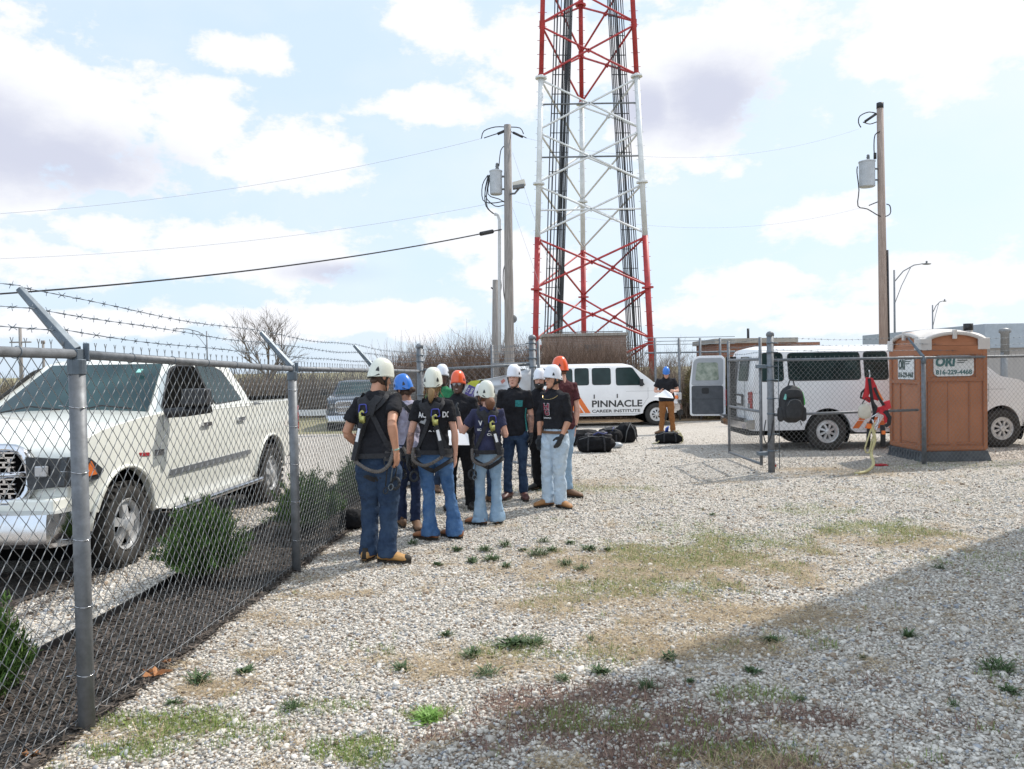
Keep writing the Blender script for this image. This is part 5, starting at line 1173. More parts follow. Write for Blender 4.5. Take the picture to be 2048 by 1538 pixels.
TOR = [(.80, .105, .090, .0), (.86, .150, .110, -.005), (.93, .168, .122, -.012), (1.00, .160, .112, -.008), (1.10, .148, .100, .0), (1.20, .160, .108, .004), (1.30, .176, .116, .004), (1.37, .180, .108, -.004), (1.42, .150, .090, -.010), (1.455, .108, .072, -.012), (1.495, .066, .056, -.008)]
HD = [(-.122, .022, .045, .088), (-.107, .042, .012, .099), (-.082, .056, -.03, .100), (-.045, .066, -.065, .096), (-.01, .072, -.085, .093), (.03, .076, -.095, .094), (.065, .074, -.095, .088), (.095, .058, -.075, .065), (.115, .025, -.035, .03)]
def person(px, py, h, face, label, skin='tan', shirt=BLACKT, sleeve=.62, jeans='mid', flare=0, wide=0, boots='tan', helmet='white', hair=None, feet=((-.12, 0), (.12, .0)), toes=None,
           arms=None, lean=(0, 0), hyaw=0, hpitch=0, hroll=0, build=1.0, gloves=(0, 0), harness=None, beard=False, glasses=0, female=False, tattoo=0, extra=None, z0=0, hips=(0, 0), smile=False, Y=None, hem=.86):
    s = h/1.75; rz = math.atan2(-face[0], face[1]); g = gnd(px, py) if Y is None else Vector((at(px, py, Y).x, Y, 0))
    e = empty('person', (g.x, g.y, z0), rz, label, 'person'); Ri = Matrix.Rotation(-rz, 3, 'Z')
    L = lambda v: Ri @ Vector((v[0], v[1], v[2] if len(v) > 2 else 0))
    fem = .93 if female else 1.0
    hc = Vector((0, 0, .93*s))+L((hips[0], hips[1], 0))
    lv = L((lean[0], lean[1], 0)); RU = Matrix.Rotation(math.atan(lv.x), 3, 'Y') @ Matrix.Rotation(-math.atan(lv.y), 3, 'X')
    def U(p): p = Vector(p)*1.0; return hc + RU @ (p-Vector((0, 0, .93*s)))
    def ringt(z, a, b, yc, off=0, n=20, pw=.86):
        out = []
        for k in range(n):
            t = 2*PI*k/n; cx, sx = math.sin(t), math.cos(t)
            out.append(U((math.copysign(abs(cx)**pw, cx)*(a*build*s*fem+off), yc*s+math.copysign(abs(sx)**pw, sx)*(b*build*s+off), z*s)))
        return out
    def tor(th, z, off=.0):
        zs = [r_[0] for r_ in TOR]; a, b, yc = [float(np.interp(z, zs, [r_[i] for r_ in TOR])) for i in (1, 2, 3)]
        if female: a *= fem*(1.0 if z > .98 else 1.06)
        cx, sx = math.sin(th), math.cos(th)
        p = Vector((math.copysign(abs(cx)**.86, cx)*(a*build*s+off), yc*s+math.copysign(abs(sx)**.86, sx)*(b*build*s+off), z*s)); return U(p), (RU @ Vector((cx/a, sx/b, 0))).normalized()
    # head frame
    RH = RU @ Matrix.Rotation(hyaw, 3, 'Z') @ Matrix.Rotation(hroll, 3, 'Y') @ Matrix.Rotation(-hpitch, 3, 'X')
    nk = U((0, -.002, 1.50*s)); hs = s*.5+.5
    def Hp(x, y, z): return nk + RH @ (Vector((x, y+.005, z+.128))*hs)
    def hsurf(th, z, off=0):
        zs = [r_[0] for r_ in HD]; w, yb, yf = [float(np.interp(z, zs, [r_[i] for r_ in HD])) for i in (1, 2, 3)]
        return Hp(math.sin(th)*(w+off), (yb+yf)/2+math.cos(th)*((yf-yb)/2+off), z)
    B = MB()
    for (z, a, b, yc) in (): pass
    B.ring([ringt(z, a, b, yc, -.016) for z, a, b, yc in TOR[1:]])
    B.tube([U((0, -.012, 1.44*s)), U((0, -.004, 1.51*s)), Hp(0, -.008, -.06)], [.066*s, .056*s*fem, .054*s*fem], 14)
    B.ring([[hsurf(2*PI*k/18, z) for k in range(18)] for z, _, _, _ in HD])
    B.tube([Hp(0, .092, .028), Hp(0, .106, -.012), Hp(0, .112, -.034)], [.007, .011, .015], 8); B.ball(Hp(0, .092, -.066), (.022, .012, .010), 8, 6, RH); B.ball(Hp(0, .09, -.104), (.022, .014, .014), 8, 6, RH)
    for sd_ in (-1, 1):
        B.ball(Hp(sd_*.078, -.008, -.012), (.010, .019, .031), 8, 6, RH); B.ball(Hp(sd_*.03, .085, .028), (.022, .010, .008), 8, 6, RH); B.ball(Hp(sd_*.036, .072, -.03), (.022, .016, .018), 8, 6, RH)
    # arms and hands
    arms = arms or {}; hands = {}; W = MB()
    for si, sd_ in ((0, -1), (1, 1)):
        ua, fa, *rest = arms.get(si, ((sd_*.16*face[1]*1.0, -sd_*.16*face[0], -1), (0, 0, -1)))
        ua = L(ua).normalized(); fa = L(fa).normalized(); hd = L(rest[0]).normalized() if rest else fa
        sh = U((sd_*.168*s*build*fem, -.005*s, 1.405*s)); el = sh+ua*.295*s; wr = el+fa*.255*s
        hands[si] = (sh, el, wr, hd)
        M_ = W if (tattoo and si == tattoo-1) else B
        B.tube([U((sd_*.10*s, -.005*s, 1.40*s)), sh, sh.lerp(el, .45), el], [.052*s, .050*s*build, .045*s*build*fem, .038*s*fem], 12)
        M_.tube([el-ua*.03, el+fa*.02, el.lerp(wr, .3), el.lerp(wr, .75), wr], [.036*s*fem, .040*s*fem, .042*s*fem, .030*s*fem, (.022*s, .028*s*fem)], 12)
        # palm side faces the body
        inn = Vector((-sd_, .15, 0)); inn = (inn-hd*inn.dot(hd)).normalized() if abs(inn.dot(hd)) < .95 else hd.orthogonal(); acr = hd.cross(inn).normalized()
        if acr.y < 0 and abs(acr.y) > .1: acr = -acr         # towards the thumb
        def hand(mb, gr):
            k = s*(.95 if female else 1.03)
            rs = []
            for t, w, th in ((0, .026, .021), (.03, .036, .018), (.06, .042, .016), (.09, .040, .014)):
                c = wr+hd*(t*k); rs.append([c+acr*(math.cos(a)*(w*k+gr))+inn*(math.sin(a)*(th*k+gr)) for a in np.linspace(0, 2*PI, 12, endpoint=False)])
            mb.ring(rs)
            for q, (ox, ln, cu) in enumerate(((.030, .070, .45), (.010, .080, .55), (-.011, .074, .65), (-.030, .058, .75))):
                p = wr+hd*(.085*k)+acr*(ox*k); d = hd.copy(); pts = [p]
                for sg in range(3):
                    ang = cu*(.6+.5*sg)*.8; dd = (hd*math.cos(ang)+inn*math.sin(ang)).normalized(); p = p+dd*(ln*k*(.42, .32, .26)[sg]); pts.append(p)
                mb.tube(pts, [.0095*k+gr, .009*k+gr, .008*k+gr, .0065*k+gr], 7)
            p = wr+hd*(.025*k)+acr*(.032*k)+inn*.006; q1 = p+(hd*.6+acr*.7+inn*.3).normalized()*.035*k; q2 = q1+(hd*.9+acr*.3+inn*.4).normalized()*.032*k; q3 = q2+(hd+inn*.5).normalized()*.022*k
            mb.tube([p, q1, q2, q3], [.014*k+gr, .012*k+gr, .010*k+gr, .008*k+gr], 7)
        hand(B, 0)
        if gloves[si]:
            Gm = MB(); hand(Gm, .0035); Gm.tube([wr-fa*.035, wr+hd*.02], [(.028*s, .034*s), (.027*s, .034*s)], 10); go = Gm.build('glove', GLOVE, e, True); r_ = go.modifiers.new('r', 'REMESH'); r_.mode = 'VOXEL'; r_.voxel_size = .006; r_.use_smooth_shade = True
    # legs
    legs = []
    for si, sd_ in ((0, -1), (1, 1)):
        hp = hc+Vector((sd_*.088*s*(1.05 if female else 1), -.005, -.06*s)); ft = L((feet[si][0], feet[si][1], 0)); an = Vector((ft.x, ft.y, .085*s))
        bend = feet[si][2] if len(feet[si]) > 2 else .015
        kn = hp.lerp(an, .48)+Vector((0, bend+.01, 0)); td = L(toes[si]).normalized() if toes else Vector((sd_*.22, 1, 0)).normalized(); legs.append((hp, kn, an, td))
        B.tube([hp, kn, an], [.062*s, .045*s, .034*s], 12); B.tube([an+Vector((0, 0, -.04)), an+td*.14*s+Vector((0, 0, -.055))], [.035, .02], 8)
    bo = B.build('body', SKIN[skin], e, True); r_ = bo.modifiers.new('r', 'REMESH'); r_.mode = 'VOXEL'; r_.voxel_size = .0065; r_.use_smooth_shade = True
    sm_ = bo.modifiers.new('s', 'SMOOTH'); sm_.iterations = 2; sm_.factor = .5
    if tattoo: to = W.build('tattooed_forearm', TATTOO, e, True)
    # face
    F_ = MB()
    for sd_ in (-1, 1): F_.ball(hsurf(sd_*.36, .008, -.001), (.012, .005, .005), 8, 6, RH)
    F_.build('eye', EYEW, e, True)
    F_ = MB(); 
    for sd_ in (-1, 1): F_.tube([hsurf(sd_*.17, .030, .003), hsurf(sd_*.38, .036, .003), hsurf(sd_*.60, .028, .003)], .0045, 5)
    F_.build('eyebrow', HAIRM['black' if skin in ('dark', 'brown') or hair in (None, 'black') else 'brown'], e, True)
    F_ = MB(); F_.tube([hsurf(a, -.066-.004*(abs(a) < .15)+(.006*abs(a)*3 if smile else 0), .003) for a in (-.30, -.15, 0, .15, .30)], [.003, .006, .007, .006, .003], 6); mo = F_.build('mouth', LIP, e, True)
    if smile: F_ = MB(); F_.tube([hsurf(a, -.066+.014*abs(a), .0075) for a in (-.20, 0, .20)], [.003, .0045, .003], 6); F_.build('teeth', TOOTH, mo, True)
    if beard:
        F_ = MB(); zs_ = (-.128, -.112, -.095, -.075, -.052); rs = []
        F_.ring([[hsurf(t, z, .009 if z > -.12 else .002) for t in np.linspace(-1.75, 1.75, 15)]+[hsurf(t, z, -.012) for t in np.linspace(1.75, -1.75, 15)] for z in zs_])
        F_.tube([hsurf(a, -.050-.012*abs(a), .006) for a in (-.35, -.15, 0, .15, .35)], .006, 6)
        bb = F_.build('beard', HAIRM['black'], e, True); bb.parent = e
    if glasses:
        F_ = MB()
        for sd_ in (-1, 1):
            c = [hsurf(sd_*(.40+.23*math.cos(a)), .005+.020*math.sin(a), .014) for a in np.linspace(0, 2*PI, 14)]; F_.tube(c, .003, 5)
            F_.tube([hsurf(sd_*.62, .01, .012), hsurf(sd_*1.5, .008, .006)], .003, 5)
            if glasses == 2: F_.add([hsurf(sd_*(.40+.23*math.cos(a)), .005+.020*math.sin(a), .013) for a in np.linspace(0, 2*PI, 12, endpoint=False)], [tuple(range(12))])
        F_.tube([hsurf(-.17, .012, .014), hsurf(.17, .012, .014)], .003, 5)
        F_.build('glasses', BLACKP if glasses == 1 else LAMPG, e, True)
    # hair
    if hair:
        Hh = MB(); Hh.ring([[hsurf(t, z, .010) for t in np.linspace(1.35, 2*PI-1.35, 15)]+[hsurf(t, z, -.02) for t in np.linspace(2*PI-1.35, 1.35, 15)] for z in (-.075, -.04, 0, .04, .08)])
        Hh.ball(Hp(0, -.060, -.05), (.055, .035 if female else .025, .04 if female else .03), 10, 6, RH)
        if female == 1:
            Hh.tube([Hp(0, -.085, -.03), Hp(.01, -.115, -.07), Hp(.0, -.115, -.13), Hp(-.01, -.10, -.19)], [.03, .036, .032, .014], 8)
            for q in range(14):
                a = random.uniform(1.6, 4.7); p = hsurf(a, -.03, .012); Hh.tube([p, p+RH @ Vector((random.gauss(0, .02), random.gauss(-.005, .015), -.05)), p+RH @ Vector((random.gauss(0, .03), random.gauss(-.01, .02), -.12))], [.007, .005, .001], 4)
        if female == 2: Hh.ball(Hp(.0, -.135, -.045), (.035, .035, .035), 10, 8)
        if female == 3: Hh.tube([Hp(0, -.08, -.04), Hp(0, -.10, -.10), Hp(0, -.10, -.17)], [.05, .06, .03], 10)
        Hh.build('hair', HAIRM[hair], e, True)
    # helmet
    Hm = MB(); rs = []; n = 28
    def hz(t): c = math.cos(t); return .018+.016*c-.010*math.sin(t)**4 if c > 0 else .008-.030*(-c)**.8-.004*math.sin(t*2)**2
    for ph in [-.06, 0, .10, .25, .42, .6, .8, 1.0, 1.2, 1.38, 1.5]:
        rg = []
        for k in range(n):
            t = 2*PI*k/n; c = max(0, math.cos(max(0, ph)))**.70; w = .097 if ph >= 0 else .100; l = .122 if ph >= 0 else .126
            l += .012*max(0, math.cos(t))*(1 if ph < .15 else .3)
            z = hz(t)+(.176-hz(t))*math.sin(max(0, ph))+(-.010 if ph < 0 else 0)
            rg.append(Hp(math.sin(t)*w*c, -.002+math.cos(t)*l*c, z))
        rs.append(rg)
    Hm.ring(rs); ho = Hm.build('helmet', HELM[helmet], e, True)
    V_ = MB()
    for sd_ in (-1, 1):
        for t0, z0_, sc in ((2.35, .040, 1.0),) + (((1.15, .052, .9),) if helmet != 'cream' else ()):
            ctr = []
            for du, dz in ((-.15, -.014), (-.10, .012), (0, .030), (.10, .012), (.15, -.014)):
                t = sd_*(t0+du*sc); z = z0_+dz*sc; ph = math.asin(max(0, min(.99, (z-hz(t))/(.176-hz(t))))); c = math.cos(ph)**.70
                ctr.append((Hp(math.sin(t)*.096*c, -.002+math.cos(t)*.121*c, z), Hp(math.sin(t)*.100*c, -.002+math.cos(t)*.125*c, z)))
            k = len(ctr); V_.add([a for a, b in ctr]+[b for a, b in ctr], [tuple(range(k)), tuple(range(k, 2*k))]+[(i, (i+1) % k, (i+1) % k+k, i+k) for i in range(k)])
    V_.build('vent', BLACKP, ho)
    S_ = MB()
    for sd_ in (-1, 1):
        j = Hp(sd_*.080, .012, -.055); S_.tube([Hp(sd_*.088, .035, .02), j, Hp(sd_*.05, .065, -.118), Hp(0, .07, -.134)], .0055, 6); S_.tube([Hp(sd_*.078, -.070, .0), j], .0055, 6)
        S_.tube([Hp(sd_*.078, -.068, .0), Hp(sd_*.05, -.098, -.028), Hp(0, -.106, -.034)], .009, 6)
    S_.build('chin_strap', BLACKP, ho, True)
    # shirt
    S_ = MB(); zt = [r_ for r_ in TOR if r_[0] >= hem-.001]
    S_.ring([ringt(z, a*(1.06 if female and z < .98 else 1), b*(1.04 if z < 1 else 1), yc, .004+(.012 if z < 1.1 and wide else 0)) for z, a, b, yc in zt])
    for si in (0, 1):
        sh, el, wr, hd = hands[si]; ua = (el-sh).normalized(); fa = (wr-el).normalized()
        base = U(((-1, 1)[si]*.09*s, -.006, 1.39*s))
        if sleeve <= 1: end = sh.lerp(el, sleeve); S_.tube([base, sh, sh.lerp(el, sleeve*.6), end], [.068*s, .067*s*build, .065*s*build*fem, .066*s*build*fem], 14)
        else: S_.tube([base, sh, sh.lerp(el, .6), el, el.lerp(wr, (sleeve-1)*.5), el.lerp(wr, sleeve-1)], [.068*s, .066*s*build, .060*s*build, .054*s, .053*s, .046*s], 14)
    so_ = S_.build('shirt' if sleeve < 1.9 else 'jacket', shirt, e, True)
    def fab(o, vox, st, st2):
        r_ = o.modifiers.new('r', 'REMESH'); r_.mode = 'VOXEL'; r_.voxel_size = vox; r_.use_smooth_shade = True
        m_ = o.modifiers.new('s', 'SMOOTH'); m_.iterations = 3; m_.factor = .5
        d_ = o.modifiers.new('d', 'DISPLACE'); d_.texture = FOLD; d_.strength = st; d_.texture_coords = 'GLOBAL'; d_.mid_level = .45
        d_ = o.modifiers.new('d2', 'DISPLACE'); d_.texture = FOLDF; d_.strength = st2; d_.texture_coords = 'GLOBAL'; d_.mid_level = .5
    fab(so_, .009, .046, .011)
    # trousers
    T_ = MB(); T_.ring([ringt(z, a*1.0*(1.06 if female else 1), b, yc, -.003 if z > .9 else .002) for z, a, b, yc in TOR[:4]])
    wd = 1+.17*wide
    for hp, kn, an, td in legs:
        hm = an+Vector((0, 0, (-.045 if flare else (-.03 if wide else .01))*s)); sh_ = kn.lerp(an, .45)
        T_.tube([hp+Vector((0, 0, .08*s)), hp+Vector((0, 0, -.05*s)), hp.lerp(kn, .5), kn, sh_, kn.lerp(hm, .8), hm], [.085*s, (.092*s*wd*(1.04 if female else 1)), .078*s*wd, .059*s*wd, .055*s*wd*(1.0+.15*flare), (.058*wd+.028*flare)*s, (.062*wd+.040*flare)*s], 16)
    to_ = T_.build('jeans' if jeans not in ('black', 'brown') else 'trousers', JEANS[jeans], e, True); fab(to_, .010, .040, .012)
    for hp, kn, an, td in legs:
        b_ = MB(); sd2 = Vector((td.y, -td.x, 0)); rs = []
        for t, w, zt_ in ((-.092, .018, .06), (-.082, .038, .10), (-.04, .046, .125), (.02, .047, .125), (.07, .048, .105), (.12, .053, .086), (.165, .051, .076), (.198, .036, .060), (.212, .014, .04)):
            c = Vector((an.x, an.y, 0))+td*(t*s); rs.append([c+sd2*(math.cos(a)*w*s)+Vector((0, 0, .022+(zt_-.022)*s*(.5+.5*math.sin(a)))) for a in np.linspace(0, 2*PI, 14, endpoint=False)])
        b_.ring(rs); b_.tube([Vector((an.x, an.y, .07))-td*.015, Vector((an.x, an.y, .19*s))-td*.01], [.052*s, .052*s], 12)
        bt = b_.build('boot', BOOTM[boots], e, True)
        b_ = MB(); k2 = []
        for i in range(20):
            a = 2*PI*i/20; f = math.cos(a); w = .051+.004*math.cos(a*2); k2.append(Vector((an.x, an.y, 0))+td*((.06+.160*f)*s)+sd2*(math.sin(a)*(w+.004*f)*s))
        b_.add([p+Vector((0, 0, .0)) for p in k2]+[p+Vector((0, 0, .026)) for p in k2], [tuple(range(19, -1, -1)), tuple(range(20, 40))]+[(i, (i+1) % 20, (i+1) % 20+20, i+20) for i in range(20)])
        b_.build('sole', SOLE, bt)
        if boots == 'gold':
            b_ = MB(); b_.ball(Vector((an.x, an.y, .045))+td*(.175*s), (.046, .05, .036), 12, 8, Matrix.Rotation(math.atan2(-td.x, td.y), 3, 'Z')); b_.tube([Vector((an.x, an.y, .03))-td*.075, Vector((an.x, an.y, .13))-td*.055], [.035, .03], 10); b_.build('toe_cap', SOLE, bt, True)
        b_ = MB()
        for q in range(4): c = an+td*((.02+.022*q)*s); c.z = (.112-.010*q)*s+.004; b_.tube([c-sd2*.02, c+Vector((0, 0, .006)), c+sd2*.02], .003, 4)
        b_.build('lace', HAIRM['blond'] if boots in ('tan', 'gold') else BLACKP, bt)
    if harness:
        ps = harness.get('pack', 1); of = .018
        def rib(nm, lst, w, m=WEB, off=of, t=.005, n=5):
            P, Nn = [], []
            for (t0, z0_), (t1, z1_) in zip(lst[:-1], lst[1:]):
                for k in range(n): f = k/n; a, b = tor(t0+(t1-t0)*f, z0_+(z1_-z0_)*f, off); P.append(a); Nn.append(b+Vector((0, 0, .35 if z0_ > 1.36 else 0)))
            a, b = tor(*lst[-1], off); P.append(a); Nn.append(b); r_ = MB(); r_.ribbon(P, Nn, w, t); return r_.build(nm, m, e)
        dz = 1.30; dth = PI
        for sd_ in ((-1, 1) if not harness.get('light') else (-1,)):
            rib('shoulder_strap', [(sd_*.55, 1.20), (sd_*.75, 1.38), (sd_*1.0, 1.455), (sd_*1.9, 1.465), (sd_*2.45, 1.42), (sd_*PI, dz)], .045, off=.024)
            rib('back_strap', [(sd_*PI, dz), (sd_*2.75, 1.15), (sd_*2.2, .99), (sd_*1.9, .93)], .044)
            rib('hip_pad', [(sd_*1.35, .92), (sd_*1.9, .91), (sd_*2.5, .93)], .085, WEBG, .020, .012)
        rib('waist_belt', [(a, .93) for a in np.linspace(1.4, 2*PI-1.4, 9)], .045, off=.03, n=2)
        rib('yoke_pad', [(PI-.42, 1.44), (PI-.12, 1.38), (PI, 1.28)], .075, WEB, .028, .010); rib('yoke_pad', [(PI+.42, 1.44), (PI+.12, 1.38), (PI, 1.28)], .075, WEB, .028, .010)
        # leg loops
        for hp, kn, an, td in legs:
            r_ = MB(); c = hp+Vector((0, 0, -.09*s)); P = [c+Vector((math.cos(a)*.100*s, math.sin(a)*.100*s, .06*s*math.cos(a)*(1 if hp.x > 0 else -1))) for a in np.linspace(0, 2*PI, 22)]
            r_.ribbon(P, [(p-c).normalized() for p in P], .042, .006); r_.build('leg_strap', WEB, e)
        # dorsal ring, hook and shock pack
        c0, nn = tor(PI+ps*-.20, dz+.03, .045); up = RU @ Vector((0, 0, 1)); sdv = nn.cross(up).normalized()
        r_ = MB(); fr2 = [c0+sdv*x+up*z+nn*.004 for x, z in roundpoly([(-.045, -.03), (.045, -.03), (.035, .045), (-.035, .045)], .015)]; r_.tube(fr2+[fr2[0]], .006, 6); r_.build('ring_frame', BLUEF, e, True)
        c1 = c0-up*.075+nn*.012
        r_ = MB(); r_.tube([c1+up*.045-sdv*.02, c1+up*.06, c1+up*.045+sdv*.025, c1+sdv*.02, c1-up*.03], [.009, .011, .012, .016, .018], 8); r_.box(c1-up*.015, (.05, .03, .06)); r_.tube([c1-up*.03-sdv*.018, c1-up*.065, c1-up*.03+sdv*.018], .006, 6)
        r_.build('snap_hook', HOOK, e, True)
        pk0, n0 = tor(PI+ps*-.35, 1.14, .055); pk1, n1 = tor(PI+ps*-.50, .90, .075)
        r_ = MB(); r_.ribbon([c1-up*.05, pk0, pk0.lerp(pk1, .5), pk1], [nn, n0, n0, n1], .052, .026); pk = r_.build('shock_pack', WEB, e)
        r_ = MB(); o_ = n0*.028; r_.ribbon([(c1-up*.05).lerp(pk0, .6)+o_, pk0.lerp(pk1, .35)+o_], [n0, n0], .030, .003); r_.build('pack_label', PAPER, pk)
        h0, m0 = tor(PI+ps*1.05, .97, .06); sag = harness.get('sag', .80); hm_, m1 = tor(PI+ps*.45, sag, .09); hm2, m2 = tor(PI+ps*.0, sag+.02, .10)
        P = [h0, h0.lerp(hm_, .5)+m0*.05-Vector((0, 0, .03)), hm_, hm2, pk1-Vector((0, 0, .01))]; out = []
        for i in range(len(P)-1):
            p0 = P[max(0, i-1)]; p1 = P[i]; p2 = P[i+1]; p3 = P[min(len(P)-1, i+2)]
            for t in np.linspace(0, 1, 12, endpoint=False): out.append(.5*((2*p1)+(p2-p0)*t+(2*p0-5*p1+4*p2-p3)*t*t+(3*p1-p0-3*p2+p3)*t**3))
        out.append(P[-1]); r_ = MB(); r_.tube(out, [(.019 if i % 2 else .0145) for i in range(len(out))], 8); r_.build('lanyard', HOSE, e)
        # karabiners and slack webbing at the hip
        for k in range(harness.get('gear', 2)):
            a_, n_ = tor(PI+ps*(1.15-.25*k), .92, .05); r_ = MB(); r_.tube([a_, a_-Vector((.01, 0, .06)), a_-Vector((-.02, 0, .10)), a_-Vector((.0, 0, .18+.04*k))], .006, 6)
            c_ = a_-Vector((0, 0, .24+.03*k)); R__ = .040 if k == 0 else .022
            r_.tube([c_+Vector((math.cos(q)*R__, math.sin(q)*.012, math.sin(q)*R__*1.2)) for q in np.linspace(0, 2*PI, 14)], .014 if k == 0 else .005, 7); r_.build('gear_clip', GALVD if k == 1 else GLOVE, e, True)
    d = dict(e=e, tor=tor, U=U, Hp=Hp, hands=hands, legs=legs, RU=RU, hsurf=hsurf, s=s)
    if extra: extra(d)
    return d
def chest_text(d, name, txt, hgt, m, th0, z0, width=None, bold=.03, off=.022, slant=0, back=False):
    def fn(u, v, w):
        th = th0+((u)*(-1 if back else 1)*-1)/(.165*d['s'])*1.0 if not back else th0-u/(.165*d['s'])
        p, n = d['tor'](th, (z0+v)/1.0, off+w*.6); return p
    return lettering(name, txt, hgt, m, d['e'], fn, width, bold, .002)
WHITEL = mat('white_print', (.72, .72, .74), .6); TEALP = mat('teal_print', (.02, .26, .25), .7, col2=(.01, .08, .09), vs=60); REDP = mat('dark_red_print', (.22, .02, .045), .6)
GOLD = mat('gold_chain', (.6, .45, .2), .3, .9)
# in the viewer's frame: x right, y away, z up
d1 = person(757, 1124, 1.84, (.30, .95), 'person in black t-shirt, cream helmet and harness nearest the camera, hand on hip', 'tan', BLACKT, .62, 'dark', 0, 2, 'gold', 'cream', 'brown',
    feet=((-.10, .06, .03), (.09, -.03, .03)), toes=((.3, 1), (1, -.25)), arms={0: ((-.42, -.15, -1), (.55, .5, -.62)), 1: ((.0, -.80, -.62), (.10, .22, -1), (.0, .35, -1))}, lean=(-.01, .10), hyaw=-.5, hpitch=.25, build=1.04, harness=dict(pack=-1, sag=.80, gear=3), hips=(.02, -.02), hem=.93)
mb = MB(); sh, el, wr, hd = d1['hands'][1]; mb.tube([wr-(wr-el).normalized()*.035, wr-(wr-el).normalized()*.02], [(.027, .034), (.027, .034)], 12); mb.build('wristband', mat('mint_band', (.35, .5, .42), .6), d1['e'], True)
person(820, 1058, 1.67, (-.75, .65), 'person in lavender grey t-shirt and blue helmet with a hair bun', 'brown', LAVT, .60, 'navy', 0, 0, 'brown', 'blue', 'brown', female=2,
    feet=((-.10, .12), (.07, .0)), toes=((-.3, 1), (.25, -.9)), arms={0: ((-.35, -.25, -.9), (-1, .05, -.1)), 1: ((.1, .3, -1), (-.9, .2, -.2))}, lean=(-.06, .03), hpitch=.2, harness=dict(pack=1, sag=.84, gear=1, light=1), build=1.0, hips=(.02, 0))
d3 = person(880, 1079, 1.73, (.12, .99), 'blond person in cream helmet, black t-shirt and flared blue jeans seen from behind', 'fair', BLACKT, .58, 'mid', 1, 0, 'rust', 'cream', 'blond', female=1, tattoo=1,
    feet=((-.10, .0), (.16, .06)), toes=((-.75, .4), (-.6, .5)), arms={0: ((-.30, -.05, -1), (-.12, .02, -1)), 1: ((.22, .0, -1), (-.02, .25, -1))}, lean=(.0, -.01), gloves=(1, 0), harness=dict(pack=1, sag=.80, gear=1), hips=(-.04, 0), hem=.93)
chest_text(d3, 'print', 'AC', .062, WHITEL, PI+.80, 1.285, .10); chest_text(d3, 'print', 'DO', .062, WHITEL, PI-.62, 1.285, .10); chest_text(d3, 'print', 'A LIFE', .016, WHITEL, PI+.15, 1.14, .10)
def logo_(d, pts, m, th0, z0, off=.021, nm='print'):
    mb = MB(); P = [d['tor'](th0-u/(.165*d['s']), z0+v, off)[0] for u, v in pts]; mb.add(P, [tuple(range(len(P)))]); return mb.build(nm, m, d['e'])
logo_(d3, [(0, .0), (.03, .02), (.06, .018), (.09, .05), (.10, .0), (.07, -.01), (.09, -.03), (.05, -.012)], mat('grey_print', (.35, .36, .38), .6), PI+.80, 1.235)
person(921, 1018, 1.69, (-.12, -.99), 'smiling person in black hooded jacket, safety glasses and orange helmet, holding a paper', 'dark', BLACKT, 1.93, 'black', 0, 1, 'black', 'orange', 'black', feet=((.13, .0), (-.12, .05)), toes=((.35, -1), (-.3, -1)),
    arms={1: ((-.28, -.1, -1), (.3, -.85, .0)), 0: ((.25, -.05, -1), (-.25, -.8, -.05))}, gloves=(1, 1), glasses=2, smile=True, build=1.1)
mb = MB(); a = at(884, 862, 9.5); b = at(924, 858, 9.5); c = at(939, 890, 9.35); d_ = at(885, 890, 9.3)
mb.add([a, b, at(936, 868, 9.45), c, d_]+[p+Vector((0, .012, -.004)) for p in (a, b, at(936, 868, 9.45), c, d_)], [(0, 1, 2, 3, 4), (9, 8, 7, 6, 5)]+[(i, (i+1) % 5, (i+1) % 5+5, i+5) for i in range(5)])
tag(mb.build('paper', PAPER), 'large white sheet of paper held by the person in the black jacket', 'paper')
person(889, 985, 1.79, (.05, -1), 'person with white helmet and green collar, mostly hidden behind the orange helmet', 'dark', GREENT, .6, 'dark', 0, 0, 'brown', 'white', None, Y=11.5)
d6 = person(978, 1049, 1.565, (-.10, .99), 'person in navy t-shirt, cream helmet, harness and light flared jeans, one gloved hand raised', 'fair', NAVYT, .58, 'light', 1, 0, 'rust', 'cream', 'red', female=3, feet=((-.10, .0), (.10, .04)), toes=((-.8, .35), (.2, 1)),
    arms={0: ((-.50, .05, -.75), (-.20, .25, .9)), 1: ((.28, -.02, -1), (-.25, .8, .15))}, gloves=(1, 0), harness=dict(pack=1, sag=.78, gear=2), hyaw=.35, hem=.93)
chest_text(d6, 'print', 'V', .062, WHITEL, PI+.62, 1.26, .045, .04); chest_text(d6, 'print', 'SC', .028, WHITEL, PI+.80, 1.195, .055); chest_text(d6, 'print', 'OOR', .034, WHITEL, PI+.05, 1.13, .09); chest_text(d6, 'print', 'ALA', .018, WHITEL, PI+.0, 1.18, .06)
person(966, 990, 1.50, (.5, -.85), 'person in slate blue t-shirt mostly hidden behind the one in the navy t-shirt', 'brown', NAVYT, .6, 'dark', 0, 0, 'brown', 'white', 'brown', Y=10.5, arms={0: ((.1, 0, -1), (.2, -.9, 0)), 1: ((-.15, .05, -1), (.1, -.9, .1))}, feet=((.1, 0), (-.12, .1)))
def pocket(d):
    logo_(d, [(0, 0), (.09, 0), (.09, .085), (0, .085)], TEALP, -.18, 1.24, .024, 'pocket')
    P = []
    mb = MB(); A = [d['tor'](-1.22, z, .024)[0] for z in np.linspace(.92, 1.22, 6)]; B_ = [d['tor'](-1.02, z, .026)[0] for z in np.linspace(.92, 1.22, 6)]
    mb.add(A+B_, [(i, i+1, i+7, i+6) for i in range(5)]); mb.build('side_panel', TEALP, d['e'])
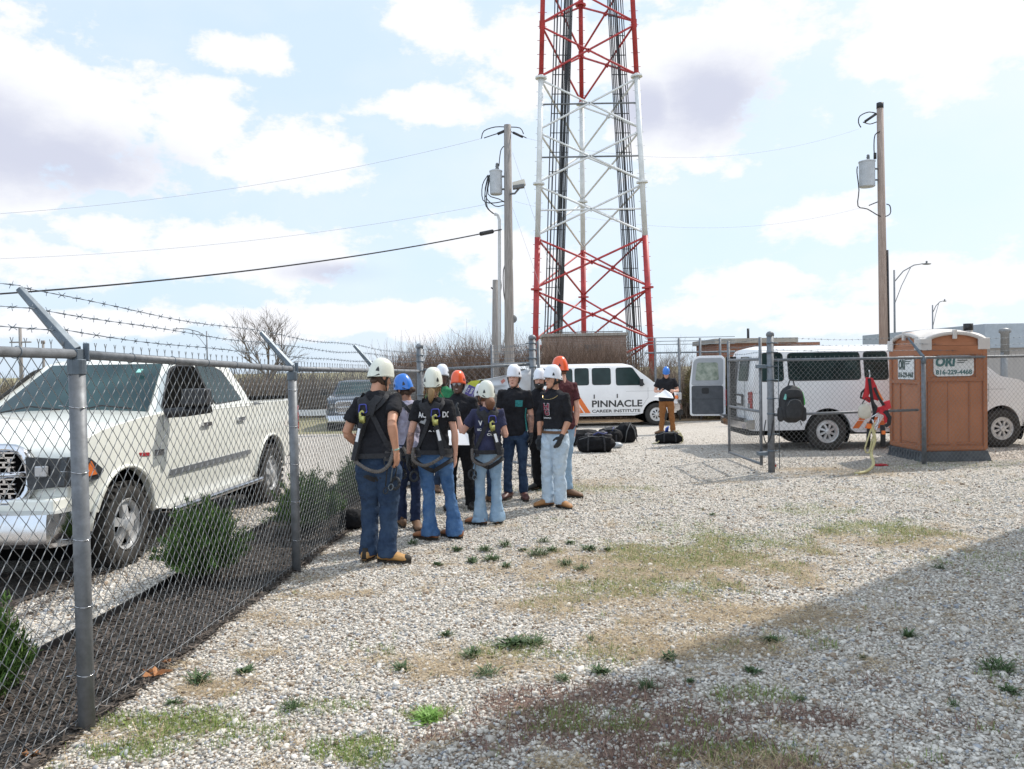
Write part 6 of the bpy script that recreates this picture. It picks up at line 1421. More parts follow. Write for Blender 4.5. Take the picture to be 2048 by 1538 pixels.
person(1033, 999, 1.765, (-.28, -.96), 'person in black t-shirt with a teal chest pocket, white helmet and dark jeans', 'fair', BLACKT, .66, 'dark', 0, 0, 'red', 'white', 'brown', feet=((.10, .0), (-.11, .05)), toes=((.15, -1), (-.5, -1)),
    arms={0: ((.17, .0, -1), (-.03, -.12, -1)), 1: ((-.2, 0, -1), (0, -.2, -1))}, gloves=(1, 1), tattoo=1, extra=pocket, hpitch=.08, build=1.0)
person(1083, 979, 1.70, (-.15, -1), 'laughing bearded person in black shirt and white helmet beside the gate post', 'fair', BLACKT, .95, 'black', 0, 1, 'black', 'white', 'black', feet=((.12, .05), (-.05, .0)), toes=((.4, -1), (-.8, -.6)),
    arms={0: ((.2, 0, -1), (0, -.2, -1)), 1: ((-.2, 0, -1), (-.02, -.2, -1))}, gloves=(1, 1), beard=True, smile=True, build=1.06)
def hg(d):
    for x, z in ((0, 1.215), (.012, 1.14)): pass
    chest_text(d, 'print', 'H', .085, WHITEL, .30, 1.235, .072, .06, .020); chest_text(d, 'print', 'H', .078, REDP, .28, 1.2385, .066, .035, .023)
    chest_text(d, 'print', 'G', .085, WHITEL, .24, 1.165, .066, .06, .024); chest_text(d, 'print', 'G', .078, REDP, .22, 1.1685, .058, .035, .027)
    chest_text(d, 'print', 'HAWKS', .018, WHITEL, .42, 1.125, .11, .02, .020)
    mb = MB(); mb.tube([d['tor'](a, 1.452-.085*math.cos(a*1.45)**1, .014+.012*math.cos(a))[0] for a in np.linspace(-.8, .8, 14)], .0022, 5); mb.build('necklace', GOLD, d['e'])
    mb = MB(); P, N_ = [], []
    for a in np.linspace(-1.9, 1.9, 14): p, n_ = d['tor'](a, .955, .016); P.append(p); N_.append(n_)
    mb.ribbon(P, N_, .035, .004); mb.build('belt', BOOTM['brown'], d['e'])
person(1112, 1014, 1.745, (-.72, -.69), 'person in black sweatshirt with red letters, white helmet, glasses, pale jeans and tan boots', 'tan', BLACKT, 1.18, 'pale', 0, 2, 'tan', 'white', 'black', feet=((.06, -.05), (-.10, .06)), toes=((.6, -.9), (-.75, -.5)),
    arms={0: ((.20, .02, -1), (-.42, -.35, -.85)), 1: ((-.22, .05, -1), (-.08, -.25, -1))}, gloves=(1, 1), glasses=1, extra=hg, hyaw=-.25, hpitch=.05, hem=.96, build=.98)
d11 = person(1127, 994, 1.87, (-.45, .9), 'tall person in maroon t-shirt and orange helmet with long reddish hair, facing away', 'fair', MARO, .6, 'light', 0, 0, 'brown', 'orange', 'red', female=0, feet=((-.1, .05), (.06, .0)), toes=((-.3, 1), (.8, -.5)),
    arms={1: ((.18, -.12, -1), (-.16, -.05, -1)), 0: ((-.2, .1, -1), (0, .3, -1))}, hyaw=.1, hpitch=.15, build=.94)
mb = MB(); sh, el, wr, hd = d11['hands'][1]; f = (wr-el).normalized(); mb.tube([wr-f*.05, wr-f*.02], [(.029, .034), (.029, .034)], 12); mb.ball(wr-f*.035+Vector((.02, -.02, 0)), .022, 8, 6); mb.build('watch', BLACKP, d11['e'], True)
person(1334, 866, 1.74, (-.18, -1), 'person in brown trousers and blue helmet reading papers beside the lettered van', 'fair', BLACKT, .62, 'brown', 0, 1, 'brown', 'blue', 'brown', feet=((.17, .05), (-.15, .0)), toes=((.3, -1), (-.9, -.5)), z0=-.02,
    arms={0: ((.38, .05, -1), (-.55, -.75, .02)), 1: ((-.38, .05, -1), (.35, -.85, .0))}, hpitch=.55, build=1.15, beard=False)
mb = MB(); a = at(1308, 793, 20.05); b = at(1347, 796, 20.05); c = at(1343, 787, 20.2)
mb.add([a, b, c, at(1330, 779, 20.2), at(1318, 788, 20.2)]+[p+Vector((0, .01, -.01)) for p in (a, b, c, at(1330, 779, 20.2), at(1318, 788, 20.2))], [(0, 1, 2, 3, 4), (9, 8, 7, 6, 5)]+[(i, (i+1) % 5, (i+1) % 5+5, i+5) for i in range(5)])
tag(mb.build('papers', PAPER), 'white papers in the hands of the person beside the lettered van', 'papers')
# ================================================================ VEGETATION BEHIND, SHRUBS, BAGS, BANNER
LITTER = mat('leaf_litter', (.21, .13, .07), .95, col2=(.34, .25, .16), vs=6, bump=.8, bs=20)
VERGE = mat('grass_verge', (.09, .14, .035), .9, col2=(.17, .20, .07), vs=1.2, bump=.6, bs=30)
grid('leaf_litter', np.arange(-5, 12.1, 1), np.concatenate([[29.0], np.arange(30, 40, 2)]), .014, LITTER, attr=False)
grid('grass_verge', np.arange(-40, -4.9, 2.5), np.arange(27.6, 44, 2), .014, VERGE, attr=False)
TWIG = mat('bare_twigs', (.16, .115, .09), .9, attr='col')
BARK = mat('grey_brown_bark', (.12, .095, .08), .95, col2=(.20, .165, .14), vs=8)
def twig_mesh(name, bases, dirs, lens, rad, cols, seg=4, curl=.25):
    n = len(bases); P = bases.copy(); D = dirs/np.linalg.norm(dirs, axis=1, keepdims=True); V = np.zeros((n, seg+1, 3, 3))
    side = np.cross(D, rng.normal(0, 1, (n, 3))); side /= np.linalg.norm(side, axis=1, keepdims=True)+1e-9; s2 = np.cross(D, side)
    for k in range(seg+1):
        r = (rad*(1-.8*k/seg))[:, None]
        for j in range(3): V[:, k, j] = P+(side*math.cos(2.094*j)+s2*math.sin(2.094*j))*r
        D = D+rng.normal(0, curl, (n, 3)); D[:, 2] += .04; D /= np.linalg.norm(D, axis=1, keepdims=True); P = P+D*(lens/seg)[:, None]
    b = (np.arange(n)[:, None]*(seg+1)+np.arange(seg)[None])*3
    F = np.stack([np.stack([b+j, b+(j+1) % 3, b+3+(j+1) % 3, b+3+j], -1) for j in range(3)], 2).reshape(-1, 4)
    C = np.repeat(np.concatenate([cols, np.ones((n, 1))], 1), (seg+1)*3, 0)
    return npmesh(name, V.reshape(-1, 3), F, TWIG, attrs={'col': C})
def brush(x0, x1, y0, y1, hf, n, ca, cb, label, nm='brush', rad=.009):
    X = rng.uniform(x0, x1, n); Yv = rng.uniform(y0, y1, n); Z = np.full(n, -.25)
    hh = np.array([hf(x) for x in X])*(.45+.95*rng.beta(1.6, 2.6, n))
    lv = rng.uniform(0, 1, n); st = np.where(lv < .35, 0, rng.uniform(.1, .8, n)); Z = Z+hh*st; L_ = np.where(lv < .35, hh*1.02, hh*(1-st)*rng.uniform(.4, 1.0, n))
    sp = np.where(lv < .35, .18, .75)[:, None]
    D = np.concatenate([rng.normal(0, 1, (n, 2))*sp, np.ones((n, 1))], 1)
    o = twig_mesh(nm, np.stack([X, Yv, Z], 1), D, L_, np.where(lv < .35, rad*1.5, rad)*np.ones(n), colmix(n, ca, cb, .3), 5, .17)
    return tag(o, label, 'brush', kind='stuff')
def hmain(x): return 2.95+.30*noise.noise(Vector((x*.9, 2, 0)))+.22*noise.noise(Vector((x*3, 5, 0)))-(.35 if x > 4.6 else 0)-(.25 if x < -2.6 else 0)
brush(-4.9, 4.7, 30.6, 35.0, hmain, 24000, (.095, .058, .04), (.26, .18, .135), 'dense brown leafless thicket behind the lettered van', rad=.010)
brush(4.7, 9.5, 30.0, 34.0, lambda x: 2.2+.3*noise.noise(Vector((x*2, 1, 0))), 5200, (.14, .10, .07), (.36, .29, .23), 'thinner leafless brush between the lettered van and the brick building', rad=.009)
brush(-17, -4.9, 36.5, 42.0, lambda x: 1.95+.15*noise.noise(Vector((x*.8, 1, 0))), 9000, (.11, .085, .065), (.27, .22, .18), 'low grey brown brush beyond the parking lot behind the fence', rad=.014)
brush(-60, -16, 60, 68.0, lambda x: 2.1+.25*noise.noise(Vector((x*.3, 1, 0))), 7000, (.10, .085, .06), (.24, .20, .15), 'distant brown brush far behind the white truck', rad=.03)
# evergreen scrub at the right end of the thicket
def leafcloud(name, cs, n, size, ca, cb, m=None, up=.5):
    tot = len(cs); per = n//tot; Vs = []
    P = np.concatenate([np.array(c[0])+ (lambda d: d/np.linalg.norm(d, axis=1, keepdims=True)*rng.uniform(.35, 1.0, (per, 1))**.5)(rng.normal(0, 1, (per, 3)))*np.array(c[1]) for c in cs]); n = len(P)
    Cn = np.repeat(np.array([c[0] for c in cs]), per, 0); D = (P-Cn)/np.repeat(np.array([c[1] for c in cs]), per, 0)
    D = D/np.linalg.norm(D, axis=1, keepdims=True)+rng.normal(0, .45, (n, 3)); D[:, 2] += up; D /= np.linalg.norm(D, axis=1, keepdims=True)
    S = np.cross(D, rng.normal(0, 1, (n, 3))); S /= np.linalg.norm(S, axis=1, keepdims=True); L_ = (size*rng.uniform(.6, 1.5, n))[:, None]; w = L_*.16
    V = np.stack([P-S*w, P+S*w, P+D*L_+S*w*.3, P+D*L_-S*w*.3], 1).reshape(-1, 3)
    C = np.repeat(np.concatenate([colmix(n, ca, cb, .25), np.ones((n, 1))], 1), 4, 0)
    return npmesh(name, V, np.arange(4*n).reshape(-1, 4), m or VCOL, attrs={'col': C})
def juniper(cx, cy, w, dpt, h, n, label, seed, size=.034):
    """many ragged plumes leaning outward and up, each a stem lined with short needle sprays"""
    rg = np.random.default_rng(seed); e = empty('juniper_shrub', (cx, cy, 0), 0, label, 'shrub', 'junipers along the fence bed'); mb = MB()
    nb = 230; a = rg.uniform(0, 2*PI, nb); q = rg.uniform(.0, 1, nb)**.55; lf = rg.uniform(.62, 1.18, nb)
    T = np.stack([np.cos(a)*q*w/2*lf, np.sin(a)*q*dpt/2*lf, h*(1-.62*q**2)*lf*rg.uniform(.8, 1.1, nb)], 1); B0 = T*np.array([.25, .25, .12])
    for k in range(0, nb, 6): mb.tube([tuple(B0[k]*.3), tuple(B0[k]*.5+T[k]*.3), tuple(T[k]*.92)], [.012, .008, .003], 5)
    per = n//nb; t = rg.uniform(.30, 1.0, (nb, per, 1)); P = B0[:, None]*(1-t)+T[:, None]*t; P[..., 2] += .10*h*np.sin(t[..., 0]*PI)
    ax = T-B0; ax /= np.linalg.norm(ax, axis=1, keepdims=True); P = P+rg.normal(0, 1, P.shape)*(.030*(1.15-t)+.006)
    D = ax[:, None]*1.0+rg.normal(0, .55, P.shape); D[..., 2] += .35; D /= np.linalg.norm(D, axis=2, keepdims=True)
    P = P.reshape(-1, 3); D = D.reshape(-1, 3); m_ = len(P); S = np.cross(D, rg.normal(0, 1, (m_, 3))); S /= np.linalg.norm(S, axis=1, keepdims=True)
    L_ = (size*rg.uniform(.6, 1.4, m_))[:, None]; wd = L_*.13
    V = np.stack([P-S*wd, P+S*wd, P+D*L_+S*wd*.3, P+D*L_-S*wd*.3], 1).reshape(-1, 3)
    br = np.repeat(rg.uniform(.7, 1.35, nb), per)[:, None]; C = np.repeat(np.concatenate([np.clip(colmix(m_, (.036, .075, .020), (.115, .19, .05), .25)*br, 0, 1), np.ones((m_, 1))], 1), 4, 0)
    npmesh('foliage', V, np.arange(4*m_).reshape(-1, 4), VCOL, e, {'col': C}); mb.build('stem', BARK, e, True)
juniper(-2.64, 6.75, .80, 1.0, .62, 24000, 'bushy green juniper behind the fence in front of the truck step', 1)
juniper(-2.28, 8.8, .78, 1.6, .60, 22000, 'wide green juniper behind the fence just past the second post', 2)
juniper(-2.10, 10.7, .62, 1.3, .62, 14000, 'farther juniper behind the fence beside the person nearest the camera', 3)
juniper(-2.80, 4.15, .52, .6, .55, 18000, 'green juniper cut off by the left edge of the frame', 4)
o = leafcloud('foliage_scrub', [((7.3+random.uniform(-.6, .6), 29.6+random.uniform(-.4, .4), random.uniform(0, 1.3)), (.45, .4, .4)) for _ in range(12)], 9000, .09, (.07, .075, .03), (.22, .17, .09))
o.name = 'scrub_bush'; tag(o, 'olive brown scrubby bush behind the person in the blue helmet by the van', 'bush')
def bare_tree(bx, by, top, w, label, seed, trunk=.12, fork=.25, depth=5):
    r_ = random.Random(seed); e = empty('bare_tree', (bx, by, -.25), 0, label, 'tree'); H = top+.25; T_ = MB(); K = MB()
    T_.tube([(0, 0, 0), (r_.uniform(-.05, .05), 0, H*fork*.6), (0, 0, H*fork)], [trunk, trunk*.85, trunk*.7], 10); T_.build('trunk', BARK, e, True)
    def grow(p, d, ln, r, k):
        pts = [p]; dd = d.copy()
        for _ in range(4): dd = (dd+Vector((r_.gauss(0, .12), r_.gauss(0, .12), r_.gauss(.03, .08)))).normalized(); pts.append(pts[-1]+dd*ln/4)
        K.tube(pts, [r, r*.9, r*.78, r*.66, r*.5], 5 if k < 2 else 3, caps=False)
        if k >= depth: return
        for i in range(r_.randint(3, 4) if k < 3 else 3):
            t = r_.uniform(.35, 1); q = pts[min(4, int(t*4))]; a = r_.uniform(0, 2*PI); spread = r_.uniform(.35, .70)
            nd = (dd+Vector((math.cos(a)*spread*w/H*1.6, math.sin(a)*spread, r_.uniform(-.1, .25)))).normalized(); grow(q, nd, ln*r_.uniform(.62, .80), r*.52, k+1)
    for i in range(5):
        a = 2*PI*i/5+r_.uniform(-.4, .4); grow(Vector((0, 0, H*fork*r_.uniform(.55, 1))), Vector((math.cos(a)*.75*w/H*1.3, math.sin(a)*.5, 1)).normalized(), H*.36, trunk*.42, 1)
    K.build('crown', BARK, e)
    return e
def tree_at(px, ytop, Y, w, label, seed, **k): p = at(px, ytop, Y); return bare_tree(p.x, Y, p.z, w, label, seed, **k)
tree_at(532, 600, 52, 5.2, 'wide leafless tree beyond the parking lot, seen above the white truck bed', 11, trunk=.2)
tree_at(845, 650, 38, 3.2, 'leafless many-stemmed tree just right of the fence corner post', 12, trunk=.10, fork=.12)
tree_at(918, 655, 36, 1.3, 'slim leafless sapling left of the utility poles', 13, trunk=.05, depth=4)
tree_at(1352, 655, 36, 2.6, 'leafless tree right of the tower foot', 14, trunk=.08, fork=.15)
tree_at(1535, 665, 42, 2.2, 'leafless tree showing above the red brick building roof', 15, trunk=.08, depth=4)
# back fence at the thicket, rail and barrier
e = empty('perimeter_fence', (5, 29.4, -.25), 0, 'distant chain link fence posts and rails in front of the thicket beside the tower', 'fence')
for x in (1310, 1358, 1400, 1440):
    mb = MB(); p = at(x, 676, 29.4); mb.tube([(p.x, 29.4, -.25), (p.x, 29.4, p.z)], .045, 8); mb.build('post', GALV, e, True, e)
mb = MB(); a, b = at(1290, 706, 29.4), at(1470, 703, 29.4); mb.tube([a, b], .03, 6)
for dz in (0, .12, .25): mb.tube([a+Vector((0, 0, .3+dz)), b+Vector((0, 0, .3+dz))], .012, 4)
mb.build('rail', GALVD, e, False, e)
mb = MB(); mb.box((-9.6, 35.2, -.02), (9.5, .12, .26)); tag(mb.build('barrier_rail', WHITEM), 'low white barrier beyond the grass strip behind the fence', 'barrier')
# banner tied to the short fence -----------------------------------
tops = [(900, 760), (915, 766), (930, 769), (945, 763), (960, 759), (980, 757), (1000, 753), (1020, 748), (1040, 742), (1062, 738)]
bots = [(898, 786), (912, 800), (926, 806), (944, 802), (956, 800), (972, 788), (990, 788), (1010, 792), (1034, 806), (1060, 838)]
YB = 12.86; V = []; m_ = 8
for i, (t, b) in enumerate(zip(tops, bots)):
    for j in range(m_+1):
        f = j/m_; d_ = .05*math.sin(i*1.3+j*.9)+.04*math.sin(j*2.1+i*.4); V.append(at(t[0]+(b[0]-t[0])*f, t[1]+(b[1]-t[1])*f, YB-abs(d_)))
mb = MB(); mb.add(V, [(i*(m_+1)+j, i*(m_+1)+j+1, (i+1)*(m_+1)+j+1, (i+1)*(m_+1)+j) for i in range(len(tops)-1) for j in range(m_)])
BANN = mat('banner_vinyl', (.66, .68, .72), .35, var=.1, vs=6)
bn = mb.build('banner', BANN, None, True); s_ = bn.modifiers.new('s', 'SOLIDIFY'); s_.thickness = .004; tag(bn, 'crumpled white banner reading DIAL 911 tied to the short fence', 'banner')
def pan(nm, pts, m, par, Y=YB-.105, th=.004):
    P = [at(x, y, Y) for x, y in pts]; k = len(P); mb = MB(); mb.add(P+[p+Vector((0, th, 0)) for p in P], [tuple(range(k)), tuple(range(2*k-1, k-1, -1))]+[(i, (i+1) % k, (i+1) % k+k, i+k) for i in range(k)]); return mb.build(nm, m, par)
YEL = mat('banner_yellow', (.55, .56, .06), .5, var=.15, vs=20); PUR = mat('banner_purple', (.10, .075, .27), .5)
pan('yellow_field', [(934, 768), (942, 762), (969, 759), (958, 777), (950, 802), (944, 800), (928, 792), (931, 786), (950, 792), (957, 778), (938, 770)], YEL, bn, YB-.10)
pan('orange_field', [(959, 779), (965, 783), (955, 797), (947, 800)], mat('banner_ochre', (.40, .26, .05), .5), bn, YB-.10)
pp_ = pan('purple_panel', [(938, 769), (957, 777), (946, 798), (929, 788)], PUR, bn, YB-.108)
bx = pan('black_box', [(961, 760), (967, 760), (958, 776), (953, 773)], BLACKP, bn, YB-.108)
def bt(p0, ud, vd): return lambda u, v, w: at(p0[0]+(ud[0]*u+vd[0]*v)*124, p0[1]+(ud[1]*u+vd[1]*v)*124, YB-.112-w*.5)
U_, V_ = (-.46, .89), (.89, .46)
lettering('lettering', 'DIAL', .034, WHITEL, pp_, bt((944, 776), U_, V_), .105, .03); lettering('lettering', '911', .030, WHITEL, pp_, bt((936.5, 775), U_, V_), .075, .02)
lettering('lettering', 'EMERGENCY', .014, WHITEL, pp_, bt((950.5, 778), U_, V_), .13, .01); lettering('lettering', 'CAUTION', .022, YEL, bx, bt((961, 761.5), (-.50, .87), (.87, .5)), .10, .02)
pan('red_mark', [(1001, 762), (1008, 757), (1011, 762), (1004, 768)], mat('faded_red_print', (.5, .2, .17), .6), bn, YB-.10)
# backpack on the fence --------------------------------------------
BPK = mat('charcoal_nylon', (.028, .029, .032), .75, var=.3, vs=20, bump=.3, bs=150); BPG = mat('green_piping', (.08, .55, .10), .6); BPC = mat('pale_teal_tag', (.2, .5, .45), .6)
c = at(1583, 808, 12.86); e = empty('backpack', (c.x, c.y, c.z-.31), 0, 'black backpack with green edging hanging from the fence by the gate post', 'backpack')
def puff(mb, w, d, h, c, n=24, top=.75, tw=.8):
    rs = []
    for k in range(13):
        f = k/12; z = (f-.5)*h; g = (1-abs(2*f-1)**5)**.5 if 0 < f < 1 else .35; ww = w/2*(1 if f < .5 else 1-(1-tw)*((f-.5)*2)**2.2)*max(.35, g); dd = d/2*max(.3, g)
        rs.append([Vector(c)+Vector((math.copysign(abs(math.cos(a))**.6, math.cos(a))*ww, math.copysign(abs(math.sin(a))**.6, math.sin(a))*dd, z)) for a in np.linspace(0, 2*PI, n, endpoint=False)])
    mb.ring(rs)
mb = MB(); puff(mb, .38, .20, .60, c); b_ = mb.build('main_compartment', BPK, e, True, e)
mb = MB(); puff(mb, .26, .10, .34, c+Vector((0, -.11, -.08)), tw=.85); mb.build('front_pocket', BPK, e, True, e)
mb = MB(); puff(mb, .24, .08, .16, c+Vector((0, -.09, .17)), tw=.8); mb.build('top_pocket', BPK, e, True, e)
for sx in (-1, 1): mb = MB(); puff(mb, .09, .13, .24, c+Vector((sx*.18, -.01, -.16)), tw=.9); mb.build('side_pocket', BPK, e, True, e)
mb = MB(); mb.tube([c+Vector((-.06, 0, .27)), c+Vector((-.03, 0, .37)), c+Vector((0, .02, .40)), c+Vector((.03, 0, .37)), c+Vector((.06, 0, .27))], .010, 6); mb.build('handle', BPK, e, True, e)
mb = MB(); mb.tube([c+Vector((.10, -.02, .27)), c+Vector((.165, -.03, .18)), c+Vector((.195, -.03, .05)), c+Vector((.20, -.03, -.02))], [.006, .012, .014, .006], 6); mb.build('green_edging', BPG, e, True, e)
mb = MB(); mb.box(c+Vector((-.13, -.10, .12)), (.035, .012, .09), Matrix.Rotation(.3, 3, 'Y')); mb.build('tag', BPC, e, False, e)
mb = MB(); mb.tube([c+Vector((-.12, -.165, -.02)), c+Vector((-.08, -.168, .06)), c+Vector((0, -.168, .085)), c+Vector((.08, -.168, .06)), c+Vector((.12, -.165, -.02))], .004, 5); mb.tube([c+Vector((.12, -.05, -.27)), c+Vector((.14, -.06, -.34))], .01, 5); mb.build('zip', GREYV, e, True, e)
# red harness on the fence ------------------------------------------
REDW = mat('red_webbing', (.52, .025, .035), .7, var=.2, vs=12, bump=.3, bs=90); ORG = mat('orange_strap', (.75, .17, .03), .6); ROPE = mat('pale_yellow_rope', (.58, .52, .28), .8, bump=.5, bs=150, var=.2, vs=40)
c = at(1750, 760, 13.1); e = empty('climbing_harness', (c.x, c.y, .5), 0, 'red and black climbing harness with ropes hanging on the fence beside the toilet', 'harness')
hp = lambda x, y, dy=0.: at(x, y, 13.05-dy)
def strap(nm, pts, w, m, dy=.02, t=.012):
    mb = MB(); P = [hp(x, y, dy+.015*math.sin(i*1.7)) for i, (x, y) in enumerate(pts)]; mb.ribbon(P, [(0.25*math.sin(i*2.), -1, 0) for i in range(len(P))], w, t); return mb.build(nm, m, e, False, e, bevel=.003)
strap('back_strap', [(1737, 755), (1735, 775), (1730, 795), (1741, 800)], .10, REDW, .05, .03); strap('back_strap', [(1739, 758), (1747, 775), (1752, 795), (1750, 800)], .09, REDW, .03, .03)
strap('web_strap', [(1738, 757), (1741, 780), (1744, 800), (1748, 822)], .05, WEB, .08); strap('web_strap', [(1733, 775), (1723, 785), (1721, 795), (1735, 800)], .035, WEB, .06)
strap('web_strap', [(1748, 775), (1757, 795), (1768, 812), (1777, 830), (1776, 850)], .045, WEB, .07); strap('orange_strap', [(1752, 780), (1760, 795), (1764, 802)], .06, ORG, .05)
strap('waist_pad', [(1750, 822), (1765, 818), (1776, 812), (1772, 802)], .10, REDW, .06, .03); strap('leg_pad', [(1758, 822), (1770, 828), (1773, 845)], .07, REDW, .10, .03)
strap('leg_pad', [(1768, 822), (1778, 835), (1777, 848), (1770, 852)], .06, WEB, .12, .03); strap('web_strap', [(1742, 800), (1752, 815), (1746, 835), (1740, 850)], .05, WEB, .10)
for pts, m, r in (([(1738, 845), (1737, 870), (1736, 894)], WEB, .032), ([(1765, 850), (1766, 870), (1766, 893)], WEB, .040)):
    mb = MB(); mb.tube([hp(x, y, .05) for x, y in pts], r, 10); mb.build('lanyard', m, e, True, e)
mb = MB(); wires(mb, [[hp(1742, 835, .12), hp(1750, 830, .13), hp(1758, 826, .13), hp(1756, 845, .13), hp(1748, 852, .12), hp(1744, 838, .12)], [hp(1738, 740, .05), hp(1740, 752, .05), hp(1736, 758, .05)], [hp(1746, 840, .14), hp(1750, 860, .14), hp(1756, 850, .14)]], .010); mb.build('karabiner', CHROME, e, True, e)
mb = MB(); mb.box(hp(1738, 852, .1), (.07, .05, .08)); mb.box(hp(1767, 865, .1), (.05, .05, .06)); mb.build('buckle', ORG, e, False, e, bevel=.008)
mb = MB(); pts = [hp(1748, 845, .1), hp(1746, 860, .12), hp(1750, 880, .12), hp(1742, 905, .1), Vector((5.75, 12.75, .12)), Vector((5.55, 12.6, .03)), Vector((5.35, 12.5, .02))]; wires(mb, [pts], .026); wires(mb, [[hp(1745, 850, .11), hp(1735, 880, .12), hp(1730, 900, .1), hp(1738, 905, .1), hp(1744, 880, .1), hp(1752, 860, .1)]], .013); mb.build('rope', ROPE, e, True, e)
mb = MB(); c = at(1729, 822, 12.93); puff(mb, .20, .10, .25, c, tw=.6); bg = mb.build('chalk_bag', mat('cream_canvas', (.56, .52, .44), .8, var=.15, vs=9), e, True, e)
mb = MB(); mb.tube([at(1724, 808, 12.9), at(1732, 795, 12.9), at(1738, 802, 12.9)], .008, 5); mb.build('cord', WEB, bg, True, e)
# bags on the ground --------------------------------------------------
NYL = mat('black_nylon', (.010, .010, .012), .8, var=.4, vs=14, bump=.8, bs=25, spec=.2); NAVN = mat('navy_strap', (.03, .04, .14), .6)
def lump(mb, c, r, seed, n=26, m=14, amp=.22, pw=.8):
    c = Vector(c); rs = []
    for i in range(1, m):
        ph = -PI/2+PI*i/m; rg = []
        for j in range(n):
            a = 2*PI*j/n; d = Vector((math.cos(ph)*math.cos(a), math.cos(ph)*math.sin(a), math.sin(ph))); q = Vector([math.copysign(abs(x)**pw, x) for x in d])
            k = 1+amp*noise.noise(d*2.1+Vector((seed, 0, 0)))+amp*.6*noise.noise(d*5+Vector((seed, 3, 0))); p = Vector((q.x*r[0], q.y*r[1], q.z*r[2]))*k+c; p.z = max(.005, p.z); rg.append(p)
        rs.append(rg)
    mb.ring(rs)
def bag(px, py, w, dpt, h, label, seed, rz=0, cat='bag', nm='duffel_bag', extras=True):
    g = gnd(px, py); e = empty(nm, (g.x, g.y+dpt/2, 0), rz, label, cat); mb = MB(); lump(mb, (0, 0, h*.46), (w/2, dpt/2, h*.52), seed); mb.build('shell', NYL, e, True)
    if extras:
        for sx in (-.22, .22): mb = MB(); mb.ribbon([(w*sx, -dpt*.50, .04), (w*sx, -dpt*.53, h*.5), (w*sx*.9, -dpt*.40, h*.9), (w*sx*.8, 0, h*1.04)], [(0, -1, 0), (0, -1, .2), (0, -1, 1), (0, 0, 1)], .035, .006); mb.build('carry_strap', WEB, e)
        mb = MB(); mb.tube([(-w*.44, -dpt*.25, h*.75), (-w*.15, -dpt*.36, h*.93), (w*.2, -dpt*.33, h*.92), (w*.43, -dpt*.2, h*.72)], .007, 5); mb.build('zip', GREYV, e, True)
    return e
e1 = bag(1193, 906, .78, .45, .36, 'large black duffel bag in front of the pile, right of the group', 1.2)
mb = MB()
for k in range(9): mb.ball((random.uniform(-.2, .3), random.uniform(-.1, .1), .35+random.uniform(-.02, .05)), (.07, .05, .035), 8, 6, Matrix.Rotation(random.uniform(0, 3), 3, 'X'))
mb.build('packed_webbing', WEBG, e1, True); mb = MB(); mb.tube([(-.05, -.12, .36), (.05, -.10, .41), (.16, -.12, .38), (.24, -.08, .40)], .018, 6); mb.build('blue_strap', NAVN, e1, True)
e2 = bag(1172, 893, .75, .5, .36, 'black gear bag at the back left of the pile, partly behind the group', 5.4, extras=False)
e3 = bag(1222, 890, .55, .5, .38, 'middle black gear bag with dark blue straps in the pile', 8.1)
mb = MB(); mb.tube([(-.1, -.2, .1), (0, -.22, .25), (.08, -.12, .38), (.12, 0, .36)], .02, 6); mb.build('blue_strap', NAVN, e3, True)
e4 = bag(1256, 886, .46, .42, .46, 'upright black bag at the right end of the pile', 3.3, rz=.4, extras=False)
mb = MB(); mb.tube([(-.16, -.2, .02), (-.12, -.22, .28), (-.02, -.2, .44), (.08, -.21, .30), (.16, -.2, .02)], .012, 6); mb.build('piping', GREYV, e4, True)
g = gnd(1233, 896); mb = MB(); mb.ball((g.x, g.y, .06), (.14, .10, .07), 12, 8); tag(mb.build('helmet', mat('grey_shell', (.38, .40, .42), .4), sm=True), 'small grey helmet lying at the foot of the bag pile', 'helmet')
e5 = bag(1340, 888, .60, .36, .27, 'black gear bag with yellow and blue straps in front of the person reading papers', 6.6)
mb = MB(); mb.tube([(-.38, -.1, .01), (-.28, -.15, .03), (-.2, -.12, .10)], .012, 5); mb.tube([(.2, -.15, .22), (.3, -.12, .16), (.31, -.1, .05), (.26, -.14, .02)], .014, 5); mb.tube([(.12, -.1, .27), (.22, -.05, .29), (.28, -.1, .2)], .012, 5); mb.build('yellow_strap', ROPE, e5, True)
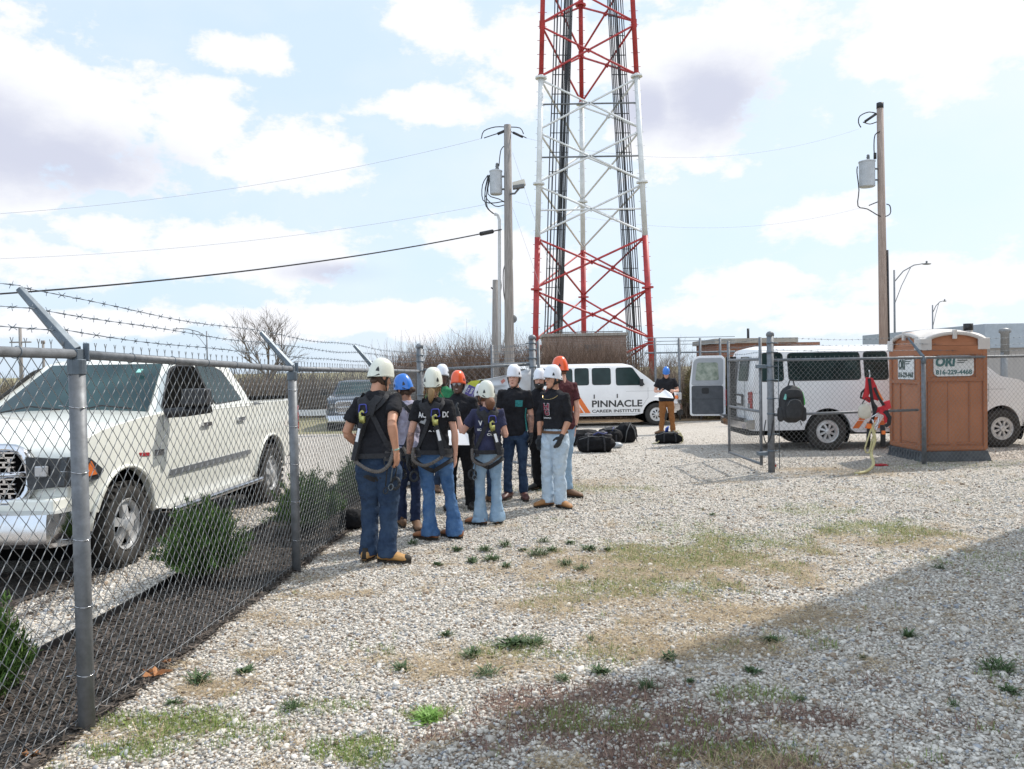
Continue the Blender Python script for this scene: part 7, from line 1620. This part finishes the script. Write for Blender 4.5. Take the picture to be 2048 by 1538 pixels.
mb = MB(); mb.tube([(-.06, 0, .24), (-.05, -.02, .34), (-.0, 0, .38), (-.02, .02, .26)], .022, 6); mb.build('blue_strap', mat('blue_webbing', (.04, .10, .42), .6), e5, True)
g = gnd(705, 1062); e6 = bag(700, 1062, .30, .25, .22, 'small black bag on the ground behind the person nearest the camera', 9.9, extras=False)
g = gnd(1763, 932); mb = MB(); lump(mb, (g.x, g.y, .015), (.11, .06, .02), 4, 14, 8, .5); tag(mb.build('cloth_scrap', REDW, sm=True), 'small red scrap of cloth on the gravel below the harness', 'cloth')
g = gnd(1549, 938); mb = MB(); mb.lathe([(.03, 0), (.033, .01), (.033, .11), (.028, .12)], (g.x, g.y, 0), n=14); cn = mb.build('drink_can', WHITEM, None, True); mb = MB(); mb.lathe([(.0338, .04), (.0338, .08)], (g.x, g.y, 0), n=14, caps=False); mb.build('label_band', REDL, cn, True); tag(cn, 'white and red drink can at the foot of the right gate post', 'can')
mb = MB(); wires(mb, [[Vector((4.12, 13.0, .85)), Vector((4.06, 12.93, .6)), Vector((4.1, 12.9, .48)), Vector((4.16, 12.88, .6)), Vector((4.2, 12.88, .85))]], .010); tag(mb.build('lock_cable', CABLE, sm=True), 'black cable loop hanging between the gate leaf and right gate post', 'cable')

def split_loose(o):
    me = o.data; n = len(me.vertices); par = list(range(n))
    def fnd(a):
        while par[a] != a: par[a] = par[par[a]]; a = par[a]
        return a
    for e_ in me.edges: a, b = fnd(e_.vertices[0]), fnd(e_.vertices[1]); par[a] = b
    grp = {}
    for p in me.polygons: grp.setdefault(fnd(p.vertices[0]), []).append(p)
    if len(grp) < 2: return
    for ps in grp.values():
        idx = sorted({v for p in ps for v in p.vertices}); mp = {v: i for i, v in enumerate(idx)}; m2 = bpy.data.meshes.new('wire')
        m2.from_pydata([me.vertices[v].co[:] for v in idx], [], [[mp[v] for v in p.vertices] for p in ps]); m2.update()
        link('wire', m2, me.materials[0], o.parent, True)
    bpy.data.objects.remove(o)
for o in [o for o in bpy.data.objects if o.name.startswith('wiring')]: split_loose(o)
